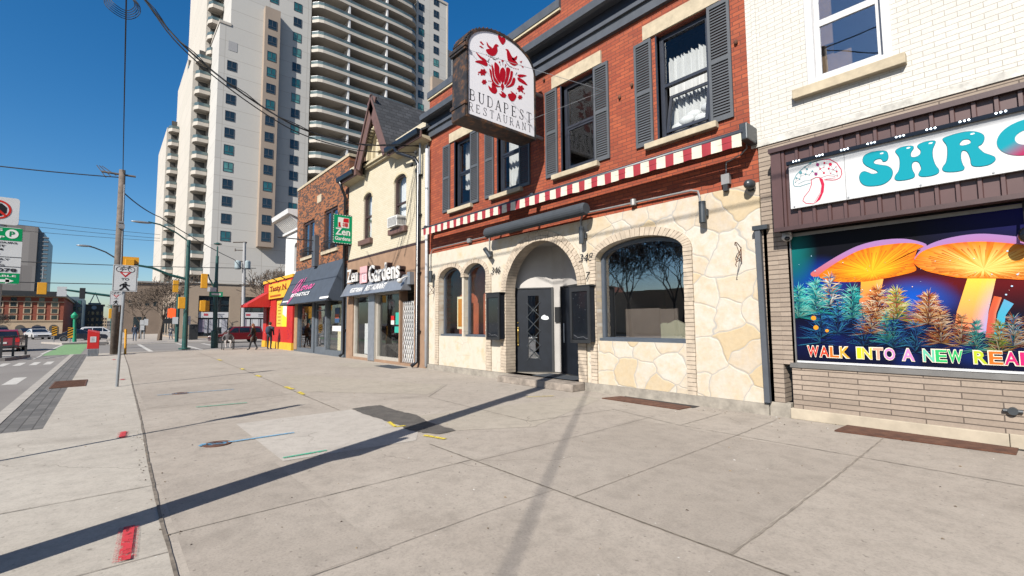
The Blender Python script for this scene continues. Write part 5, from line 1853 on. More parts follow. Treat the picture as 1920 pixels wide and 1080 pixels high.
for k in range(2):
    m.fill([[(gx-.78-.0*k, 8.15)]+[(gx+(.78-.14*k)*math.cos(PI-PI*i/16), 8.75+(.72-.14*k)*math.sin(PI*i/16)) for i in range(17)]+[(gx+.78, 8.15), (gx+.78-.14*(k+1), 8.15)]+[(gx+(.78-.14*(k+1))*math.cos(PI*i/16), 8.75+(.72-.14*(k+1))*math.sin(PI*i/16)) for i in range(17)]+[(gx-.78+.14*(k+1), 8.15)]], .2, (0, gy+.36+.16*k, 0), EX, EZ, NY)
for i in range(13):
    a = PI*(i+.5)/13
    c0 = (gx+.60*math.cos(a), 8.75+.55*math.sin(a))
    m.ell((c0[0], gy+.2, c0[1]), .05, .12, .05, 8, 6)
m.build('arch_corbel', 'cream_paint', ZB_)
m = MB()
m.box(-18.3, -15.9, gy+.22, D, 8.02, 8.12)
m.box(-18.3, -15.9, gy+.30, D, 7.94, 8.02)
m.box(gx-.14, gx+.14, D-.06, D, 8.5, 8.85)
m.box(gx-.20, gx+.20, D-.10, D, 8.40, 8.50)
m.box(gx-.2, gx+.2, D-.10, D, 8.85, 8.93)
m.build('gable_moulding', 'cream_paint', ZB_)
m = MB()
th = .07
yb = 12.2
for a, b in ((gl_, (gx, gz_)), ((gx, gz_), gr_)):
    m.hexa([(a[0], gy-.04, a[1]), (b[0], gy-.04, b[1]), (b[0], yb, b[1]), (a[0], yb, a[1]), (a[0], gy-.04, a[1]+th), (b[0], gy-.04, b[1]+th), (b[0], yb, b[1]+th), (a[0], yb, a[1]+th)])
m.build('gable_roof', 'shingles_side', ZB_)
m = MB()
for x0, x1 in ((ZX0-.05, -18.3), (-15.9, ZX1+.22)):
    m.hexa([(x0, 7.66, 7.92), (x1, 7.66, 7.92), (x1, 10.8, 10.0), (x0, 10.8, 10.0), (x0, 7.66, 8.0), (x1, 7.66, 8.0), (x1, 10.8, 10.08), (x0, 10.8, 10.08)])
m.hexa([(-18.3, 8.1, 8.2), (-15.9, 8.1, 8.2), (-15.9, 10.8, 10.0), (-18.3, 10.8, 10.0), (-18.3, 8.1, 8.28), (-15.9, 8.1, 8.28), (-15.9, 10.8, 10.08), (-18.3, 10.8, 10.08)])
m.hexa([(ZX0, 10.8, 10.0), (ZX1, 10.8, 10.0), (ZX1, 17, 8.0), (ZX0, 17, 8.0), (ZX0, 10.8, 10.08), (ZX1, 10.8, 10.08), (ZX1, 17, 8.08), (ZX0, 17, 8.08)])
m.build('main_roof', 'shingles', ZB_)
m = MB()
for x0, x1 in ((ZX0-.05, -18.55), (-15.65, ZX1+.22)):
    m.hexa([(x0, 7.68, 7.72), (x1, 7.68, 7.72), (x1, D, 7.66), (x0, D, 7.66), (x0, 7.68, 7.80), (x1, 7.68, 7.80), (x1, D, 7.80), (x0, D, 7.80)])
m.build('eave_soffit', 'cream_paint', ZB_)
m = MB()
for x0, x1 in ((ZX0-.05, -18.55), (-15.65, ZX1+.22)):
    m.box(x0, x1, 7.63, 7.68, 7.70, 7.92)
m.box(-18.72, -18.52, 7.6, 7.9, 7.72, 8.06)
m.box(-15.68, -15.48, 7.6, 7.9, 7.72, 8.06)
m.build('eave_fascia', 'brown_trim', ZB_)
def gutter(x0, x1):
    m = MB()
    m.prism([(x0, 7.50, 7.88), (x0, 7.52, 7.80), (x0, 7.63, 7.79), (x0, 7.63, 7.98), (x0, 7.49, 7.98)], (x1-x0, 0, 0))
    m.build('gutter', 'gutter_black', ZB_)
gutter(ZX0-.2, -18.7)
gutter(-15.7, ZX1+.18)
def downpipe(pts, label):
    t = thing('downpipe', label, 'downpipe', (pts[-1][0], pts[-1][1], 0))
    m = MB()
    m.tube(pts, .065, 12)
    m.build('pipe', 'gutter_black', t, smooth=True)
    m = MB()
    x, y = pts[-2][0], pts[-2][1]
    for z in (1.2, 3.2, 5.2, 6.6):
        m.box(x-.10, x+.10, y-.02, D+.01, z, z+.05)
    m.build('straps', 'gutter_black', t)
downpipe([(-15.0, 7.57, 7.82), (-14.85, 7.6, 7.6), (-14.1, 7.90, 7.25), (-13.92, 7.93, 7.0), (-13.92, 7.93, .2), (-13.98, 7.75, .06)], 'black downpipe on the right edge of the gabled building')
downpipe([(-20.2, 7.57, 7.82), (-20.25, 7.7, 7.5), (-20.42, 7.92, 7.2), (-20.42, 7.93, .2), (-20.44, 7.8, .06)], 'black downpipe between gabled building and brown brick building')
# shopfront
m = MB()
wallfill(m, [rectl(ZX0, ZX1, 0, 4.22), rectl(-19.62, -15.42, .10, 2.95), rectl(-15.32, -14.30, .08, 2.95)], D-.01, .3)
m.build('shopfront_wall', 'tan_stucco', ZB_)
m = MB()
y = D+.07
m.fill([rectl(-19.62, -15.42, .10, 2.95), rectl(-19.50, -17.98, .22, 2.62), rectl(-17.30, -15.52, .22, 2.62)], .12, (0, y+.1, 0), EX, EZ, NY)
m.box(-18.0, -17.4, D-.03, y+.05, .02, 2.7)
m.build('window_frame', 'alu_beige', ZB_)
MB().box(-17.95, -17.40, D-.05, D-.03, .04, 2.66).build('window_post', 'alu_bright', ZB_)
MB().box(-19.5, -17.98, y+.05, y+.056, .22, 2.62).build('left_shop_pane', 'window_glass', ZB_)
MB().box(-17.3, -15.52, y+.05, y+.056, .22, 2.62).build('right_shop_pane', 'window_glass', ZB_)
m = MB()
m.box(-19.9, -14.2, D+2.6, D+2.7, 0, 4)
m.box(-19.95, -19.9, D+.4, D+2.6, 0, 4)
m.box(-14.25, -14.2, D+.4, D+2.6, 0, 4)
m.box(-19.9, -14.2, D+.4, D+2.6, 2.9, 3.0)
m.build('shop_interior', 'interior_gray', ZB_)
MB().box(-19.4, -18.05, D+.45, D+.5, .2, 1.5).build('window_screen', 'curtain', ZB_)
m = MB()
m.box(-16.3, -15.6, D+.7, D+1.2, .15, 1.1)
m.build('counter', 'alu_beige', ZB_)
m = MB()
m.col = (.05, .42, .34)
m.box(-15.88, -15.55, y+.03, y+.04, 1.45, 1.9)
m.box(-15.95, -15.6, y+.03, y+.04, 1.15, 1.38)
m.col = (.55, .03, .03)
m.box(-16.25, -16.0, y+.03, y+.04, 1.62, 1.78)
m.col = (.75, .73, .68)
m.box(-16.25, -16.0, y+.03, y+.04, 1.45, 1.61)
m.build('window_notices', 'print', ZB_)
# folding gate
t = thing('folding_gate', 'white folding lattice gate closed across the shop doorway', 'gate', (-14.8, D, .08))
m = MB()
x0, x1, z0, z1 = -15.26, -14.36, .10, 2.28
n = 6
dx = (x1-x0)/n
for k in range(n):
    for j in range(7):
        za, zb = z0+(z1-z0)*j/7, z0+(z1-z0)*(j+1)/7
        for s in (0, 1):
            a = (x0+dx*(k+s), D+.10+.03*s, za)
            b = (x0+dx*(k+1-s), D+.10+.03*s, zb)
            m.tube([a, b], .016, 4)
for k in range(n+1):
    m.tube([(x0+dx*k, D+.085, z0), (x0+dx*k, D+.085, z1)], .010, 4)
m.build('lattice', 'white_paint', t)
m = MB()
m.box(-15.30, -14.32, D+.9, D+.95, .1, 2.9)
m.build('door_behind', 'interior_brown', ZB_)
# slanted name panel and raised letters
t = thing('slanted_sign', 'slanted gray metal sign panel reading vegetarian restaurant above the shop window', 'sign', (-17.3, 7.8, 2.7))
def sl(x, k, off=0):   # k 0 bottom 1 top
    p = Vector((x, 7.62+.30*k, 2.66+.56*k))
    nn = Vector((0, -.56, .30)).normalized()
    return p+nn*off
m = MB()
for x0, x1 in ((-20.0, -17.86), (-17.80, -14.52)):
    m.hexa([sl(x0, 0), sl(x1, 0), sl(x1, 0)+Vector((0, .4, 0)), sl(x0, 0)+Vector((0, .4, 0)), sl(x0, 1), sl(x1, 1), sl(x1, 1)+Vector((0, .11, 0)), sl(x0, 1)+Vector((0, .11, 0))])
m.box(-14.52, -14.32, 7.86, D, 2.85, 3.28)
m.build('panel', 'alu_bright', t)
ev = Vector((0, .30, .56)).normalized()
en = Vector((0, -.56, .30)).normalized()
m = MB()
m.col = (.82, .82, .82)
m.text('VEGETARIAN', .3, sl(-19.2, .22, .008), EX, ev, en, .004, .006, 0, (1.25, .22))
m.text('RESTAURANT', .3, sl(-17.65, .22, .008), EX, ev, en, .004, .006, 0, (1.75, .26))
m.build('lettering', 'print', t)
t = thing('security_camera', 'small white camera on the right end of the slanted gray sign panel', 'camera', (-14.5, 7.6, 2.9))
m = MB()
m.ell((-14.55, 7.6, 2.97), .09, .1, .09, 10, 8)
m.build('housing', 'camera_white', t, smooth=True)
m = MB()
m.tube([(-14.55, 7.6, 3.0), (-14.5, 7.75, 3.1), (-14.5, 7.9, 3.15)], .02, 6)
m.build('arm', 'camera_white', t)
def raised(body, x0, x1, z, h, label):
    t = thing('raised_letters', label, 'letters', ((x0+x1)/2, 7.85, z), 'raised letters on the tan shopfront')
    m = MB()
    m.text(body, .6, (x0, 7.80, z), EX, EZ, NY, .05, .006, 0, (x1-x0, h))
    m.build('letter_faces', 'letter_white', t)
    m = MB()
    m.text(body, .6, (x0+.01, D-.01, z), EX, EZ, NY, .19, .006, 0, (x1-x0, h))
    m.build('letter_returns', 'letter_side', t)
raised('Zen', -19.62, -18.55, 3.24, .56, 'raised white letters spelling Zen left of the pink seal panel')
raised('Gardens', -17.45, -14.92, 3.10, .68, 'raised white letters spelling Gardens right of the pink seal panel')
t = thing('seal_panel', 'pink faded seal panel standing between the raised white words', 'sign panel', (-18.1, 7.85, 3.1))
MB().box(-18.40, -17.72, 7.82, D, 3.14, 3.82).build('panel', 'letter_side', t)
m = MB()
m.col = (.74, .42, .44)
m.box(-18.40, -17.72, 7.80, 7.82, 3.14, 3.82)
m.col = (.78, .66, .70)
m.box(-18.14, -17.76, 7.796, 7.80, 3.18, 3.50)
m.col = (.70, .30, .34)
m.text('禪', .3, (-18.10, 7.795, 3.22), EX, EZ, NY, .002, .0, 0, (.3, .25))
m.build('face', 'print', t)
# green blade sign
bx = -19.55
by0, by1, bz0, bz1 = 0, 0, 0, 0
p0, p1 = None, None
t = None
BX = -19.88
a_, b_ = XP(625, 400, BX), XP(661, 461, BX)
GY0, GY1, GZ0, GZ1 = a_.y, b_.y, b_.z+.05, a_.z
t = thing('blade_sign', 'green blade sign with a red and white seal over the name Zen Gardens', 'sign', (BX, (GY0+GY1)/2, GZ0))
MB().box(BX-.28, BX-.02, GY0, GY1, GZ0, GZ1).build('box', 'black_paint', t)
m = MB()
m.col = (0.0, .30, .13)
m.box(BX-.02, BX, GY0+.02, GY1-.02, GZ0+.02, GZ1-.02)
m.build('green_face', 'print', t)
wd_ = GY1-GY0
hh = GZ1-GZ0
m = MB()
m.col = (.82, .80, .76)
m.fill([smooth_loop([(GY0+.24*wd_, GZ0+.55*hh), (GY0+.80*wd_, GZ0+.55*hh), (GY0+.80*wd_, GZ0+.90*hh), (GY0+.24*wd_, GZ0+.90*hh)], 1)], .004, (BX+.001, 0, 0), EY, EZ, EX)
m.col = (.55, .01, .02)
m.fill([[(GY0+.50*wd_, GZ0+.74*hh), (GY0+.78*wd_, GZ0+.74*hh), (GY0+.78*wd_, GZ0+.885*hh), (GY0+.54*wd_, GZ0+.885*hh), (GY0+.50*wd_, GZ0+.82*hh)]], .004, (BX+.003, 0, 0), EY, EZ, EX)
m.fill([[(GY0+.26*wd_, GZ0+.565*hh), (GY0+.40*wd_, GZ0+.565*hh), (GY0+.36*wd_, GZ0+.65*hh), (GY0+.36*wd_, GZ0+.74*hh), (GY0+.26*wd_, GZ0+.72*hh)]], .004, (BX+.003, 0, 0), EY, EZ, EX)
m.text('禪', .3, (BX+.006, GY0+.46*wd_, GZ0+.57*hh), EY, EZ, EX, .003, .004, 0, (.30*wd_, .16*hh))
m.col = (.85, .85, .83)
m.text('Zen', .4, (BX+.003, GY0+.12*wd_, GZ0+.29*hh), EY, EZ, EX, .004, .008, 0, (.74*wd_, .24*hh))
m.text('Gardens', .3, (BX+.003, GY0+.10*wd_, GZ0+.11*hh), EY, EZ, EX, .004, .006, 0, (.78*wd_, .13*hh))
for k in range(12):
    z = GZ0+.03+k*(hh-.06)/12
    for yy in (GY0+.005, GY1-.03):
        m.box(BX, BX+.006, yy, yy+.025, z, z+hh/26)
for k in range(7):
    yy = GY0+.03+k*(wd_-.06)/7
    for z in (GZ0+.005, GZ1-.03):
        m.box(BX, BX+.006, yy, yy+wd_/15, z, z+.022)
m.build('face_print', 'print', t)
m = MB()
for z in (GZ0-.02, GZ1+.02):
    m.tube([(BX-.15, GY0+.2, z), (BX-.15, D, z)], .035, 8)
m.build('bracket', 'black_paint', t)

# ------------------------------------------------------------------ brown brick building
GB = thing('brown_brick_building', 'mottled brown brick building with a stepped parapet and a navy shop awning', 'building', (-24.1, D, 0))
GX0, GX1 = -27.8, -20.33
v1 = (-26.72, -24.86, 5.12, 7.05)
v2 = (-23.45, -21.62, 5.08, 7.12)
m = MB()
wallfill(m, [rectl(GX0, GX1, 4.0, 9.12), rectl(*v1), rectl(*v2)], D, .3)
m.build('upper_wall', 'brown_brick', GB)
m = MB()
m.box(GX0, GX0+.1, D+.3, D+10, 0, 9.1)
m.box(GX1-.1, GX1, D+.3, D+10, 0, 9.1)
m.box(GX0, GX1, D+9.9, D+10, 0, 9.1)
m.box(GX0, GX1, D+.3, D+10, 8.7, 8.8)
m.build('side_walls', 'brown_brick', GB)
MB().box(GX0-.05, GX1+.05, D-.04, D+.34, 9.12, 9.25).build('coping', 'limestone', GB)
MB().box(-24.5, -23.9, D-.015, D, 7.75, 8.15).build('date_stone', 'limestone', GB)
for vv, nm in ((v1, 'left pair of brown casements'), (v2, 'right pair of brown casements')):
    x0, x1, z0, z1 = vv
    m = MB()
    xm = (x0+x1)/2
    m.fill([rectl(x0, x1, z0, z1), rectl(x0+.14, xm-.10, z0+.1, z1-.12), rectl(xm+.10, x1-.14, z0+.1, z1-.12)], .12, (0, D+.18, 0), EX, EZ, NY)
    f = m.build('window', 'brown_dark', GB)
    f['label'] = nm
    m = MB()
    m.box(x0+.14, xm-.1, D+.12, D+.126, z0+.1, z1-.12)
    m.box(xm+.1, x1-.14, D+.12, D+.126, z0+.1, z1-.12)
    m.build('pane', 'window_glass_dark', f)
    m = MB()
    m.box(x0+.2, x0+.55, D+.3, D+.31, z0, z1)
    m.box(xm+.2, xm+.55, D+.3, D+.31, z0, z1)
    m.build('curtain', 'curtain', f)
    MB().box(x0-.15, x1+.15, D-.08, D+.1, z0-.16, z0).build('sill', 'limestone', f)
    m = MB()
    m.box(x0+.05, x1-.05, D-.16, D-.13, z0+.4, z0+.43)
    for k in range(14):
        x = x0+.1+k*(x1-x0-.2)/13
        m.box(x-.01, x+.01, D-.155, D-.135, z0, z0+.42)
    m.build('window_rail', 'black_paint', f)
# shopfront below
m = MB()
wallfill(m, [rectl(GX0, GX1, 0, 4.0), rectl(-27.2, -24.9, .2, 2.6), rectl(-24.6, -23.0, .03, 2.6), rectl(-22.8, -20.9, .25, 2.6)], D-.01, .2)
m.build('shopfront_wall', 'gray_paint', GB)
m = MB()
m.fill([rectl(-24.6, -23.0, .03, 2.6), rectl(-24.4, -23.2, .35, 2.15), rectl(-24.4, -23.2, 2.2, 2.5)], .08, (0, D+.15, 0), EX, EZ, NY)
d_ = m.build('shop_door', 'gray_paint', GB)
m = MB()
m.box(-24.4, -23.2, D+.11, D+.116, .35, 2.5)
m.build('pane', 'window_glass_dark', d_)
MB().box(-27.2, -24.9, D+.1, D+.106, .2, 2.6).build('left_shop_pane', 'window_glass_dark', GB)
MB().box(-22.8, -20.9, D+.1, D+.106, .25, 2.6).build('right_shop_pane', 'window_glass', GB)
MB().box(-22.9, -20.8, D+.6, D+.62, .2, 2.7).build('window_blind', 'cream_fabric', GB)
MB().box(-27.3, -23, D+.9, D+.92, .2, 2.7).build('shop_interior', 'interior_gray', GB)
m = MB()
m.col = (.05, .10, .2)
m.box(-21.9, -21.35, D+.07, D+.08, 1.55, 2.25)
m.col = (.5, .12, .05)
m.box(-21.85, -21.4, D+.065, D+.07, 1.75, 1.95)
m.col = (.75, .74, .72)
m.box(-22.2, -21.1, D+.07, D+.08, 1.15, 1.40)
m.build('window_posters', 'print', GB)
MB().box(-20.72, -20.5, D-.05, D, .15, 4.0).build('white_edge_board', 'white_paint', GB)
MB().box(-27.75, -27.25, D-.04, D, .1, 2.7).build('wood_jamb', 'wood_tan', GB)
# awning
t = thing('sloped_awning', 'navy sloped shop awning with a pink script name and white lettering', 'awning', (-24.3, 7.6, 2.5))
A0, A1 = -27.75, -20.62
def aw(x, k, off=0):
    p = Vector((x, 7.22+.80*k, 2.52+1.94*k))
    nn = Vector((0, -1.94, .80)).normalized()
    return p+nn*off
m = MB()
ns = 16
for i in range(ns):
    xa, xb = A0+(A1-A0)*i/ns, A0+(A1-A0)*(i+1)/ns
    for k in range(8):
        k0, k1 = k/8, (k+1)/8
        sg = lambda x, kk: aw(x, kk, -.03*math.sin(kk*PI))
        m.poly([sg(xa, k0), sg(xb, k0), sg(xb, k1), sg(xa, k1)])
m.poly([aw(A1, 0), Vector((A1, 8.0, 2.52)), aw(A1, 1)])
m.poly([aw(A0, 0), aw(A0, 1), Vector((A0, 8.0, 2.52))])
m.build('canvas', 'awning_blue', t, smooth=True)
m = MB()
m.tube([aw(A0, 0), aw(A1, 0)], .025, 6)
m.tube([aw(A0, 0), (A0, 8.0, 2.52)], .02, 6)
m.tube([aw(A1, 0), (A1, 8.0, 2.52)], .02, 6)
m.build('frame', 'black_paint', t)
av = Vector((0, .80, 1.94)).normalized()
an = Vector((0, -1.94, .80)).normalized()
m = MB()
m.col = (.78, .12, .34)
def script(pts, wd):
    ribbon(m, [(p[0], p[1]) for p in smooth_open(pts)], wd, aw(-26.7, 0, .012), EX, av, an, .002)
def smooth_open(pts, k=5):
    q = [pts[0]]+list(pts)+[pts[-1]]
    out = []
    for i in range(1, len(q)-2):
        p0, p1, p2, p3 = [Vector(x) for x in q[i-1:i+3]]
        for t_ in range(k):
            u = t_/k
            out.append(tuple(.5*((2*p1)+(p2-p0)*u+(2*p0-5*p1+4*p2-p3)*u*u+(3*p1-p0-3*p2+p3)*u**3)))
    out.append(tuple(pts[-1]))
    return out
script([(.9, 1.45), (.55, 1.25), (.28, .85), (.35, .72), (.75, .95), (1.15, 1.45), (1.05, 1.15), (.55, .45), (.30, .18), (.32, .08), (.6, .28), (.9, .62), (1.25, .85)], .075)
script([(1.05, .78), (1.45, 1.25), (1.62, 1.50), (1.50, 1.35), (1.22, .85), (1.32, .74), (1.5, .85)], .07)
script([(1.85, .98), (1.68, .92), (1.66, .78), (1.85, .78), (1.95, .92), (1.85, .98), (2.12, .95), (2.2, .80), (2.28, .98), (2.42, .98)], .065)
script([(2.48, .98), (2.42, .80), (2.55, .80), (2.7, .92)], .065)
script([(3.1, 1.0), (2.88, .98), (2.78, .82), (2.95, .80), (3.12, 1.0), (3.06, .82), (3.2, .82), (3.45, 1.02)], .065)
m.col = (.80, .80, .80)
x = 0
m.text('ESTHETICS', .3, aw(-26.35, .20, .012), EX, av, an, .004, .012, .15, (2.9, .20), 'LEFT', 1.3)
ribbon(m, [(1.15+4.0, .16), (1.15+5.1, .16)], .10, aw(-26.7, 0, .012), EX, av, an, .002)
ribbon(m, [(-.75, .20), (.35, .20)], .08, aw(-26.7, 0, .012), EX, av, an, .002)
m.build('lettering', 'print', t)
t = thing('sign_bracket', 'black iron sign arm on a gray post above the navy awning', 'bracket', (-24.3, 7.9, 4.5))
m = MB()
m.box(-24.5, -24.05, D-.22, D, 4.42, 6.0)
m.build('post', 'gray_trim', t)
m = MB()
m.tube([(-24.3, D-.2, 5.75), (-24.6, 6.2, 5.78)], .03, 6)
m.tube([(-24.3, D-.2, 5.2), (-24.3, 7.4, 5.15)], .03, 6)
m.build('arm', 'black_paint', t)

# ------------------------------------------------------------------ red and yellow takeaway, white house behind
TB = thing('takeaway_shop', 'small single storey red takeaway with yellow trim and a red door canopy', 'building', (-31.5, D, 0))
TX0, TX1 = -34.7, -28.15
m = MB()
wallfill(m, [rectl(TX0, TX1, .42, 4.2), rectl(-33.9, -33.1, .42, 2.6), rectl(-31.7, -29.3, 1.35, 3.0)], D-.02, .3)
m.box(TX0, TX0+.2, D+.28, D+5, .42, 4.2)
m.build('red_wall', 'tasty_red', TB)
m = MB()
m.box(TX0-.03, -33.9, D-.06, D+5, 0, .42)
m.box(-33.1, TX1, D-.06, D+.3, 0, .42)
m.build('yellow_base', 'tasty_yellow', TB)
m = MB()
m.box(TX0-.05, TX1, D-.08, D+5, 4.2, 4.38)
m.build('yellow_parapet', 'tasty_yellow', TB)
m = MB()
for k in range(4):
    x = -34.2+k*1.7
    m.tube([(x, D-.05, 4.05), (x, D-.5, 4.3)], .03, 6)
m.build('sign_lamps', 'black_paint', TB)
d0 = MB().box(-33.9, -33.1, D+.1, D+.15, .0, 2.6).build('shop_door', 'interior_brown', TB)
m = MB()
m.col = (.75, .58, .10)
m.box(-31.7, -30.5, D+.05, D+.06, 1.35, 3.0)
m.col = (.80, .75, .05)
m.box(-30.5, -29.3, D+.05, D+.06, 1.35, 3.0)
m.col = (.80, .80, .72)
m.poly([(-30.4, D+.045, 2.1), (-29.6, D+.045, 1.9), (-29.5, D+.045, 2.9), (-30.3, D+.045, 2.9)])
m.col = (.45, .28, .05)
for k in range(7):
    m.box(-31.5+.13*(k % 2), -30.8, D+.045, D+.05, 1.5+k*.2, 1.58+k*.2)
m.build('window_poster', 'print', TB)
m = MB()
m.col = (.30, .01, .10)
rr = random.Random(8)
for k in range(40):
    x, z = rr.uniform(-29.2, -28.3), rr.uniform(.6, 2.3)
    s = rr.uniform(.03, .12)
    m.poly([(x, D-.023, z), (x+s, D-.023, z+s*.4), (x+s*.5, D-.023, z+s)])
m.build('wall_scuffs', 'print', TB)
t = thing('shop_sign', 'yellow sign board with dark red lettering on the red takeaway', 'sign', (-30.9, 7.95, 3.2))
MB().box(-33.0, -28.3, 7.90, 8.0, 3.10, 4.05).build('board', 'tasty_yellow', t)
m = MB()
m.col = (.30, .03, .01)
m.text('Tasty N', .6, (-32.7, 7.895, 3.45), EX, EZ, NY, .006, .02, 0, (3.6, .45))
m.col = (.45, .10, .02)
m.box(-32.6, -30.2, 7.893, 7.9, 3.2, 3.32)
m.build('lettering', 'print', t)
t = thing('door_canopy', 'red sloped canopy over the takeaway door', 'canopy', (-33.9, 7.4, 2.8))
m = MB()
m.add([(-34.9, 6.7, 2.75), (-32.95, 6.7, 2.75), (-32.95, 7.98, 3.6), (-34.9, 7.98, 3.6), (-34.9, 6.7, 2.60), (-32.95, 6.7, 2.60), (-32.95, 7.98, 2.60), (-34.9, 7.98, 2.60)], [(0, 1, 2, 3), (0, 4, 5, 1), (1, 5, 6, 2), (0, 3, 7, 4)])
tag(m.build('canvas', 'tasty_red', t))
WB = thing('white_house', 'white painted house with a bracketed cornice rising behind the red takeaway', 'building', (-30, D+.4, 4.3))
m = MB()
y0 = D+.25
wallfill(m, [rectl(-30.9, -27.82, 4.3, 7.6), archl(-29.1, -28.5, 4.6, 6.0, .3)], y0, .3)
m.box(-30.9, -30.7, y0+.3, y0+8, 4.3, 7.6)
m.build('upper_wall', 'white_paint', WB)
m = MB()
m.prism([(-31.2, y0, 7.55), (-31.2, y0-.75, 7.8), (-31.2, y0-.8, 8.05), (-31.2, y0, 8.1)], (3.4, 0, 0))
m.box(-31.2, -27.82, y0-.12, y0, 7.0, 7.12)
m.build('cornice', 'white_paint', WB)
m = MB()
for k in range(12):
    x = -31.0+k*.27
    m.prism([(x, y0, 7.12), (x, y0-.1, 7.15), (x, y0-.6, 7.68), (x, y0, 7.6)], (.12, 0, 0))
m.build('cornice_brackets', 'white_paint', WB)
m = MB()
m.fill([archl(-29.1, -28.5, 4.6, 6.0, .3)], .02, (0, y0+.2, 0), EX, EZ, NY)
f = m.build('window', 'glass_dark', WB)
m = MB()
m.fill([archl(-29.1, -28.5, 4.6, 6.0, .3), archl(-29.02, -28.58, 4.66, 6.0, .24)], .06, (0, y0+.18, 0), EX, EZ, NY)
m.box(-29.0, -28.6, y0+.12, y0+.18, 5.4, 5.46)
m.build('frame', 'black_paint', f)
# ------------------------------------------------------------------ apartment tower
TW = thing('apartment_tower', 'tall white apartment tower with curved balconies and a tan window bay', 'building', (-95, 30, 0))
TXF = -80.0
FH = 2.655
ZC = 22.7-4*FH
m = MB()
m.box(-94, TXF, 11.2, 24.5, 0, 47.6)
m.box(-94, TXF, 12.6, 24.5, 47.6, 84)
m.box(-94, TXF, 44.9, 52.25, 0, 69.5)
m.box(-94, TXF-.4, 52.25, 57.5, 0, 60)
m.box(-94, TXF-2, 24.5, 44.9, 69.6, 84)
m.build('white_wall', 'tower_white', TW)
MB().box(-94, TXF-2.0, 24.5, 44.9, 0, 69.6).build('balcony_back_wall', 'tower_back_shaded', TW)
m = MB()
m.box(-108, -88, 8.9, 11.2, 0, 45.5)
m.box(-112, -97, 9.0, 12, 0, 48.5)
m.box(-112, -88, 10.4, 12.6, 45.5, 84)
m.box(-125, -106, 7.15, 8.9, 0, 38.5)
m.build('stepped_wall', 'tower_white_side', TW)
m = MB()
m.box(TXF-.5, TXF+.12, 52.1, 52.4, 0, 69.8)
m.box(-94, TXF+.15, 44.9, 52.4, 69.5, 70.0)
m.box(-94, TXF+.1, 11.1, 12.7, 47.6, 48.0)
m.build('roof_trim', 'tower_slab', TW)
b1 = MB().box(TXF-.5, TXF+1.2, 17.1, 19.35, 13.5, 52.4).build('tan_bay', 'tower_tan', TW)
b2 = MB().box(TXF-.5, TXF+.8, 48.2, 51.0, 12, 52.0).build('tan_bay', 'tower_tan', TW)
def wmesh(gl):
    m = MB()
    m.box(-.02, .012, -.62, .62, -.72, .72)
    m.m = 1
    m.box(.012, .05, -.66, -.60, -.76, .76)
    m.box(.012, .05, .60, .66, -.76, .76)
    m.box(.012, .05, -.66, .66, .70, .76)
    m.box(.012, .05, -.66, .66, -.76, -.70)
    m.box(.012, .04, -.03, .03, -.3, .70)
    m.box(.012, .04, -.6, .6, -.33, -.27)
    return m.build('window', [gl, 'gray_trim'], TW, local=True)
wv = [wmesh(g) for g in ('glass_dark', 'glass_teal', 'glass_green')]
used = [False]*3
rw = random.Random(12)
def put_window(x, y, z, par=None):
    k = rw.choice([0, 0, 0, 0, 0, 0, 1, 1, 2])
    o = wv[k]
    if used[k]:
        o = wv[k].copy()
        COL.objects.link(o)
    used[k] = True
    o.parent = TW
    o.location = (x+95, y-30, z)
for k in range(0, 24):
    z = ZC+k*FH
    if 12.5 < z < 43.5:
        put_window(TXF, 12.98, z)
    if 14 < z < 51:
        put_window(TXF+1.2, 18.2, z+.35)
    elif 51 < z < 62:
        put_window(TXF, 18.6, z+.35)
    if 13 < z < 62:
        put_window(TXF, 22.3, z+.55)
    if 36 < z < 68:
        put_window(TXF, 46.0, z+1.0)
    if 50 < z < 68:
        put_window(TXF, 49.55, z+1.1)
MB().box(TXF, TXF+.03, 12.4, 13.6, 43.7, 45.2).build('louvre', 'tower_gray', TW)
# curved balconies
def xf(y):
    s = (y-24.6)/(44.8-24.6)
    e = min(1, max(0, s)/.05, max(0, 1-s)/.05)
    return TXF+.15+(1.05+.28*math.sin(PI*s)+.10*math.sin(3*PI*s+.6))*e
NB = 26
ys = [24.62+(44.8-24.62)*i/NB for i in range(NB+1)]
m = MB()
for i in range(NB):
    ya, yb = ys[i], ys[i+1]
    xa, xb = xf(ya), xf(yb)
    m.add([(TXF-2, ya, 0), (xa, ya, 0), (xb, yb, 0), (TXF-2, yb, 0), (TXF-2, ya, .2), (xa, ya, .2), (xb, yb, .2), (TXF-2, yb, .2)], [(0, 3, 2, 1), (4, 5, 6, 7)])
    m.add([(xa, ya, 0), (xb, yb, 0), (xb, yb, .52), (xa, ya, .52), (xa-.12, ya, .52), (xb-.12, yb, .52), (xb-.12, yb, .2), (xa-.12, ya, .2)], [(0, 1, 2, 3), (3, 2, 5, 4), (4, 5, 6, 7)])
bal = m.build('balcony', 'tower_slab', TW, local=True)
m = MB()
for i in range(NB):
    ya, yb = ys[i], ys[i+1]
    xa, xb = xf(ya)-.06, xf(yb)-.06
    m.poly([(xa, ya, .52), (xb, yb, .52), (xb, yb, 1.02), (xa, ya, 1.02)])
    m.m = 1
    m.hexa([(xa-.03, ya, 1.02), (xa+.03, ya, 1.02), (xb+.03, yb, 1.02), (xb-.03, yb, 1.02), (xa-.03, ya, 1.08), (xa+.03, ya, 1.08), (xb+.03, yb, 1.08), (xb-.03, yb, 1.08)])
    m.m = 0
rl = m.build('railing', ['rail_glass', 'galv'], bal, local=True)
m = MB()
for yf in (30.7, 37.9):
    m.box(TXF-2, xf(yf)-.13, yf-.16, yf+.16, .2, FH)
fin = m.build('divider', 'white_paint', bal, local=True)
m = MB()
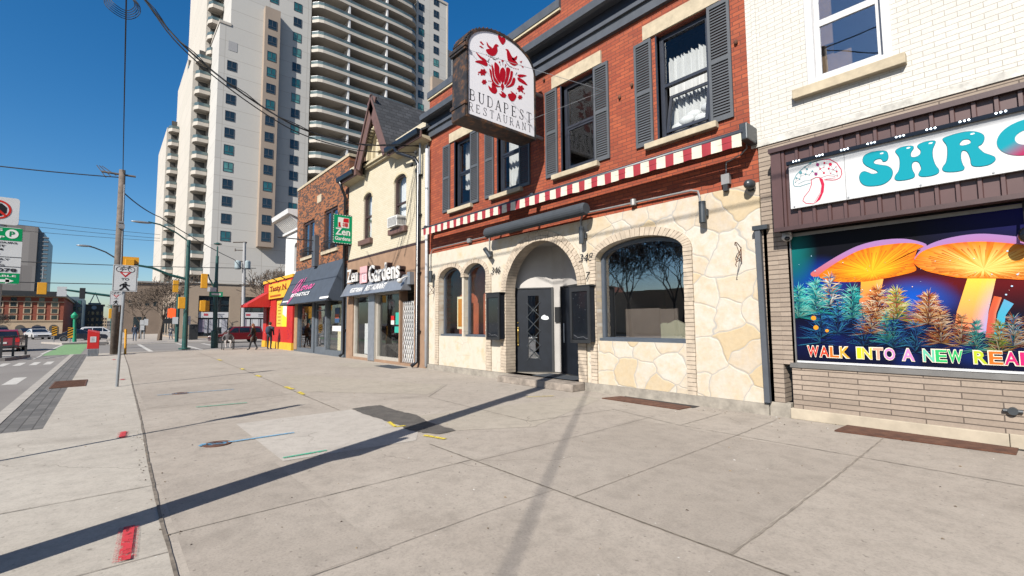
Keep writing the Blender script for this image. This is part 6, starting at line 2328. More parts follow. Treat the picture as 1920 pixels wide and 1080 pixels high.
for ya, yb in ((26, 27.6), (28.4, 29.4), (32, 34), (35.5, 36.6), (39.5, 41.2), (42.6, 43.6)):
    m.box(TXF-2.02, TXF-1.95, ya, yb, .2, 2.3)
dr_ = m.build('patio_doors', 'glass_dark', bal, local=True)
first = True
for k in range(0, 24):
    z = ZC+k*FH-1.2
    if z < 20 or z > 69:
        continue
    o = bal if first else copy_tree(bal, TW)
    first = False
    o.location = (95, -30, z)
# small balconies on the stepped street side
def small_balcony(x, y0, y1, dp):
    m = MB()
    q = [(x-.2, y0), (x+dp*.55, y0+.05), (x+dp, y0+.5), (x+dp, y1), (x-.2, y1)]
    m.prism([(a-x, b-y0, 0) for a, b in q], (0, 0, .62))
    o = m.build('small_balcony', 'tower_slab', TW, local=True)
    m = MB()
    for a, b in zip(q[:-1], q[1:]):
        if a[0] > x-.1 or b[0] > x-.1:
            m.hexa([(a[0]-x-.03, a[1]-y0, .62), (a[0]-x+.03, a[1]-y0, .62), (b[0]-x+.03, b[1]-y0, .62), (b[0]-x-.03, b[1]-y0, .62), (a[0]-x-.03, a[1]-y0, 1.1), (a[0]-x+.03, a[1]-y0, 1.1), (b[0]-x+.03, b[1]-y0, 1.1), (b[0]-x-.03, b[1]-y0, 1.1)])
    m.build('railing', 'rail_glass', o, local=True)
    m = MB()
    m.box(-.05, .06, .5, y1-y0-.2, .62, FH-.2)
    m.build('recess', 'interior_gray', o, local=True)
    return o
for x, y0, y1, dp, za, zb in ((-88, 9.15, 11.15, 1.5, 4, 45), (-97, 9.02, 9.35, 1.2, 30, 48), (-106, 7.3, 8.85, 1.5, 3, 38), (-88, 10.5, 12.5, 1.6, 45.5, 75)):
    o = small_balcony(x, y0, y1, dp)
    z = za
    f0 = True
    while z < zb:
        c = o if f0 else copy_tree(o, TW)
        f0 = False
        c.location = (x+95, y0-30, z)
        z += FH
# podium
PD = thing('podium_block', 'beige low block with dark shop windows at the foot of the white tower', 'building', (-68, 20, 0))
PX = -62
m = MB()
PT = 6.15
loopsP = [[(5.9, -.2), (45, -.2), (45, PT), (5.9, PT)]]
bays = [(7.75, 10.75), (11.9, 15.2), (16.6, 20), (21.5, 25)]
for a, b in bays:
    loopsP.append(rectl(a, b, .2, 4.75))
m.fill(loopsP, .4, (PX-.4, 0, 0), EY, EZ, EX)
m.box(-80, PX-.4, 5.9, 6.1, 0, PT)
m.box(-80, PX-.4, 5.9, 45, PT-.3, PT)
m.build('wall', 'podium', PD)
m = MB()
m.box(PX-.5, PX+.12, 5.8, 45, PT, PT+.12)
m.build('coping', 'tower_slab', PD)
for a, b in bays:
    w_ = MB().box(PX-.3, PX-.25, a, b, .2, 4.75).build('shop_window', 'glass_dark', PD)
    m = MB()
    for k in range(4):
        y = a+(b-a)*k/3
        m.box(PX-.25, PX-.18, y-.05, y+.05, .2, 4.75)
    for z in (3.75, 3.0, 2.2):
        m.box(PX-.25, PX-.18, a, b, z-.04, z+.04)
    m.build('mullions', 'black_paint', w_)
    m = MB()
    m.col = (.74, .74, .76)
    m.box(PX-.24, PX-.12, a+.05, b-.05, 2.28, 2.92)
    m.col = (.60, .10, .14)
    m.box(PX-.12, PX-.11, a+(b-a)*.18, a+(b-a)*.32, 2.5, 2.75)
    m.col = (.25, .25, .3)
    m.box(PX-.12, PX-.11, a+(b-a)*.58, a+(b-a)*.85, 2.63, 2.72)
    m.box(PX-.12, PX-.11, a+(b-a)*.58, a+(b-a)*.8, 2.45, 2.53)
    m.build('shop_board', 'print', w_)
    m = MB()
    rr = random.Random(int(a*10))
    for k in range(5):
        y = a+.1+(b-a-.2)*k/5
        m.col = rr.choice([(.5, .5, .55), (.35, .3, .38), (.72, .72, .75)])
        m.box(PX-.24, PX-.2, y, y+(b-a)/5.6, rr.uniform(.4, 1.2), 2.1)
    m.build('window_stickers', 'print', w_)
for k in range(5):
    MB().box(-78+k*3.2, -76.2+k*3.2, 5.86, 5.9, .2, 4.2).build('side_opening', 'glass_dark', PD)
# brown block left of the tower
def block(name, label, x0, x1, y0, y1, z1, mat, wins=(), glass='glass_dark', face='x', z0=0, cat='building', roof=None):
    t = thing(name, label, cat, ((x0+x1)/2, (y0+y1)/2, 0))
    MB().box(x0, x1, y0, y1, z0, z1).build('wall', mat, t)
    if roof:
        MB().box(x0-.2, x1+.3, y0-.3, y1+.3, z1, z1+roof[0]).build('roof', roof[1], t)
    src = None
    for (y, z, w_, h_) in wins:
        if src is None:
            m = MB()
            m.box(-.03, .04, -.5, .5, -.5, .5)
            src = m.build('window', glass, t, local=True)
            o = src
        else:
            o = src.copy()
            COL.objects.link(o)
        o.parent = t
        o.location = (x1-(x0+x1)/2, y-(y0+y1)/2, z)
        o.scale = (1, w_, h_)
    return t
block('brown_block', 'plain brown brick block with a flat roof left of the white tower', -140, -100, 2.15, 8.3, 8.7, 'far_brown', [(3+k*1.1, 5.2, .5, 1.0) for k in range(4)]+[(4.3, 1.6, 1.6, 2.6)], roof=(.25, 'far_gray'))
# far red brick hotel
t = block('red_brick_hotel', 'far red brick block with rows of square windows over a stone arcade', -150, -118, -24, -5.85, 6.6, 'far_brick_yz', [(-22.5+k*1.72, z, .72, .72) for k in range(10) for z in (3.0, 4.15, 5.3, 6.15)], roof=(.15, 'far_stone'))
m = MB()
m.box(-118, -117.8, -24, -5.85, 0, 2.35)
m.box(-118, -117.85, -24, -5.85, 5.72, 5.86)
m.box(-118, -117.7, -24, -5.85, 2.3, 2.5)
m.build('stone_arcade', 'far_stone', t)
m = MB()
m.box(-150, -117.2, -24.2, -5.6, 6.75, 7.0)
m.box(-150, -118.2, -24, -6.0, 7.0, 7.7)
m.build('cornice', 'black_paint', t)
m = MB()
for k in range(10):
    y = -23+k*1.72
    for z in (3.0, 4.15, 5.3):
        m.fill([rectl(y+.5-.52, y+.5+.52, z-.46, z+.46), rectl(y+.5-.38, y+.5+.38, z-.37, z+.37)], .08, (-118, 0, 0), EY, EZ, EX)
m.build('window_surrounds', 'far_stone', t)
for k in range(8):
    m = MB()
    y = -22.3+k*2.1
    m.fill([archl(y, y+1.2, 0, 1.1, .6, 10)], .05, (-117.8, 0, 0), EY, EZ, EX)
    m.build('arcade_arch', 'interior_gray', t)
# gray tower far left
t = block('gray_tower', 'gray panelled far tower with a glazed balcony edge', -190, -160, -24, -13.3, 25.6, 'far_panels', [], 'far_blue')
MB().box(-186, -161, -13.3, -12.3, 0, 24.4).build('glazed_edge', 'far_blue', t)
sb = None
for k in range(22):
    if sb is None:
        sb = MB().box(-.1, 1.2, -.1, .9, 0, .2).build('balcony', 'far_gray', t, local=True)
        o = sb
    else:
        o = sb.copy()
        COL.objects.link(o)
        o.parent = t
    o.location = (-161+175, -12.3+18.65, 2+k*1.0)
block('glass_block', 'pale gray glass fronted block right of the red brick hotel', -175, -150, -8.2, -4.3, 8.3, 'far_blue', [(-7.5+k*.9, z, .6, .9) for k in range(4) for z in (2.5, 4, 5.5, 7)], 'glass_teal')
block('white_sign_block', 'narrow white fronted building with a red round sign beside the red hotel', -146, -140, -7.3, -6.2, 6.6, 'white_paint', [(-6.75, 2.0, .8, 1.4)])
t = block('clock_tower_block', 'brown brick block with an open pyramid roof frame far down the street', -190, -178, -4.4, -.6, 7.3, 'far_brown', [(-3.8+k*1.0, z, .5, .9) for k in range(4) for z in (1.5, 3.2, 5.0)], roof=(.2, 'far_stone'))
m = MB()
cx, cy = -184, -2.6
for dx, dy in ((-1.3, -1.3), (1.3, -1.3), (1.3, 1.3), (-1.3, 1.3)):
    m.tube([(cx+dx, cy+dy, 7.4), (cx, cy, 11.2)], .10, 6)
m.box(cx-1.4, cx+1.4, cy-1.4, cy+1.4, 7.5, 8.1)
m.build('pyramid_frame', 'far_blue', t)
m = MB()
m.col = (.75, .78, .78)
m.fill([el(cy, 6.6, .55, .55, 20)], .05, (-178, 0, 0), EY, EZ, EX)
m.build('clock_face', 'print', t)
block('red_far_shop', 'low dark red shop building far down the street', -205, -195, -6.0, -3.2, 7.2, 'far_brick_yz', [(-5.3+k*.9, z, .5, .9) for k in range(2) for z in (2, 4)])
for i, (x, y0, y1, h, mt, lb) in enumerate(((-215, -1.6, .4, 4.2, 'far_stone', 'tan low building closing the end of the street'), (-230, .3, 2.2, 3.2, 'far_gray', 'gray low building at the very end of the street'), (-245, -3.0, -.6, 5.2, 'far_brown', 'brown far building behind the clock tower'), (-170, -17, -10, 5.4, 'far_gray', 'gray far building behind the red hotel'))):
    block('distant_building', lb, x-12, x, y0, y1, h, mt, [(y0+.4+k*.6, 1.6+j*1.1, .3, .5) for k in range(int((y1-y0)/.6)) for j in range(int(h/1.4))])
# the unseen side of the street, mirrored in the shop windows
for i, (x0, x1, h, mt, lb) in enumerate(((-60, -44, 7, 'far_brick', 'red brick row across the street seen only in reflections'), (-43, -27, 5.5, 'far_stone', 'tan low row across the street seen only in reflections'), (12, 30, 7, 'far_gray', 'gray block across the street seen only in reflections'))):
    block('opposite_building', lb, x0, x1, -46, -36, h, mt, [(-40+k*2, 2, 1, 1.2) for k in range(2)])

# ------------------------------------------------------------------ bare trees
def tree_mesh(seed, h, spread, levels=5, r0=.16, fork=.28, minr=.006):
    r = random.Random(seed)
    tr, cr = MB(), MB()
    def grow(p, d, l, rad_, lv):
        n = 3
        pts = [p]
        rr = [rad_]
        q = p.copy()
        dd = d.copy()
        for i in range(n):
            dd = (dd+Vector((r.uniform(-1, 1), r.uniform(-1, 1), r.uniform(-.5, .8)))*.13).normalized()
            q = q+dd*(l/n)
            pts.append(q.copy())
            rr.append(max(minr, rad_*(1-.4*(i+1)/n)))
        (tr if lv == 0 else cr).tube(pts, rr, 7 if lv < 2 else 4 if lv < 4 else 3, cap=False)
        if lv >= levels:
            return
        k = r.choice([3, 3, 4]) if lv < 2 else r.choice([2, 3, 3])
        for j in range(k):
            a = 2*PI*(j+r.uniform(-.25, .25))/k
            t = dd.orthogonal().normalized()
            b = dd.cross(t)
            s = spread*r.uniform(.6, 1.2)
            nd = (dd*math.cos(s)+(t*math.cos(a)+b*math.sin(a))*math.sin(s)+Vector((0, 0, .12))).normalized()
            st = pts[-1] if j < k-1 or lv == 0 else pts[-2]
            grow(st, nd, l*r.uniform(.62, .86), max(minr, rr[-1]*r.uniform(.55, .8)), lv+1)
    grow(Vector((0, 0, 0)), Vector((0, 0, 1)), h*fork, r0, 0)
    return tr, cr
def tree(x, y, h, label, seed, spread=.62, levels=5, r0=.16, mat='bark', group=None, z=0, minr=.006, fork=.28):
    t = thing('bare_tree', label, 'tree', (x, y, z), group)
    tr, cr = tree_mesh(seed, h, spread, levels, r0, fork, minr)
    tr.build('trunk', mat, t, local=True)
    cr.build('crown', mat, t, local=True)
    return t
T1 = tree(-57, 4.05, 7.2, 'bare street tree with a leaning fork in front of the brown block', 5, .72, 6, .22, minr=.022)
tree(-66, 2.9, 6.2, 'smaller bare tree further back beside the brown block', 8, .7, 6, .15, minr=.022)
tree(-56, 13.6, 9.2, 'bare tree behind the red takeaway in front of the tower foot', 11, .62, 6, .17, minr=.022)
tree(-58, 16.8, 9.6, 'second bare tree at the tower foot nearer the white house', 12, .62, 6, .17, minr=.022)
tree(-112, -17.2, 3.6, 'small bushy bare tree in front of the red hotel', 14, .7, 6, .12, 'bark_dark', minr=.02)
tree(-112, -13.2, 3.9, 'round bare tree before the hotel arcade', 15, .75, 6, .12, 'bark_dark', minr=.02)
ro = tree(-27, -23, 12, 'wide bare tree across the street seen only in window reflections', 21, .6, 7, .24, 'bark_dark', minr=.022)
for i, (x, y, s, rz, lb) in enumerate(((-31.5, -25, .95, 1.3, 'second bare tree across the street seen only in window reflections'), (-22.5, -25, .95, 2.2, 'third bare tree across the street seen only in window reflections'), (-36, -24, 1.05, 4.2, 'fourth bare tree across the street seen only in window reflections'), (-26, -30, 1.05, 5.1, 'bare tree in the second row across the street, only in reflections'))):
    c = copy_tree(ro)
    c.location = (x, y, 0)
    c.scale = (s, s, s)
    c.rotation_euler = (0, 0, rz)
    c['label'] = lb
# ------------------------------------------------------------------ poles, signals and wires
t = thing('utility_pole', 'weathered wooden utility pole by the kerb with a street lamp arm', 'utility pole', (-32, .42, 0))
m = MB()
m.tube([(-32, .43, -.05), (-32, .38, 5), (-32, .33, 9.8)], [.20, .18, .14], 12)
m.build('pole', 'pole_wood', t, smooth=True)
m = MB()
a, b = XP(222, 487, -32), XP(160, 461, -32)
m.tube([a, a.lerp(b, .4)+Vector((0, 0, .12)), a.lerp(b, .75)+Vector((0, 0, .10)), b+Vector((0, .1, 0))], .035, 8)
lamp_arm = m.build('lamp_arm', 'fixture_dark', t)
m = MB()
m.ell((b.x, b.y-.05, b.z), .10, .30, .055, 12, 8)
m.build('lamp_head', 'galv', lamp_arm, smooth=True)
m = MB()
m.box(-31.86, -31.76, .30, .55, 6.6, 6.85)
m.box(-31.86, -31.76, .28, .52, 6.9, 7.0)
m.build('terminal_box', 'conduit', t)
m = MB()
m.tube([(-31.85, .52, 2.2), (-31.85, .45, 9)], .03, 6)
m.build('riser_pipe', 'galv', t)
m = MB()
m.tube([(-31.6, .85, 0), (-31.6, .82, 1.3)], .05, 8)
m.build('yellow_guard', 'signal_yellow', t)
m = MB()
for k in range(3):
    m.tube([(-32.2, .1-.2*k, 9.5-.1*k), (-32.2, -.5-.1*k, 9.9)], .02, 5)
m.tube([(-32, -.5, 9.55), (-32, .9, 9.55)], .06, 6)
m.build('cross_bar', 'pole_wood', t)
def bike_sign(x, y, z0, z1, wd, par, nm):
    # yield to pedestrians sign facing +X
    MB().box(x-.012, x, y-wd/2, y+wd/2, z0, z1).build(nm, 'sign_white', par)
    m = MB()
    h = z1-z0
    P_ = lambda u, v: (y+u*wd, z0+v*h)
    m.col = (.03, .03, .035)
    o = (x, 0, 0)
    fr = [P_(-.46, .03), P_(.46, .03), P_(.46, .97), P_(-.46, .97)]
    ribbon(m, fr, .012*wd/.5, o, EY, EZ, EX, .002, True)
    for cu in (-.24, .24):
        c = P_(cu, .83)
        ribbon(m, [(c[0]+.13*wd*math.cos(2*PI*i/20), c[1]+.13*wd*math.sin(2*PI*i/20)) for i in range(20)], .03*wd, o, EY, EZ, EX, .002, True)
    for pl in ([(-.24, .83), (-.10, .91), (.14, .91), (.24, .83)], [(-.10, .91), (0, .83), (.14, .91)], [(-.24, .83), (0, .83)], [(-.13, .94), (-.05, .94)], [(.10, .95), (.2, .95)], [(.14, .91), (.12, .95)]):
        ribbon(m, [P_(*q) for q in pl], .025*wd, o, EY, EZ, EX, .002)
    m.col = (.55, .02, .03)
    m.fill([[P_(-.24, .73), P_(0, .53), P_(.24, .73)]], .003, o, EY, EZ, EX)
    m.col = (.8, .8, .78)
    m.fill([[P_(-.12, .70), P_(0, .60), P_(.12, .70)]], .005, o, EY, EZ, EX)
    m.col = (.03, .03, .035)
    m.text('TO', .2, (x, *P_(-.16, .42)), EY, EZ, EX, .003, .004, 0, (.32*wd, .085*h))
    c = P_(.02, .335)
    m.fill([el(c[0], c[1], .055*wd, .028*h, 14)], .003, o, EY, EZ, EX)
    for pl, k in (([(.0, .30), (-.02, .18)], .16), ([(-.02, .19), (-.10, .10), (-.20, .045)], .08), ([(-.0, .19), (.08, .12), (.16, .04)], .08), ([(-.03, .29), (-.16, .24), (-.20, .18)], .06), ([(.03, .29), (.13, .22), (.20, .22)], .06)):
        ribbon(m, [P_(*q) for q in pl], k*wd, o, EY, EZ, EX, .003)
    m.build('sign_symbols', 'print', par)
bike_sign(-31.78, .37, 2.55, 3.28, .50, t, 'sign_plate')
t = thing('bike_sign_post', 'white cyclists yield to pedestrians sign on a thin steel post', 'street sign', (-15.05, .28, 0))
m = MB()
m.tube([(-15.05, .28, -.02), (-15.06, .33, 3.0)], .032, 10)
m.build('post', 'galv', t)
bike_sign(-15.0, .325, 2.34, 3.0, .48, t, 'sign_plate')
# parking sign
t = thing('parking_sign', 'no stopping sign over a tall green and white parking sign at the left edge', 'street sign', (-7.72, -.92, 0))
m = MB()
m.tube([(-7.72, -.93, -.02), (-7.72, -.92, 2.95)], .03, 10)
m.build('post', 'galv', t)
sx = -7.66
ye = XP(36, 400, sx).y
ys_ = ye-.34
z0, z1 = XP(10, 421, sx).z, XP(10, 370, sx).z
m = MB()
rc = lambda x0, x1, a, b, r=.03: [(x0+r-r*math.cos(q), a+r-r*math.sin(q)) for q in [0, .5, 1.0, 1.57]]+[(x1-r+r*math.sin(q), a+r-r*math.cos(q)) for q in [0, .5, 1.0, 1.57]]+[(x1-r+r*math.cos(q), b-r+r*math.sin(q)) for q in [0, .5, 1.0, 1.57]]+[(x0+r-r*math.sin(q), b-r+r*math.cos(q)) for q in [0, .5, 1.0, 1.57]]
m.fill([rc(ys_, ye, z0, z1)], .012, (sx-.012, 0, 0), EY, EZ, EX)
pl = m.build('no_stopping_plate', 'sign_white', t)
m = MB()
o = (sx, 0, 0)
cy, cz, r_ = (ys_+ye)/2, (z0+z1)/2+.01, (z1-z0)*.35
m.col = (.02, .02, .025)
m.fill([[(cy+r_*.72*math.cos(PI/8+k*PI/4), cz+r_*.72*math.sin(PI/8+k*PI/4)) for k in range(8)]], .002, o, EY, EZ, EX)
m.col = (.60, .03, .02)
m.fill([el(cy, cz, r_, r_, 32), el(cy, cz, r_*.82, r_*.82, 32)], .003, o, EY, EZ, EX)
ribbon(m, [(cy-r_*.66, cz+r_*.66), (cy+r_*.66, cz-r_*.66)], r_*.20, o, EY, EZ, EX, .0045)
m.build('symbol', 'print', pl)
ye2 = XP(43, 440, sx).y
z0, z1 = XP(30, 533, sx).z, XP(36, 428, sx).z
ys2 = ye2-.50
m = MB()
m.fill([rc(ys2, ye2, z0, z1)], .012, (sx-.012, 0, 0), EY, EZ, EX)
pl = m.build('parking_plate', 'sign_white', t)
m = MB()
h = z1-z0
m.col = (.0, .30, .10)
m.box(sx+.0005, sx+.002, ys2+.004, ye2-.004, z0+.765*h, z1-.006)
m.box(sx+.0005, sx+.002, ys2+.004, ye2-.004, z0+.006, z0+.19*h)
m.col = (.02, .02, .025)
for v in (.47, .30):
    m.box(sx+.0005, sx+.002, ys2, ye2, z0+v*h, z0+v*h+.006)
m.col = (.85, .85, .83)
c = (ye2-.085, z0+.885*h)
m.fill([el(*c, .052, .052, 24)], .002, (sx+.002, 0, 0), EY, EZ, EX)
tl = lambda s, v, hh, wd, rt, x=.003: m.text(s, .1, (sx+x, ye2-rt-wd, z0+v*h), EY, EZ, EX, .001, .002, 0, (wd, hh*h))
tl('OMING', .925, .045, .26, .16)
tl('TER', .865, .045, .17, .22)
tl('LE APP', .800, .042, .24, .14)
for yy in ((ye2-.30, ye2-.08),):
    ribbon(m, [(yy[0], z0+.055*h), (yy[1], z0+.055*h)], .03, (sx, 0, 0), EY, EZ, EX, .003)
    m.fill([[(yy[1]-.03, z0+.055*h-.032), (yy[1]+.035, z0+.055*h), (yy[1]-.03, z0+.055*h+.032)]], .003, (sx, 0, 0), EY, EZ, EX)
tl('ER AVAILABLE', .125, .032, .46, .03)
m.col = (0, .26, .09)
m.text('P', .1, (sx+.005, c[0]-.02, c[1]-.03), EY, EZ, EX, .001, .003, 0, (.042, .06))
m.col = (.02, .02, .025)
tl('TMENT HOURS', .715, .028, .40, .04)
tl('R LIMIT', .650, .035, .22, .13)
tl('- 6PM', .590, .032, .17, .15)
tl('- Sat', .520, .032, .14, .17)
tl('DAY ONLY', .420, .03, .30, .09)
tl('R LIMIT', .370, .028, .17, .15)
tl('PARKING', .320, .026, .20, .13)
tl('2078', .215, .060, .20, .03)
m.col = (.35, .35, .37)
tl('Zone', .215, .035, .12, .245)
m.build('lettering', 'print', pl)
# street light pole beside the camera whose long shadow crosses the pavement
t = thing('street_light_pole', 'tall steel light pole just left of the view, throwing the long pavement shadow', 'light pole', (-4.2, -1.0, 0))
m = MB()
m.tube([(-4.2, -1.0, -.1), (-4.2, -1.0, 5), (-4.2, -1.0, 10.4)], [.165, .15, .13], 14)
m.build('pole', 'pole_wood', t, smooth=True)
m = MB()
m.box(-4.1, -4.02, -1.0, -.70, 2.35, 3.0)
m.box(-4.1, -4.02, -1.3, -.9, 5.5, 6.0)
m.build('sign_plate', 'sign_white', t)
# signal poles at the crossing
GX_ = -35.5
def gp(x, y):
    return XP(x, y, GX_)
def signal(p, dim, par, nm='signal_head', mat='signal_yellow', sz=1.0, lens=None):
    h, w_ = dim
    m = MB()
    m.box(p[0]-.12*sz, p[0]+.12*sz, p[1]-w_/2, p[1]+w_/2, p[2]-h/2, p[2]+h/2)
    o = m.build(nm, mat, par, bevel=.02)
    v = MB()
    for k in (-1, 0, 1):
        z = p[2]+k*h*.31
        v.tube([(p[0]-.12*sz, p[1], z), (p[0]-.34*sz, p[1], z+.01)], w_*.36, 10)
    v.build('visor', mat, o)
    return o
t = thing('signal_pole', 'tall dark green signal pole with a long arm and a street lamp, nearest the crossing', 'traffic signal', (GX_, 3.78, 0))
m = MB()
b_ = gp(346, 652)
tp = gp(354, 450)
m.tube([(b_.x, b_.y, -.05), tp], [.15, .105], 12)
m.lathe((b_.x, b_.y, -.02), [(.32, 0), (.32, .07), (.18, .09)], 12)
m.build('pole', 'pole_green', t)
m = MB()
m.tube([gp(348, 523), gp(320, 516), gp(285, 502), gp(255, 497), gp(240, 497)], [.085, .08, .07, .06, .05], 8)
m.build('mast_arm', 'pole_green', t)
m = MB()
m.tube([gp(354, 453), gp(330, 436), gp(300, 421), gp(278, 416)], .045, 8)
la = m.build('lamp_arm', 'pole_green', t)
c = gp(265, 416.5)
m = MB()
m.ell((c.x, c.y, c.z), .12, .52, .07, 12, 8)
m.build('lamp_head', 'galv', la, smooth=True)
c = gp(243, 501)
signal(c, (.95, .42), t)
m = MB()
m.box(c.x-.02, c.x+.0, c.y-.42, c.y+.42, c.z-.62, c.z+.62)
m.build('backboard', 'signal_yellow', t)
c = gp(342.5, 568)
signal((c.x, c.y-.05, c.z), (.72, .36), t)
c = gp(352, 601)
m = MB()
m.box(c.x, c.x+.03, c.y-.25, c.y+.15, c.z-.28, c.z+.28)
m.build('crossing_notice', 'sign_white', t)
t = thing('signal_pole', 'dark green signal pole with a flat cap lamp and a green street name sign', 'traffic signal', (-36.3, 5.52, 0))
GX_ = -36.3
m = MB()
b_ = gp(402, 651)
m.tube([(b_.x, b_.y, -.05), gp(402.5, 620), gp(403, 619), gp(405, 530), gp(405.5, 528), gp(407.5, 480)], [.21, .21, .135, .13, .1, .09], 12)
m.tube([gp(407.5, 480), gp(408, 462)], .045, 8)
m.build('pole', 'pole_green', t)
c = gp(408.5, 457)
m = MB()
m.lathe((c.x, c.y, c.z-.08), [(.10, 0), (.24, .04), (.24, .08), (.05, .16)], 12)
m.build('cap_lamp', 'pole_green', t)
a, b = gp(391.5, 551.5), gp(417, 551)
MB().box(a.x+.14, a.x+.17, a.y, b.y, a.z-.16, a.z+.16).build('street_name_plate', 'sign_green', t)
m = MB()
m.col = (.78, .8, .78)
ribbon(m, [(a.y+.12, a.z), (b.y-.12, a.z)], .13, (a.x+.17, 0, 0), EY, EZ, EX, .004)
m.build('name_strip', 'print', t)
a = gp(397, 543)
MB().box(a.x+.1, a.x+.13, a.y-.25, a.y+.25, a.z-.14, a.z+.14).build('small_plate', 'sign_white', t)
c = gp(383, 527)
signal(c, (.95, .36), t)
m = MB()
m.tube([gp(404, 545), gp(396, 528), gp(392, 522)], .05, 6)
m.tube([gp(392, 522), gp(391, 514)], .04, 6)
m.build('camera_arm', 'pole_green', t)
c = gp(383, 574)
signal((c.x+.1, c.y, c.z), (.72, .52), t)
GX_ = -50
t = thing('signal_pole', 'far thinner signal pole across the side street with a lit red signal', 'traffic signal', (-50, 4.7, 0))
m = MB()
b_ = gp(331, 641)
m.tube([(b_.x, b_.y, -.05), gp(335, 552)], .14, 8)
m.build('pole', 'pole_green', t)
c = gp(329.5, 537)
signal(c, (1.05, .4), t)
c = gp(322, 587)
o = signal(c, (.75, .55), t, 'crossing_signal', 'lamp_red')
c = gp(315, 602)
MB().box(c.x, c.x+.1, c.y-.3, c.y+.3, c.z-.22, c.z+.22).build('dark_plate', 'black_paint', t)
c = gp(328, 601)
MB().box(c.x+.2, c.x+.25, c.y-.2, c.y+.2, c.z-.3, c.z+.3).build('notice', 'sign_white', t)
GX_ = -50
t = thing('mast_arm_signal', 'far green pole with a horizontal mast arm carrying a yellow and a dark signal', 'traffic signal', (-50, .5, 0))
m = MB()
b_ = gp(212, 641)
m.tube([(b_.x, b_.y, -.05), gp(213, 548)], .17, 8)
m.build('pole', 'pole_green', t)
m = MB()
m.tube([gp(213, 555.5), gp(170, 550), gp(123, 543.5)], [.1, .09, .07], 8)
m.build('mast_arm', 'pole_green', t)
c = gp(154.5, 550)
signal(c, (.85, .34), t, 'dark_signal', 'black_paint')
c = gp(210, 588)
signal((c.x+.2, c.y, c.z), (.8, .42), t)
c = gp(117, 546)
MB().box(c.x, c.x+.05, c.y-.3, c.y+.25, c.z-.4, c.z+.35).build('white_plate', 'sign_white', t)
t = thing('hanging_signal', 'big yellow traffic signal hung from wires over the road at the left', 'traffic signal', (-40, -5.6, 3.6))
GX_ = -40
c = gp(79, 541)
m = MB()
m.tube([c+Vector((0, 0, .6)), c+Vector((0, 0, 1.3))], .03, 6)
m.build('hanger', 'galv', t)
signal(c, (.72, .42), t, sz=.7)
# pole with transformers
GX_ = -56
t = thing('transformer_pole', 'gray utility pole with two pale transformer cans behind the minivan', 'utility pole', (-56, 12.6, 0))
m = MB()
b_ = gp(455, 640)
m.tube([(b_.x, b_.y, -.05), gp(458.5, 455)], [.2, .15], 10)
m.build('pole', 'tower_gray', t)
m = MB()
for x in (446, 464):
    c = gp(x, 497)
    m.lathe((c.x, c.y, c.z-.45), [(.27, 0), (.30, .05), (.30, .8), (.24, .9), (.1, .95)], 12)
m.build('transformer_cans', 'transformer', t)
m = MB()
m.tube([gp(437, 454.5), gp(462, 454)], .06, 6)
m.tube([gp(441, 469), gp(458, 469.5)], .05, 6)
m.tube([gp(441, 471), gp(441, 466)], .06, 6)
m.tube([gp(458, 462), gp(463, 454)], .04, 6)
m.tube([gp(446, 490), gp(464, 490)], .06, 6)
m.build('cross_arms', 'pole_wood', t)
# green ornamental lamp post and hazard boards
GX_ = -55.5
t = thing('green_lamp_post', 'bright green post with a round head on the traffic island', 'lamp post', (-55.5, -2.0, 0))
m = MB()
b_ = gp(140, 636)
m.tube([(b_.x, b_.y, 0), gp(140, 598)], [.14, .10], 8)
m.build('post', 'sign_green', t)
c = gp(140, 592)
m = MB()
m.lathe((c.x, c.y, c.z-.3), [(.08, 0), (.22, .12), (.25, .34), (.14, .5), (.04, .62)], 16)
m.build('head', 'sign_green', t)
def hazard(px, py0, py1, X, label):
    t = thing('hazard_board', label, 'hazard marker', (X, XP(px, py1, X).y, 0), 'striped hazard markers on the island')
    a, b = XP(px-4.5, py0, X), XP(px+4.5, py1, X)
    MB().box(X-.03, X, a.y, b.y, b.z, a.z).build('board', 'signal_yellow', t)
    m = MB()
    m.col = (.02, .02, .02)
    hh = a.z-b.z
    for k in range(4):
        z = b.z+hh*(.05+k*.25)
        m.poly([(X+.004, a.y, z-.0), (X+.004, b.y, min(a.z, z+hh*.22)), (X+.004, b.y, min(a.z, z+hh*.34)), (X+.004, a.y, z+hh*.12)])
    m.build('stripes', 'print', t)
    m = MB()
    m.tube([(X-.05, (a.y+b.y)/2, 0), (X-.05, (a.y+b.y)/2, a.z)], .04, 6)
    m.build('post', 'galv', t)
hazard(132, 614, 633, -54.5, 'striped yellow and black hazard board beside the green lamp post')
hazard(102, 612, 629, -57.5, 'striped yellow and black hazard board further left in front of a white car')
# red newspaper box
t = thing('newspaper_box', 'bright red newspaper box with a slanted top on a gray stand', 'newspaper box', (-30.7, -.40, 0))
x0, x1, ya, yb = -31.1, -30.6, -.62, -.18
MB().box(x0, x1, ya+.01, yb-.01, 0, .36).build('stand', 'tower_gray', t)
m = MB()
for k in range(8):
    m.box(x1, x1+.012, ya+.03+k*.05, ya+.055+k*.05, .02, .35)
m.build('stand_ribs', 'galv', t)
MB().hexa([(x0, ya, .36), (x1, ya, .36), (x1, yb, .36), (x0, yb, .36), (x0, ya, 1.32), (x1, ya, 1.25), (x1, yb, 1.12), (x0, yb, 1.2)]).build('cabinet', 'box_red', t, bevel=.015)
m = MB()
m.box(x1, x1+.008, ya+.10, ya+.32, .68, .96)
o = m.build('label', 'sign_white', t)
m = MB()
m.col = (.12, .12, .13)
for k in range(3):
    m.box(x1+.008, x1+.010, ya+.14, ya+.26, .74+k*.07, .76+k*.07)
m.build('label_print', 'print', o)
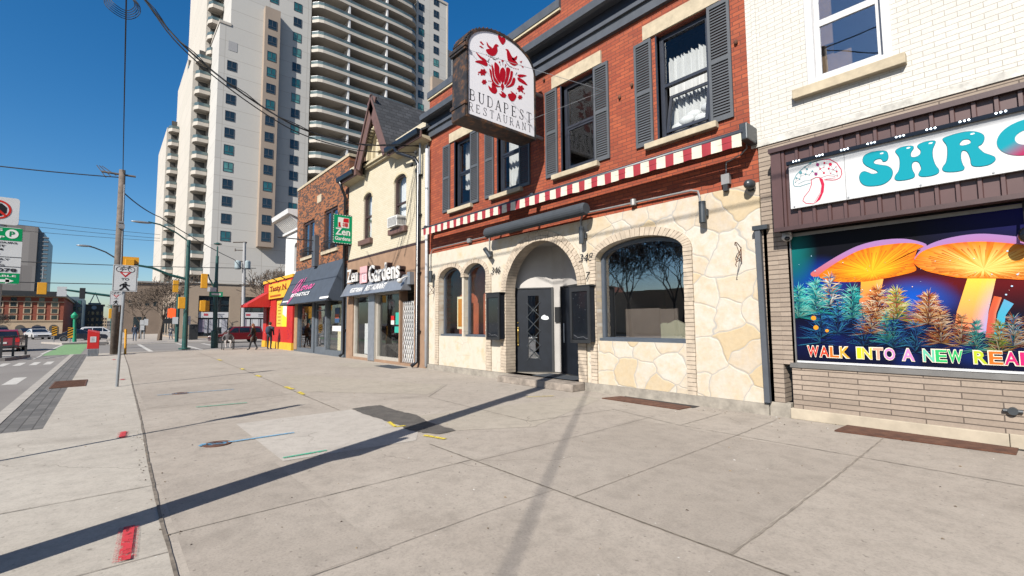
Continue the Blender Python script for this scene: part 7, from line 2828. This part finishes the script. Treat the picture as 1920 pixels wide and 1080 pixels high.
# railing with dark planter at the far left
t = thing('parklet_railing', 'black metal railing round a small kerbed bay at the left edge of the road', 'railing', (-31, -3.6, 0))
m = MB()
m.prism([(-33.4, -2.75, RZ), (-30.6, -3.3, RZ), (-30.2, -5.2, RZ), (-33.6, -5.2, RZ)], (0, 0, .14))
m.build('kerbed_base', 'kerb', t)
m = MB()
p_ = [(-30.5, -5.0), (-30.7, -3.45), (-33.2, -2.9)]
for z in (.52, 1.02):
    for a, b in zip(p_[:-1], p_[1:]):
        m.tube([(a[0], a[1], z), (b[0], b[1], z)], .035, 6)
for x, y in ((-30.5, -5.0), (-30.6, -4.2), (-30.7, -3.45), (-31.9, -3.2), (-33.2, -2.9)):
    m.box(x-.04, x+.04, y-.04, y+.04, .05, 1.06)
m.build('rails', 'black_paint', t)
t = thing('litter_bin', 'dark round street bin standing behind the black railing', 'bin', (-31.6, -4.2, .08))
m = MB()
m.lathe((-31.6, -4.3, .08), [(.36, 0), (.42, .8), (.42, .9), (.3, .95)], 16)
m.build('drum', 'fixture_dark', t)
t = thing('street_bin', 'black square street bin by the podium wall left of the minivan', 'bin', (-56, 8.6, 0))
a = XP(362, 641, -56)
MB().box(-56.4, -55.8, a.y-.35, a.y+.35, 0, 1.45).build('case', 'black_paint', t)
MB().box(-56.45, -55.75, a.y-.4, a.y+.4, 1.45, 1.55).build('lid', 'fixture_dark', t)
t = thing('information_post', 'twin post with small white notices beside the bare street tree', 'sign post', (-58, 3.1, 0))
GX_ = -58
m = MB()
for x in (264, 270):
    m.tube([gp(x, 636), gp(x+.8, 600)], .05, 6)
m.build('posts', 'galv', t)
m = MB()
for x, y0, y1 in ((266, 600, 609), (266.5, 610, 619), (274, 598, 610)):
    a, b = gp(x-3.5, y0), gp(x+3.5, y1)
    m.box(-57.95, -57.9, a.y, b.y, b.z, a.z)
m.build('notices', 'sign_white', t)

# cables
def cable(name, pts, r, label, sag=0, n=14, group=None):
    m = MB()
    for a, b in zip(pts[:-1], pts[1:]):
        a, b = Vector(a), Vector(b)
        q = []
        for i in range(n+1):
            k = i/n
            p = a.lerp(b, k)
            p.z -= sag*4*k*(1-k)
            q.append(p)
        m.tube(q, r, 6)
    return tag(m.build(name, 'cable_black'), label, 'cable', group)
cable('overhead_cable', [(-32, .36, 9.7), (6.5, -.35, 10.3)], .018, 'black cable dropping straight down the sky onto the wooden pole top', .25, 24)
m = MB()
for k in range(5):
    c = (-13.9-.08*k, -.02, 9.16+.02*k)
    m.tube([(c[0]+.03*math.sin(q*.9), c[1]+(.22+.03*k)*math.cos(2*PI*q/24), c[2]+(.19+.03*k)*math.sin(2*PI*q/24)) for q in range(25)], .009, 5)
tag(m.build('cable_coil', 'cable_black'), 'coil of spare black cable hanging near the top of the photo', 'cable coil')
PXc = [(270, -2), (330, 68), (400, 136), (480, 194), (560, 236), (640, 264), (700, 275), (788, 272)]
for dy, rr_, dx, lb in ((0, .022, 0, 'thick twisted black cable sagging across the street to the gabled building'), (.10, .016, .25, 'second black cable just under the thick one, sagging to the gabled building')):
    q = []
    for i, (px, py) in enumerate(PXc):
        p = XP(px-(dx*20 if 0 < i < 7 else 0), py+(14*i/7 if dy else 0)+(3*math.sin(i*1.9)), -13.95-dx)
        q.append(p)
    q[-1] = Vector((-13.95-dx, 7.98, q[-1].z))
    d = (q[0]-q[1]).normalized()
    q = [q[0]+d*4+Vector((0, 0, -.1)), q[0]+d*2]+q
    s = [Vector((0, p[0], p[1])) for p in smooth_open([(p.y, p.z) for p in q], 4)]
    m = MB()
    m.tube([(-13.95-dx, p.y, p.z) for p in s], rr_, 6)
    if not dy:
        m.tube([(-13.90-.05*math.sin(i*1.3), p.y, p.z+.04*math.cos(i*1.3)) for i, p in enumerate(s)], rr_*.6, 5)
    tag(m.build('overhead_cable', 'cable_black'), lb, 'cable')
t = thing('cable_mast', 'cluster of cable brackets and insulators where the cables meet the gabled building', 'cable bracket', (-13.9, 7.9, 7.2))
m = MB()
m.tube([(-13.75, 7.9, 6.6), (-13.75, 7.9, 7.75)], .04, 8)
m.tube([(-13.75, 7.9, 7.7), (-13.95, 7.8, 7.75)], .03, 6)
m.build('mast', 'galv', t)
m = MB()
for x, z in ((-13.95, 7.4), (-14.1, 7.2), (-14.25, 7.05)):
    m.ell((x, 7.85, z), .06, .06, .08, 8, 6)
m.build('insulators', 'black_paint', t)
m = MB()
for k in range(2):
    m.tube([(-13.8-.1*k, 7.92, 7.2), (-14.0-.3*k, 7.9, 6.6-.2*k), (-14.3-.3*k, 8.0, 5.4-.3*k), (-15.0-.5*k, 8.0, 3.9)], .007, 5)
m.build('loose_wires', 'cable_black', t)
GX_ = -32
cable('overhead_cable', [(-32, .38, 9.4), XP(0, 319, -32)+Vector((0, -3, .1))], .03, 'thin black cable running left from the wooden pole top', .1)
cable('overhead_cable', [(-31.9, .40, 8.6), XP(300, 407, -38), XP(440, 487, -54), XP(458, 505, -56)], .03, 'black cable slanting down right from the wooden pole to the transformer pole', .15)
for i, (y0, y1, X, lb) in enumerate(((406, 440, -70, 'uppermost faint wire across the road beyond the wooden pole'), (416, 447, -70, 'second faint wire across the road beyond the wooden pole'), (428, 452, -70, 'third faint wire across the road beyond the wooden pole'), (490, 503, -46, 'black wire across the junction at signal height'), (530, 534, -46, 'lowest black wire across the junction'))):
    xe = 300 if X == -70 else 480
    cable('span_wire', [XP(-40, y0-3, X), XP(xe, y1, X)], .022 if X == -70 else .03, lb, .1, 10)
cable('overhead_cable', [(-4.2, -1.0, 10.35), (3.6, -12.0, 10.6)], .018, 'thin cable leading from the tall light pole across the street', .1)

# ------------------------------------------------------------------ vehicles
def car(name, label, loc, rz, paint, kind='suv', s=1.0, group=None):
    H = {'van': 1.75, 'suv': 1.68, 'sedan': 1.44}[kind]
    L = {'van': 4.9, 'suv': 4.55, 'sedan': 4.6}[kind]
    Wd = 1.86
    t = thing(name, label, 'car', loc, group, rz)
    t.scale = (s, s, s)
    hl = L/2
    if kind == 'van':
        low = [(-hl, .45), (-hl, 1.0), (hl-1.45, 1.02), (hl-.35, .86), (hl-.02, .68), (hl, .42)]
        gh = [(-hl+.02, 1.0), (-hl+.22, H-.06), (-hl+.55, H), (hl-2.1, H-.03), (hl-1.35, 1.02)]
        wins = [[(-hl+.22, 1.08), (-hl+.36, H-.2), (-hl+1.25, H-.14), (-hl+1.25, 1.08)], [(-hl+1.33, 1.08), (-hl+1.33, H-.14), (-hl+2.3, H-.14), (-hl+2.3, 1.08)], [(-hl+2.38, 1.08), (-hl+2.38, H-.15), (hl-2.15, H-.17), (hl-1.62, 1.08)]]
    elif kind == 'suv':
        low = [(-hl, .5), (-hl+.03, 1.02), (hl-1.35, 1.04), (hl-.2, .95), (hl, .72), (hl, .45)]
        gh = [(-hl+.05, 1.02), (-hl+.42, H-.08), (-hl+.75, H), (hl-2.15, H-.02), (hl-1.3, 1.04)]
        wins = [[(-hl+.42, 1.10), (-hl+.62, H-.2), (-hl+1.35, H-.15), (-hl+1.35, 1.1)], [(-hl+1.43, 1.1), (-hl+1.43, H-.15), (-hl+2.3, H-.14), (-hl+2.3, 1.1)], [(-hl+2.38, 1.1), (-hl+2.38, H-.15), (hl-2.2, H-.17), (hl-1.6, 1.1)]]
    else:
        low = [(-hl, .5), (-hl+.03, .90), (-hl+.8, .95), (hl-1.35, .93), (hl-.2, .80), (hl, .62), (hl, .42)]
        gh = [(-hl+.65, .94), (-hl+1.45, H-.06), (-hl+1.9, H), (hl-2.3, H-.02), (hl-1.3, .93)]
        wins = [[(-hl+1.05, .99), (-hl+1.55, H-.17), (-hl+2.15, H-.12), (-hl+2.15, .99)], [(-hl+2.23, .99), (-hl+2.23, H-.12), (hl-2.35, H-.13), (hl-1.6, .99)]]
    ax = [(-hl+.92), (hl-.92)]
    R_ = .335
    def wheelcut(x0, x1):
        out = []
        for cx in ax[::-1]:
            out += [(cx+R_*1.13*math.cos(q), .34+R_*1.13*math.sin(q)) for q in [0+PI*i/8 for i in range(9)]]
        return out
    prof = low+[(hl-.05, .26)]+[p for p in wheelcut(0, 0)]+[(-hl+.05, .26)]
    m = MB()
    m.fill([prof], Wd, (0, Wd/2, 0), EX, EZ, NY)
    ins = .17
    n = len(gh)
    hw = Wd/2-.02
    zb_, zt = gh[0][1], H
    pts = []
    for s_ in (-1, 1):
        for x, z in gh:
            k = (z-zb_)/(zt-zb_)
            pts.append((x, s_*(hw-ins*k), z))
    m.add(pts, [tuple(range(n)), tuple(range(2*n-1, n-1, -1))]+[(i, n+i, n+i+1, i+1) for i in range(n-1)])
    m.build('body', paint, t, local=True, bevel=.035)
    def onside(x, z, s_, off=.012):
        k = max(0, (z-zb_)/(zt-zb_))
        return (x, s_*(hw-ins*k+off), z)
    for s_ in (-1, 1):
        m = MB()
        for wn in wins:
            m.poly([onside(x, z, s_) for x, z in wn])
        m.build('side_windows', 'car_glass', t, local=True)
    def screen(p, q, nm, off):
        m = MB()
        a0, a1 = .10, .90
        pp = []
        for f, w_ in ((a0, 1), (a1, 1)):
            x, z = p[0]+(q[0]-p[0])*f, p[1]+(q[1]-p[1])*f
            k = (z-zb_)/(zt-zb_)
            y = hw-ins*k-.10
            pp.append((x+off, y, z+.012))
        m.poly([(pp[0][0], -pp[0][1], pp[0][2]), (pp[0][0], pp[0][1], pp[0][2]), (pp[1][0], pp[1][1], pp[1][2]), (pp[1][0], -pp[1][1], pp[1][2])])
        m.build(nm, 'car_glass', t, local=True)
    screen(gh[-1], gh[-2], 'windscreen', .02)
    screen(gh[0], gh[1], 'rear_window', -.02)
    for cx in ax:
        for s_ in (-1, 1):
            wo = MB()
            wo.tube([(cx, s_*(Wd/2-.22), .335), (cx, s_*(Wd/2-.02), .335)], R_, 18)
            tw_ = wo.build('wheel', 'tyre', t, local=True)
            rm = MB()
            rm.tube([(cx, s_*(Wd/2-.03), .335), (cx, s_*(Wd/2+.0), .335)], R_*.62, 14)
            rm.build('rim', 'chrome', tw_, local=True)
    for s_ in (-1, 1):
        m = MB()
        x = hl-.12
        zf = low[-2][1]
        m.ell((hl-.16, s_*(Wd/2-.25), zf-.0), .16, .22, .09, 10, 6)
        m.build('headlight', 'plate_white', t, local=True)
        m = MB()
        m.box(-hl-.012, -hl+.12, s_*(Wd/2-.28), s_*(Wd/2-.02), .72, 1.0) if s_ > 0 else m.box(-hl-.012, -hl+.12, -(Wd/2-.02), -(Wd/2-.28), .72, 1.0)
        m.build('tail_light', 'box_red', t, local=True)
        m = MB()
        m.ell((hl-1.55, s_*(Wd/2+.07), 1.05), .06, .10, .075, 8, 6)
        m.build('mirror', paint, t, local=True)
    m = MB()
    m.box(-hl-.02, -hl, -.26, .26, .62, .76)
    m.build('number_plate', 'plate_white', t, local=True)
    m = MB()
    m.box(hl-.03, hl+.03, -.55, .55, .42, .60)
    m.box(-hl-.03, -hl+.05, -.8, .8, .36, .5)
    m.build('bumper_trim', 'black_paint', t, local=True)
    return t
cz = RZ
car('parked_minivan', 'maroon minivan crossing the side street behind the people', (-46.0, 8.55, cz), -PI/2, 'paint_maroon', 'van', .80)
car('red_suv', 'red sport utility car seen from behind at the left edge', (-43, -4.62, cz), PI, 'paint_red', 'suv', .80)
car('navy_sedan', 'dark navy sedan side on beyond the traffic island', (-62, -1.75, cz), PI/2+.05, 'paint_navy', 'sedan', .85)
car('white_suv', 'white sport utility car behind the navy sedan', (-67, -.25, cz), PI/2, 'paint_white', 'suv', .85)
car('black_car', 'black car waiting in front of the red hotel arcade', (-80, -9.3, cz), .5, 'paint_black', 'suv', .85)
car('gray_car', 'oncoming dark sedan with bright headlamps left of the hazard boards', (-88, -7.6, cz), .15, 'paint_black', 'sedan', .9)
car('dark_car', 'second oncoming dark car behind the bright headlamps', (-98, -7.4, cz), .1, 'paint_navy', 'suv', .9)
car('white_van', 'pale van far left behind the red sport utility car', (-70, -10.3, cz), PI, 'paint_silver', 'van', .95)
car('pale_car', 'white car half hidden by the left hazard board', (-78, -5.9, cz), .3, 'paint_white', 'sedan', .85)

# ------------------------------------------------------------------ people
def person(label, loc, rz, joints, radii, bands, head, hairc, s=.86, extras=None, skinb=None):
    t = thing('person', label, 'person', loc, None, rz)
    t.scale = (s, s, s)
    names = list(joints)
    idx = {k: i for i, k in enumerate(names)}
    edges = []
    for a, b in (('pelvis', 'waist'), ('waist', 'chest'), ('chest', 'neck'), ('neck', 'head'), ('chest', 'shL'), ('shL', 'elL'), ('elL', 'haL'), ('chest', 'shR'), ('shR', 'elR'), ('elR', 'haR'), ('pelvis', 'hipL'), ('hipL', 'knL'), ('knL', 'anL'), ('anL', 'toL'), ('pelvis', 'hipR'), ('hipR', 'knR'), ('knR', 'anR'), ('anR', 'toR')):
        edges.append((idx[a], idx[b]))
    me = bpy.data.meshes.new('body')
    me.from_pydata([joints[k] for k in names], edges, [])
    o = bpy.data.objects.new('body', me)
    COL.objects.link(o)
    sk = o.modifiers.new('skin', 'SKIN')
    me_sv = me.skin_vertices[0].data if me.skin_vertices else None
    if me_sv is None:
        bpy.context.view_layer.update()
        me_sv = me.skin_vertices[0].data
    for k in names:
        r = radii.get(k[:2] if k[:2] in radii else k, .07)
        me_sv[idx[k]].radius = (r, r)
        me_sv[idx[k]].use_root = (k == 'pelvis')
    o.modifiers.new('sub', 'SUBSURF').levels = 1
    bpy.context.view_layer.update()
    dg = bpy.context.evaluated_depsgraph_get()
    nm = bpy.data.meshes.new_from_object(o.evaluated_get(dg))
    bpy.data.objects.remove(o)
    o = bpy.data.objects.new('body', nm)
    COL.objects.link(o)
    o.parent = t
    nm.materials.clear()
    for b in bands:
        nm.materials.append(MATS[b[1]])
    hj = Vector(joints['head'])
    hands = [Vector(joints['haL']), Vector(joints['haR'])]
    for p in nm.polygons:
        c = p.center
        for i, b in enumerate(bands):
            if b[0](c, hj, hands):
                p.material_index = i
                break
        p.use_smooth = True
    m = MB()
    m.ell((hj.x-.025, hj.y, hj.z+.045), .105, .09, .115, 12, 8)
    if head == 'long':
        m.ell((hj.x-.07, hj.y, hj.z-.08), .075, .10, .20, 10, 8)
    m.build('hair', hairc, t, smooth=True, local=True)
    m = MB()
    m.ell((hj.x+.095, hj.y, hj.z-.005), .022, .015, .022, 6, 5)
    m.build('nose', 'skin', t, smooth=True, local=True)
    if extras:
        extras(t)
    return t
RADS = {'pelvis': .145, 'waist': .135, 'chest': .155, 'neck': .055, 'head': .10, 'sh': .075, 'el': .05, 'ha': .042, 'hi': .095, 'kn': .068, 'an': .048, 'to': .045}
def stand(st=.0, arm=.0, lean=0, wide=.0):
    return {'pelvis': (0, 0, .95), 'waist': (lean*.15, 0, 1.12), 'chest': (lean*.4, 0, 1.35), 'neck': (lean*.55, 0, 1.50), 'head': (lean*.7+.02, 0, 1.63),
            'shL': (lean*.4, .19, 1.40), 'elL': (lean*.4-.03+arm, .24, 1.12), 'haL': (lean*.4+.10+arm*2, .22, .92),
            'shR': (lean*.4, -.19, 1.40), 'elR': (lean*.4-.03-arm*.4, -.24, 1.12), 'haR': (lean*.4+.06, -.23, .90),
            'hipL': (0, .09, .88), 'knL': (st*.55+.02, .10+wide, .48), 'anL': (st, .10+wide, .07), 'toL': (st+.15, .11+wide, .03),
            'hipR': (0, -.09, .88), 'knR': (-st*.3+.03, -.10-wide, .48), 'anR': (-st, -.10-wide, .09), 'toR': (-st+.15, -.11-wide, .03)}
skinrule = (lambda c, h, hd: (c-h).length < .15 or c.z > h.z-.05 or any((c-x).length < .06 for x in hd), 'skin')
foot = lambda mt: (lambda c, h, hd: c.z < .09, mt)
legs = lambda mt, z=.93: (lambda c, h, hd: c.z < z, mt)
allr = lambda mt: (lambda c, h, hd: True, mt)
def rucksack(t):
    m = MB()
    m.ell((-.26, 0, 1.25), .15, .18, .25, 12, 8)
    m.build('backpack', 'cloth_navy', t, smooth=True, local=True)
def bag(t):
    m = MB()
    m.ell((-.02, .30, .72), .09, .12, .17, 10, 8)
    m.build('shoulder_bag', 'cloth_brown', t, smooth=True, local=True)
person('walking person with long auburn hair and all dark clothes', (-30.7, 6.62, 0), -2.2, stand(.22, .06, .1), RADS, [skinrule, foot('black_paint'), legs('cloth_black'), allr('cloth_black')], 'long', 'hair_auburn', .87, bag)
person('standing person in dark clothes with a backpack beside the red takeaway', (-30.5, 7.42, 0), 2.6, stand(.05, .10, .12), RADS, [skinrule, foot('black_paint'), legs('cloth_black'), allr('cloth_navy')], 'short', 'hair_dark', .92, rucksack)
person('distant person in jeans and a dark jacket walking near the bare tree', (-56, 2.12, 0), 0, stand(.2, .05, .05), RADS, [skinrule, foot('cloth_brown'), legs('denim'), allr('cloth_navy')], 'short', 'hair_dark', .9)
person('distant person in a pale top far across the side street', (-60, 5.2, 0), .4, stand(.15, .05, 0), RADS, [skinrule, foot('cloth_gray'), legs('denim'), allr('cloth_light')], 'short', 'hair_dark', .8)
sit = {'pelvis': (0, 0, .60), 'waist': (.04, 0, .76), 'chest': (.12, 0, .98), 'neck': (.19, 0, 1.12), 'head': (.25, 0, 1.22),
       'shL': (.12, .20, 1.02), 'elL': (.10, .34, .80), 'haL': (.22, .30, .62), 'shR': (.12, -.20, 1.02), 'elR': (.10, -.34, .80), 'haR': (.22, -.30, .62),
       'hipL': (.06, .10, .58), 'knL': (.46, .17, .60), 'anL': (.50, .12, .22), 'toL': (.64, .13, .17), 'hipR': (.06, -.10, .58), 'knR': (.46, -.17, .60), 'anR': (.48, -.12, .22), 'toR': (.62, -.13, .17)}
PL = (-32.5, 5.63, 0)
person('seated person in a gray hooded jacket riding in the wheelchair', PL, -.15, sit, RADS, [(lambda c, h, hd: c.x > h.x+.03 and c.z > h.z-.09, 'skin'), (lambda c, h, hd: any((c-x).length < .06 for x in hd), 'skin'), foot('black_paint'), (lambda c, h, hd: c.z < .66 and c.x > .05 and abs(c.y) < .26, 'cloth_light'), allr('cloth_gray')], 'short', 'cloth_gray', .86)
t = thing('wheelchair', 'black wheelchair with large thin wheels rolling on the far pavement', 'wheelchair', PL, None, -.15)
t.scale = (.86, .86, .86)
for s_ in (-1, 1):
    m = MB()
    m.tube([(.31*math.cos(2*PI*i/24), s_*.36, .31+.31*math.sin(2*PI*i/24)) for i in range(25)], .03, 6)
    o = m.build('wheel', 'tyre', t, local=True)
    m = MB()
    for k in range(8):
        m.tube([(0, s_*.36, .31), (.30*math.cos(k*PI/4), s_*.36, .31+.30*math.sin(k*PI/4))], .006, 4)
    m.build('spokes', 'galv', o, local=True)
    m = MB()
    m.tube([(.48+.08*math.cos(2*PI*i/12), s_*.26, .085+.08*math.sin(2*PI*i/12)) for i in range(13)], .018, 5)
    m.build('caster', 'tyre', t, local=True)
m = MB()
for s_ in (-1, 1):
    m.tube([(-.25, s_*.28, 1.0), (-.2, s_*.28, .48), (.3, s_*.28, .48), (.48, s_*.26, .17), (.58, s_*.2, .12)], .018, 6)
    m.tube([(-.2, s_*.28, .7), (.22, s_*.28, .7), (.28, s_*.28, .48)], .016, 6)
m.build('frame', 'black_paint', t, local=True)
MB().box(-.2, .28, -.26, .26, .45, .49).build('seat', 'cloth_black', t, local=True)
MB().box(-.24, -.20, -.26, .26, .5, .95).build('backrest', 'cloth_black', t, local=True)
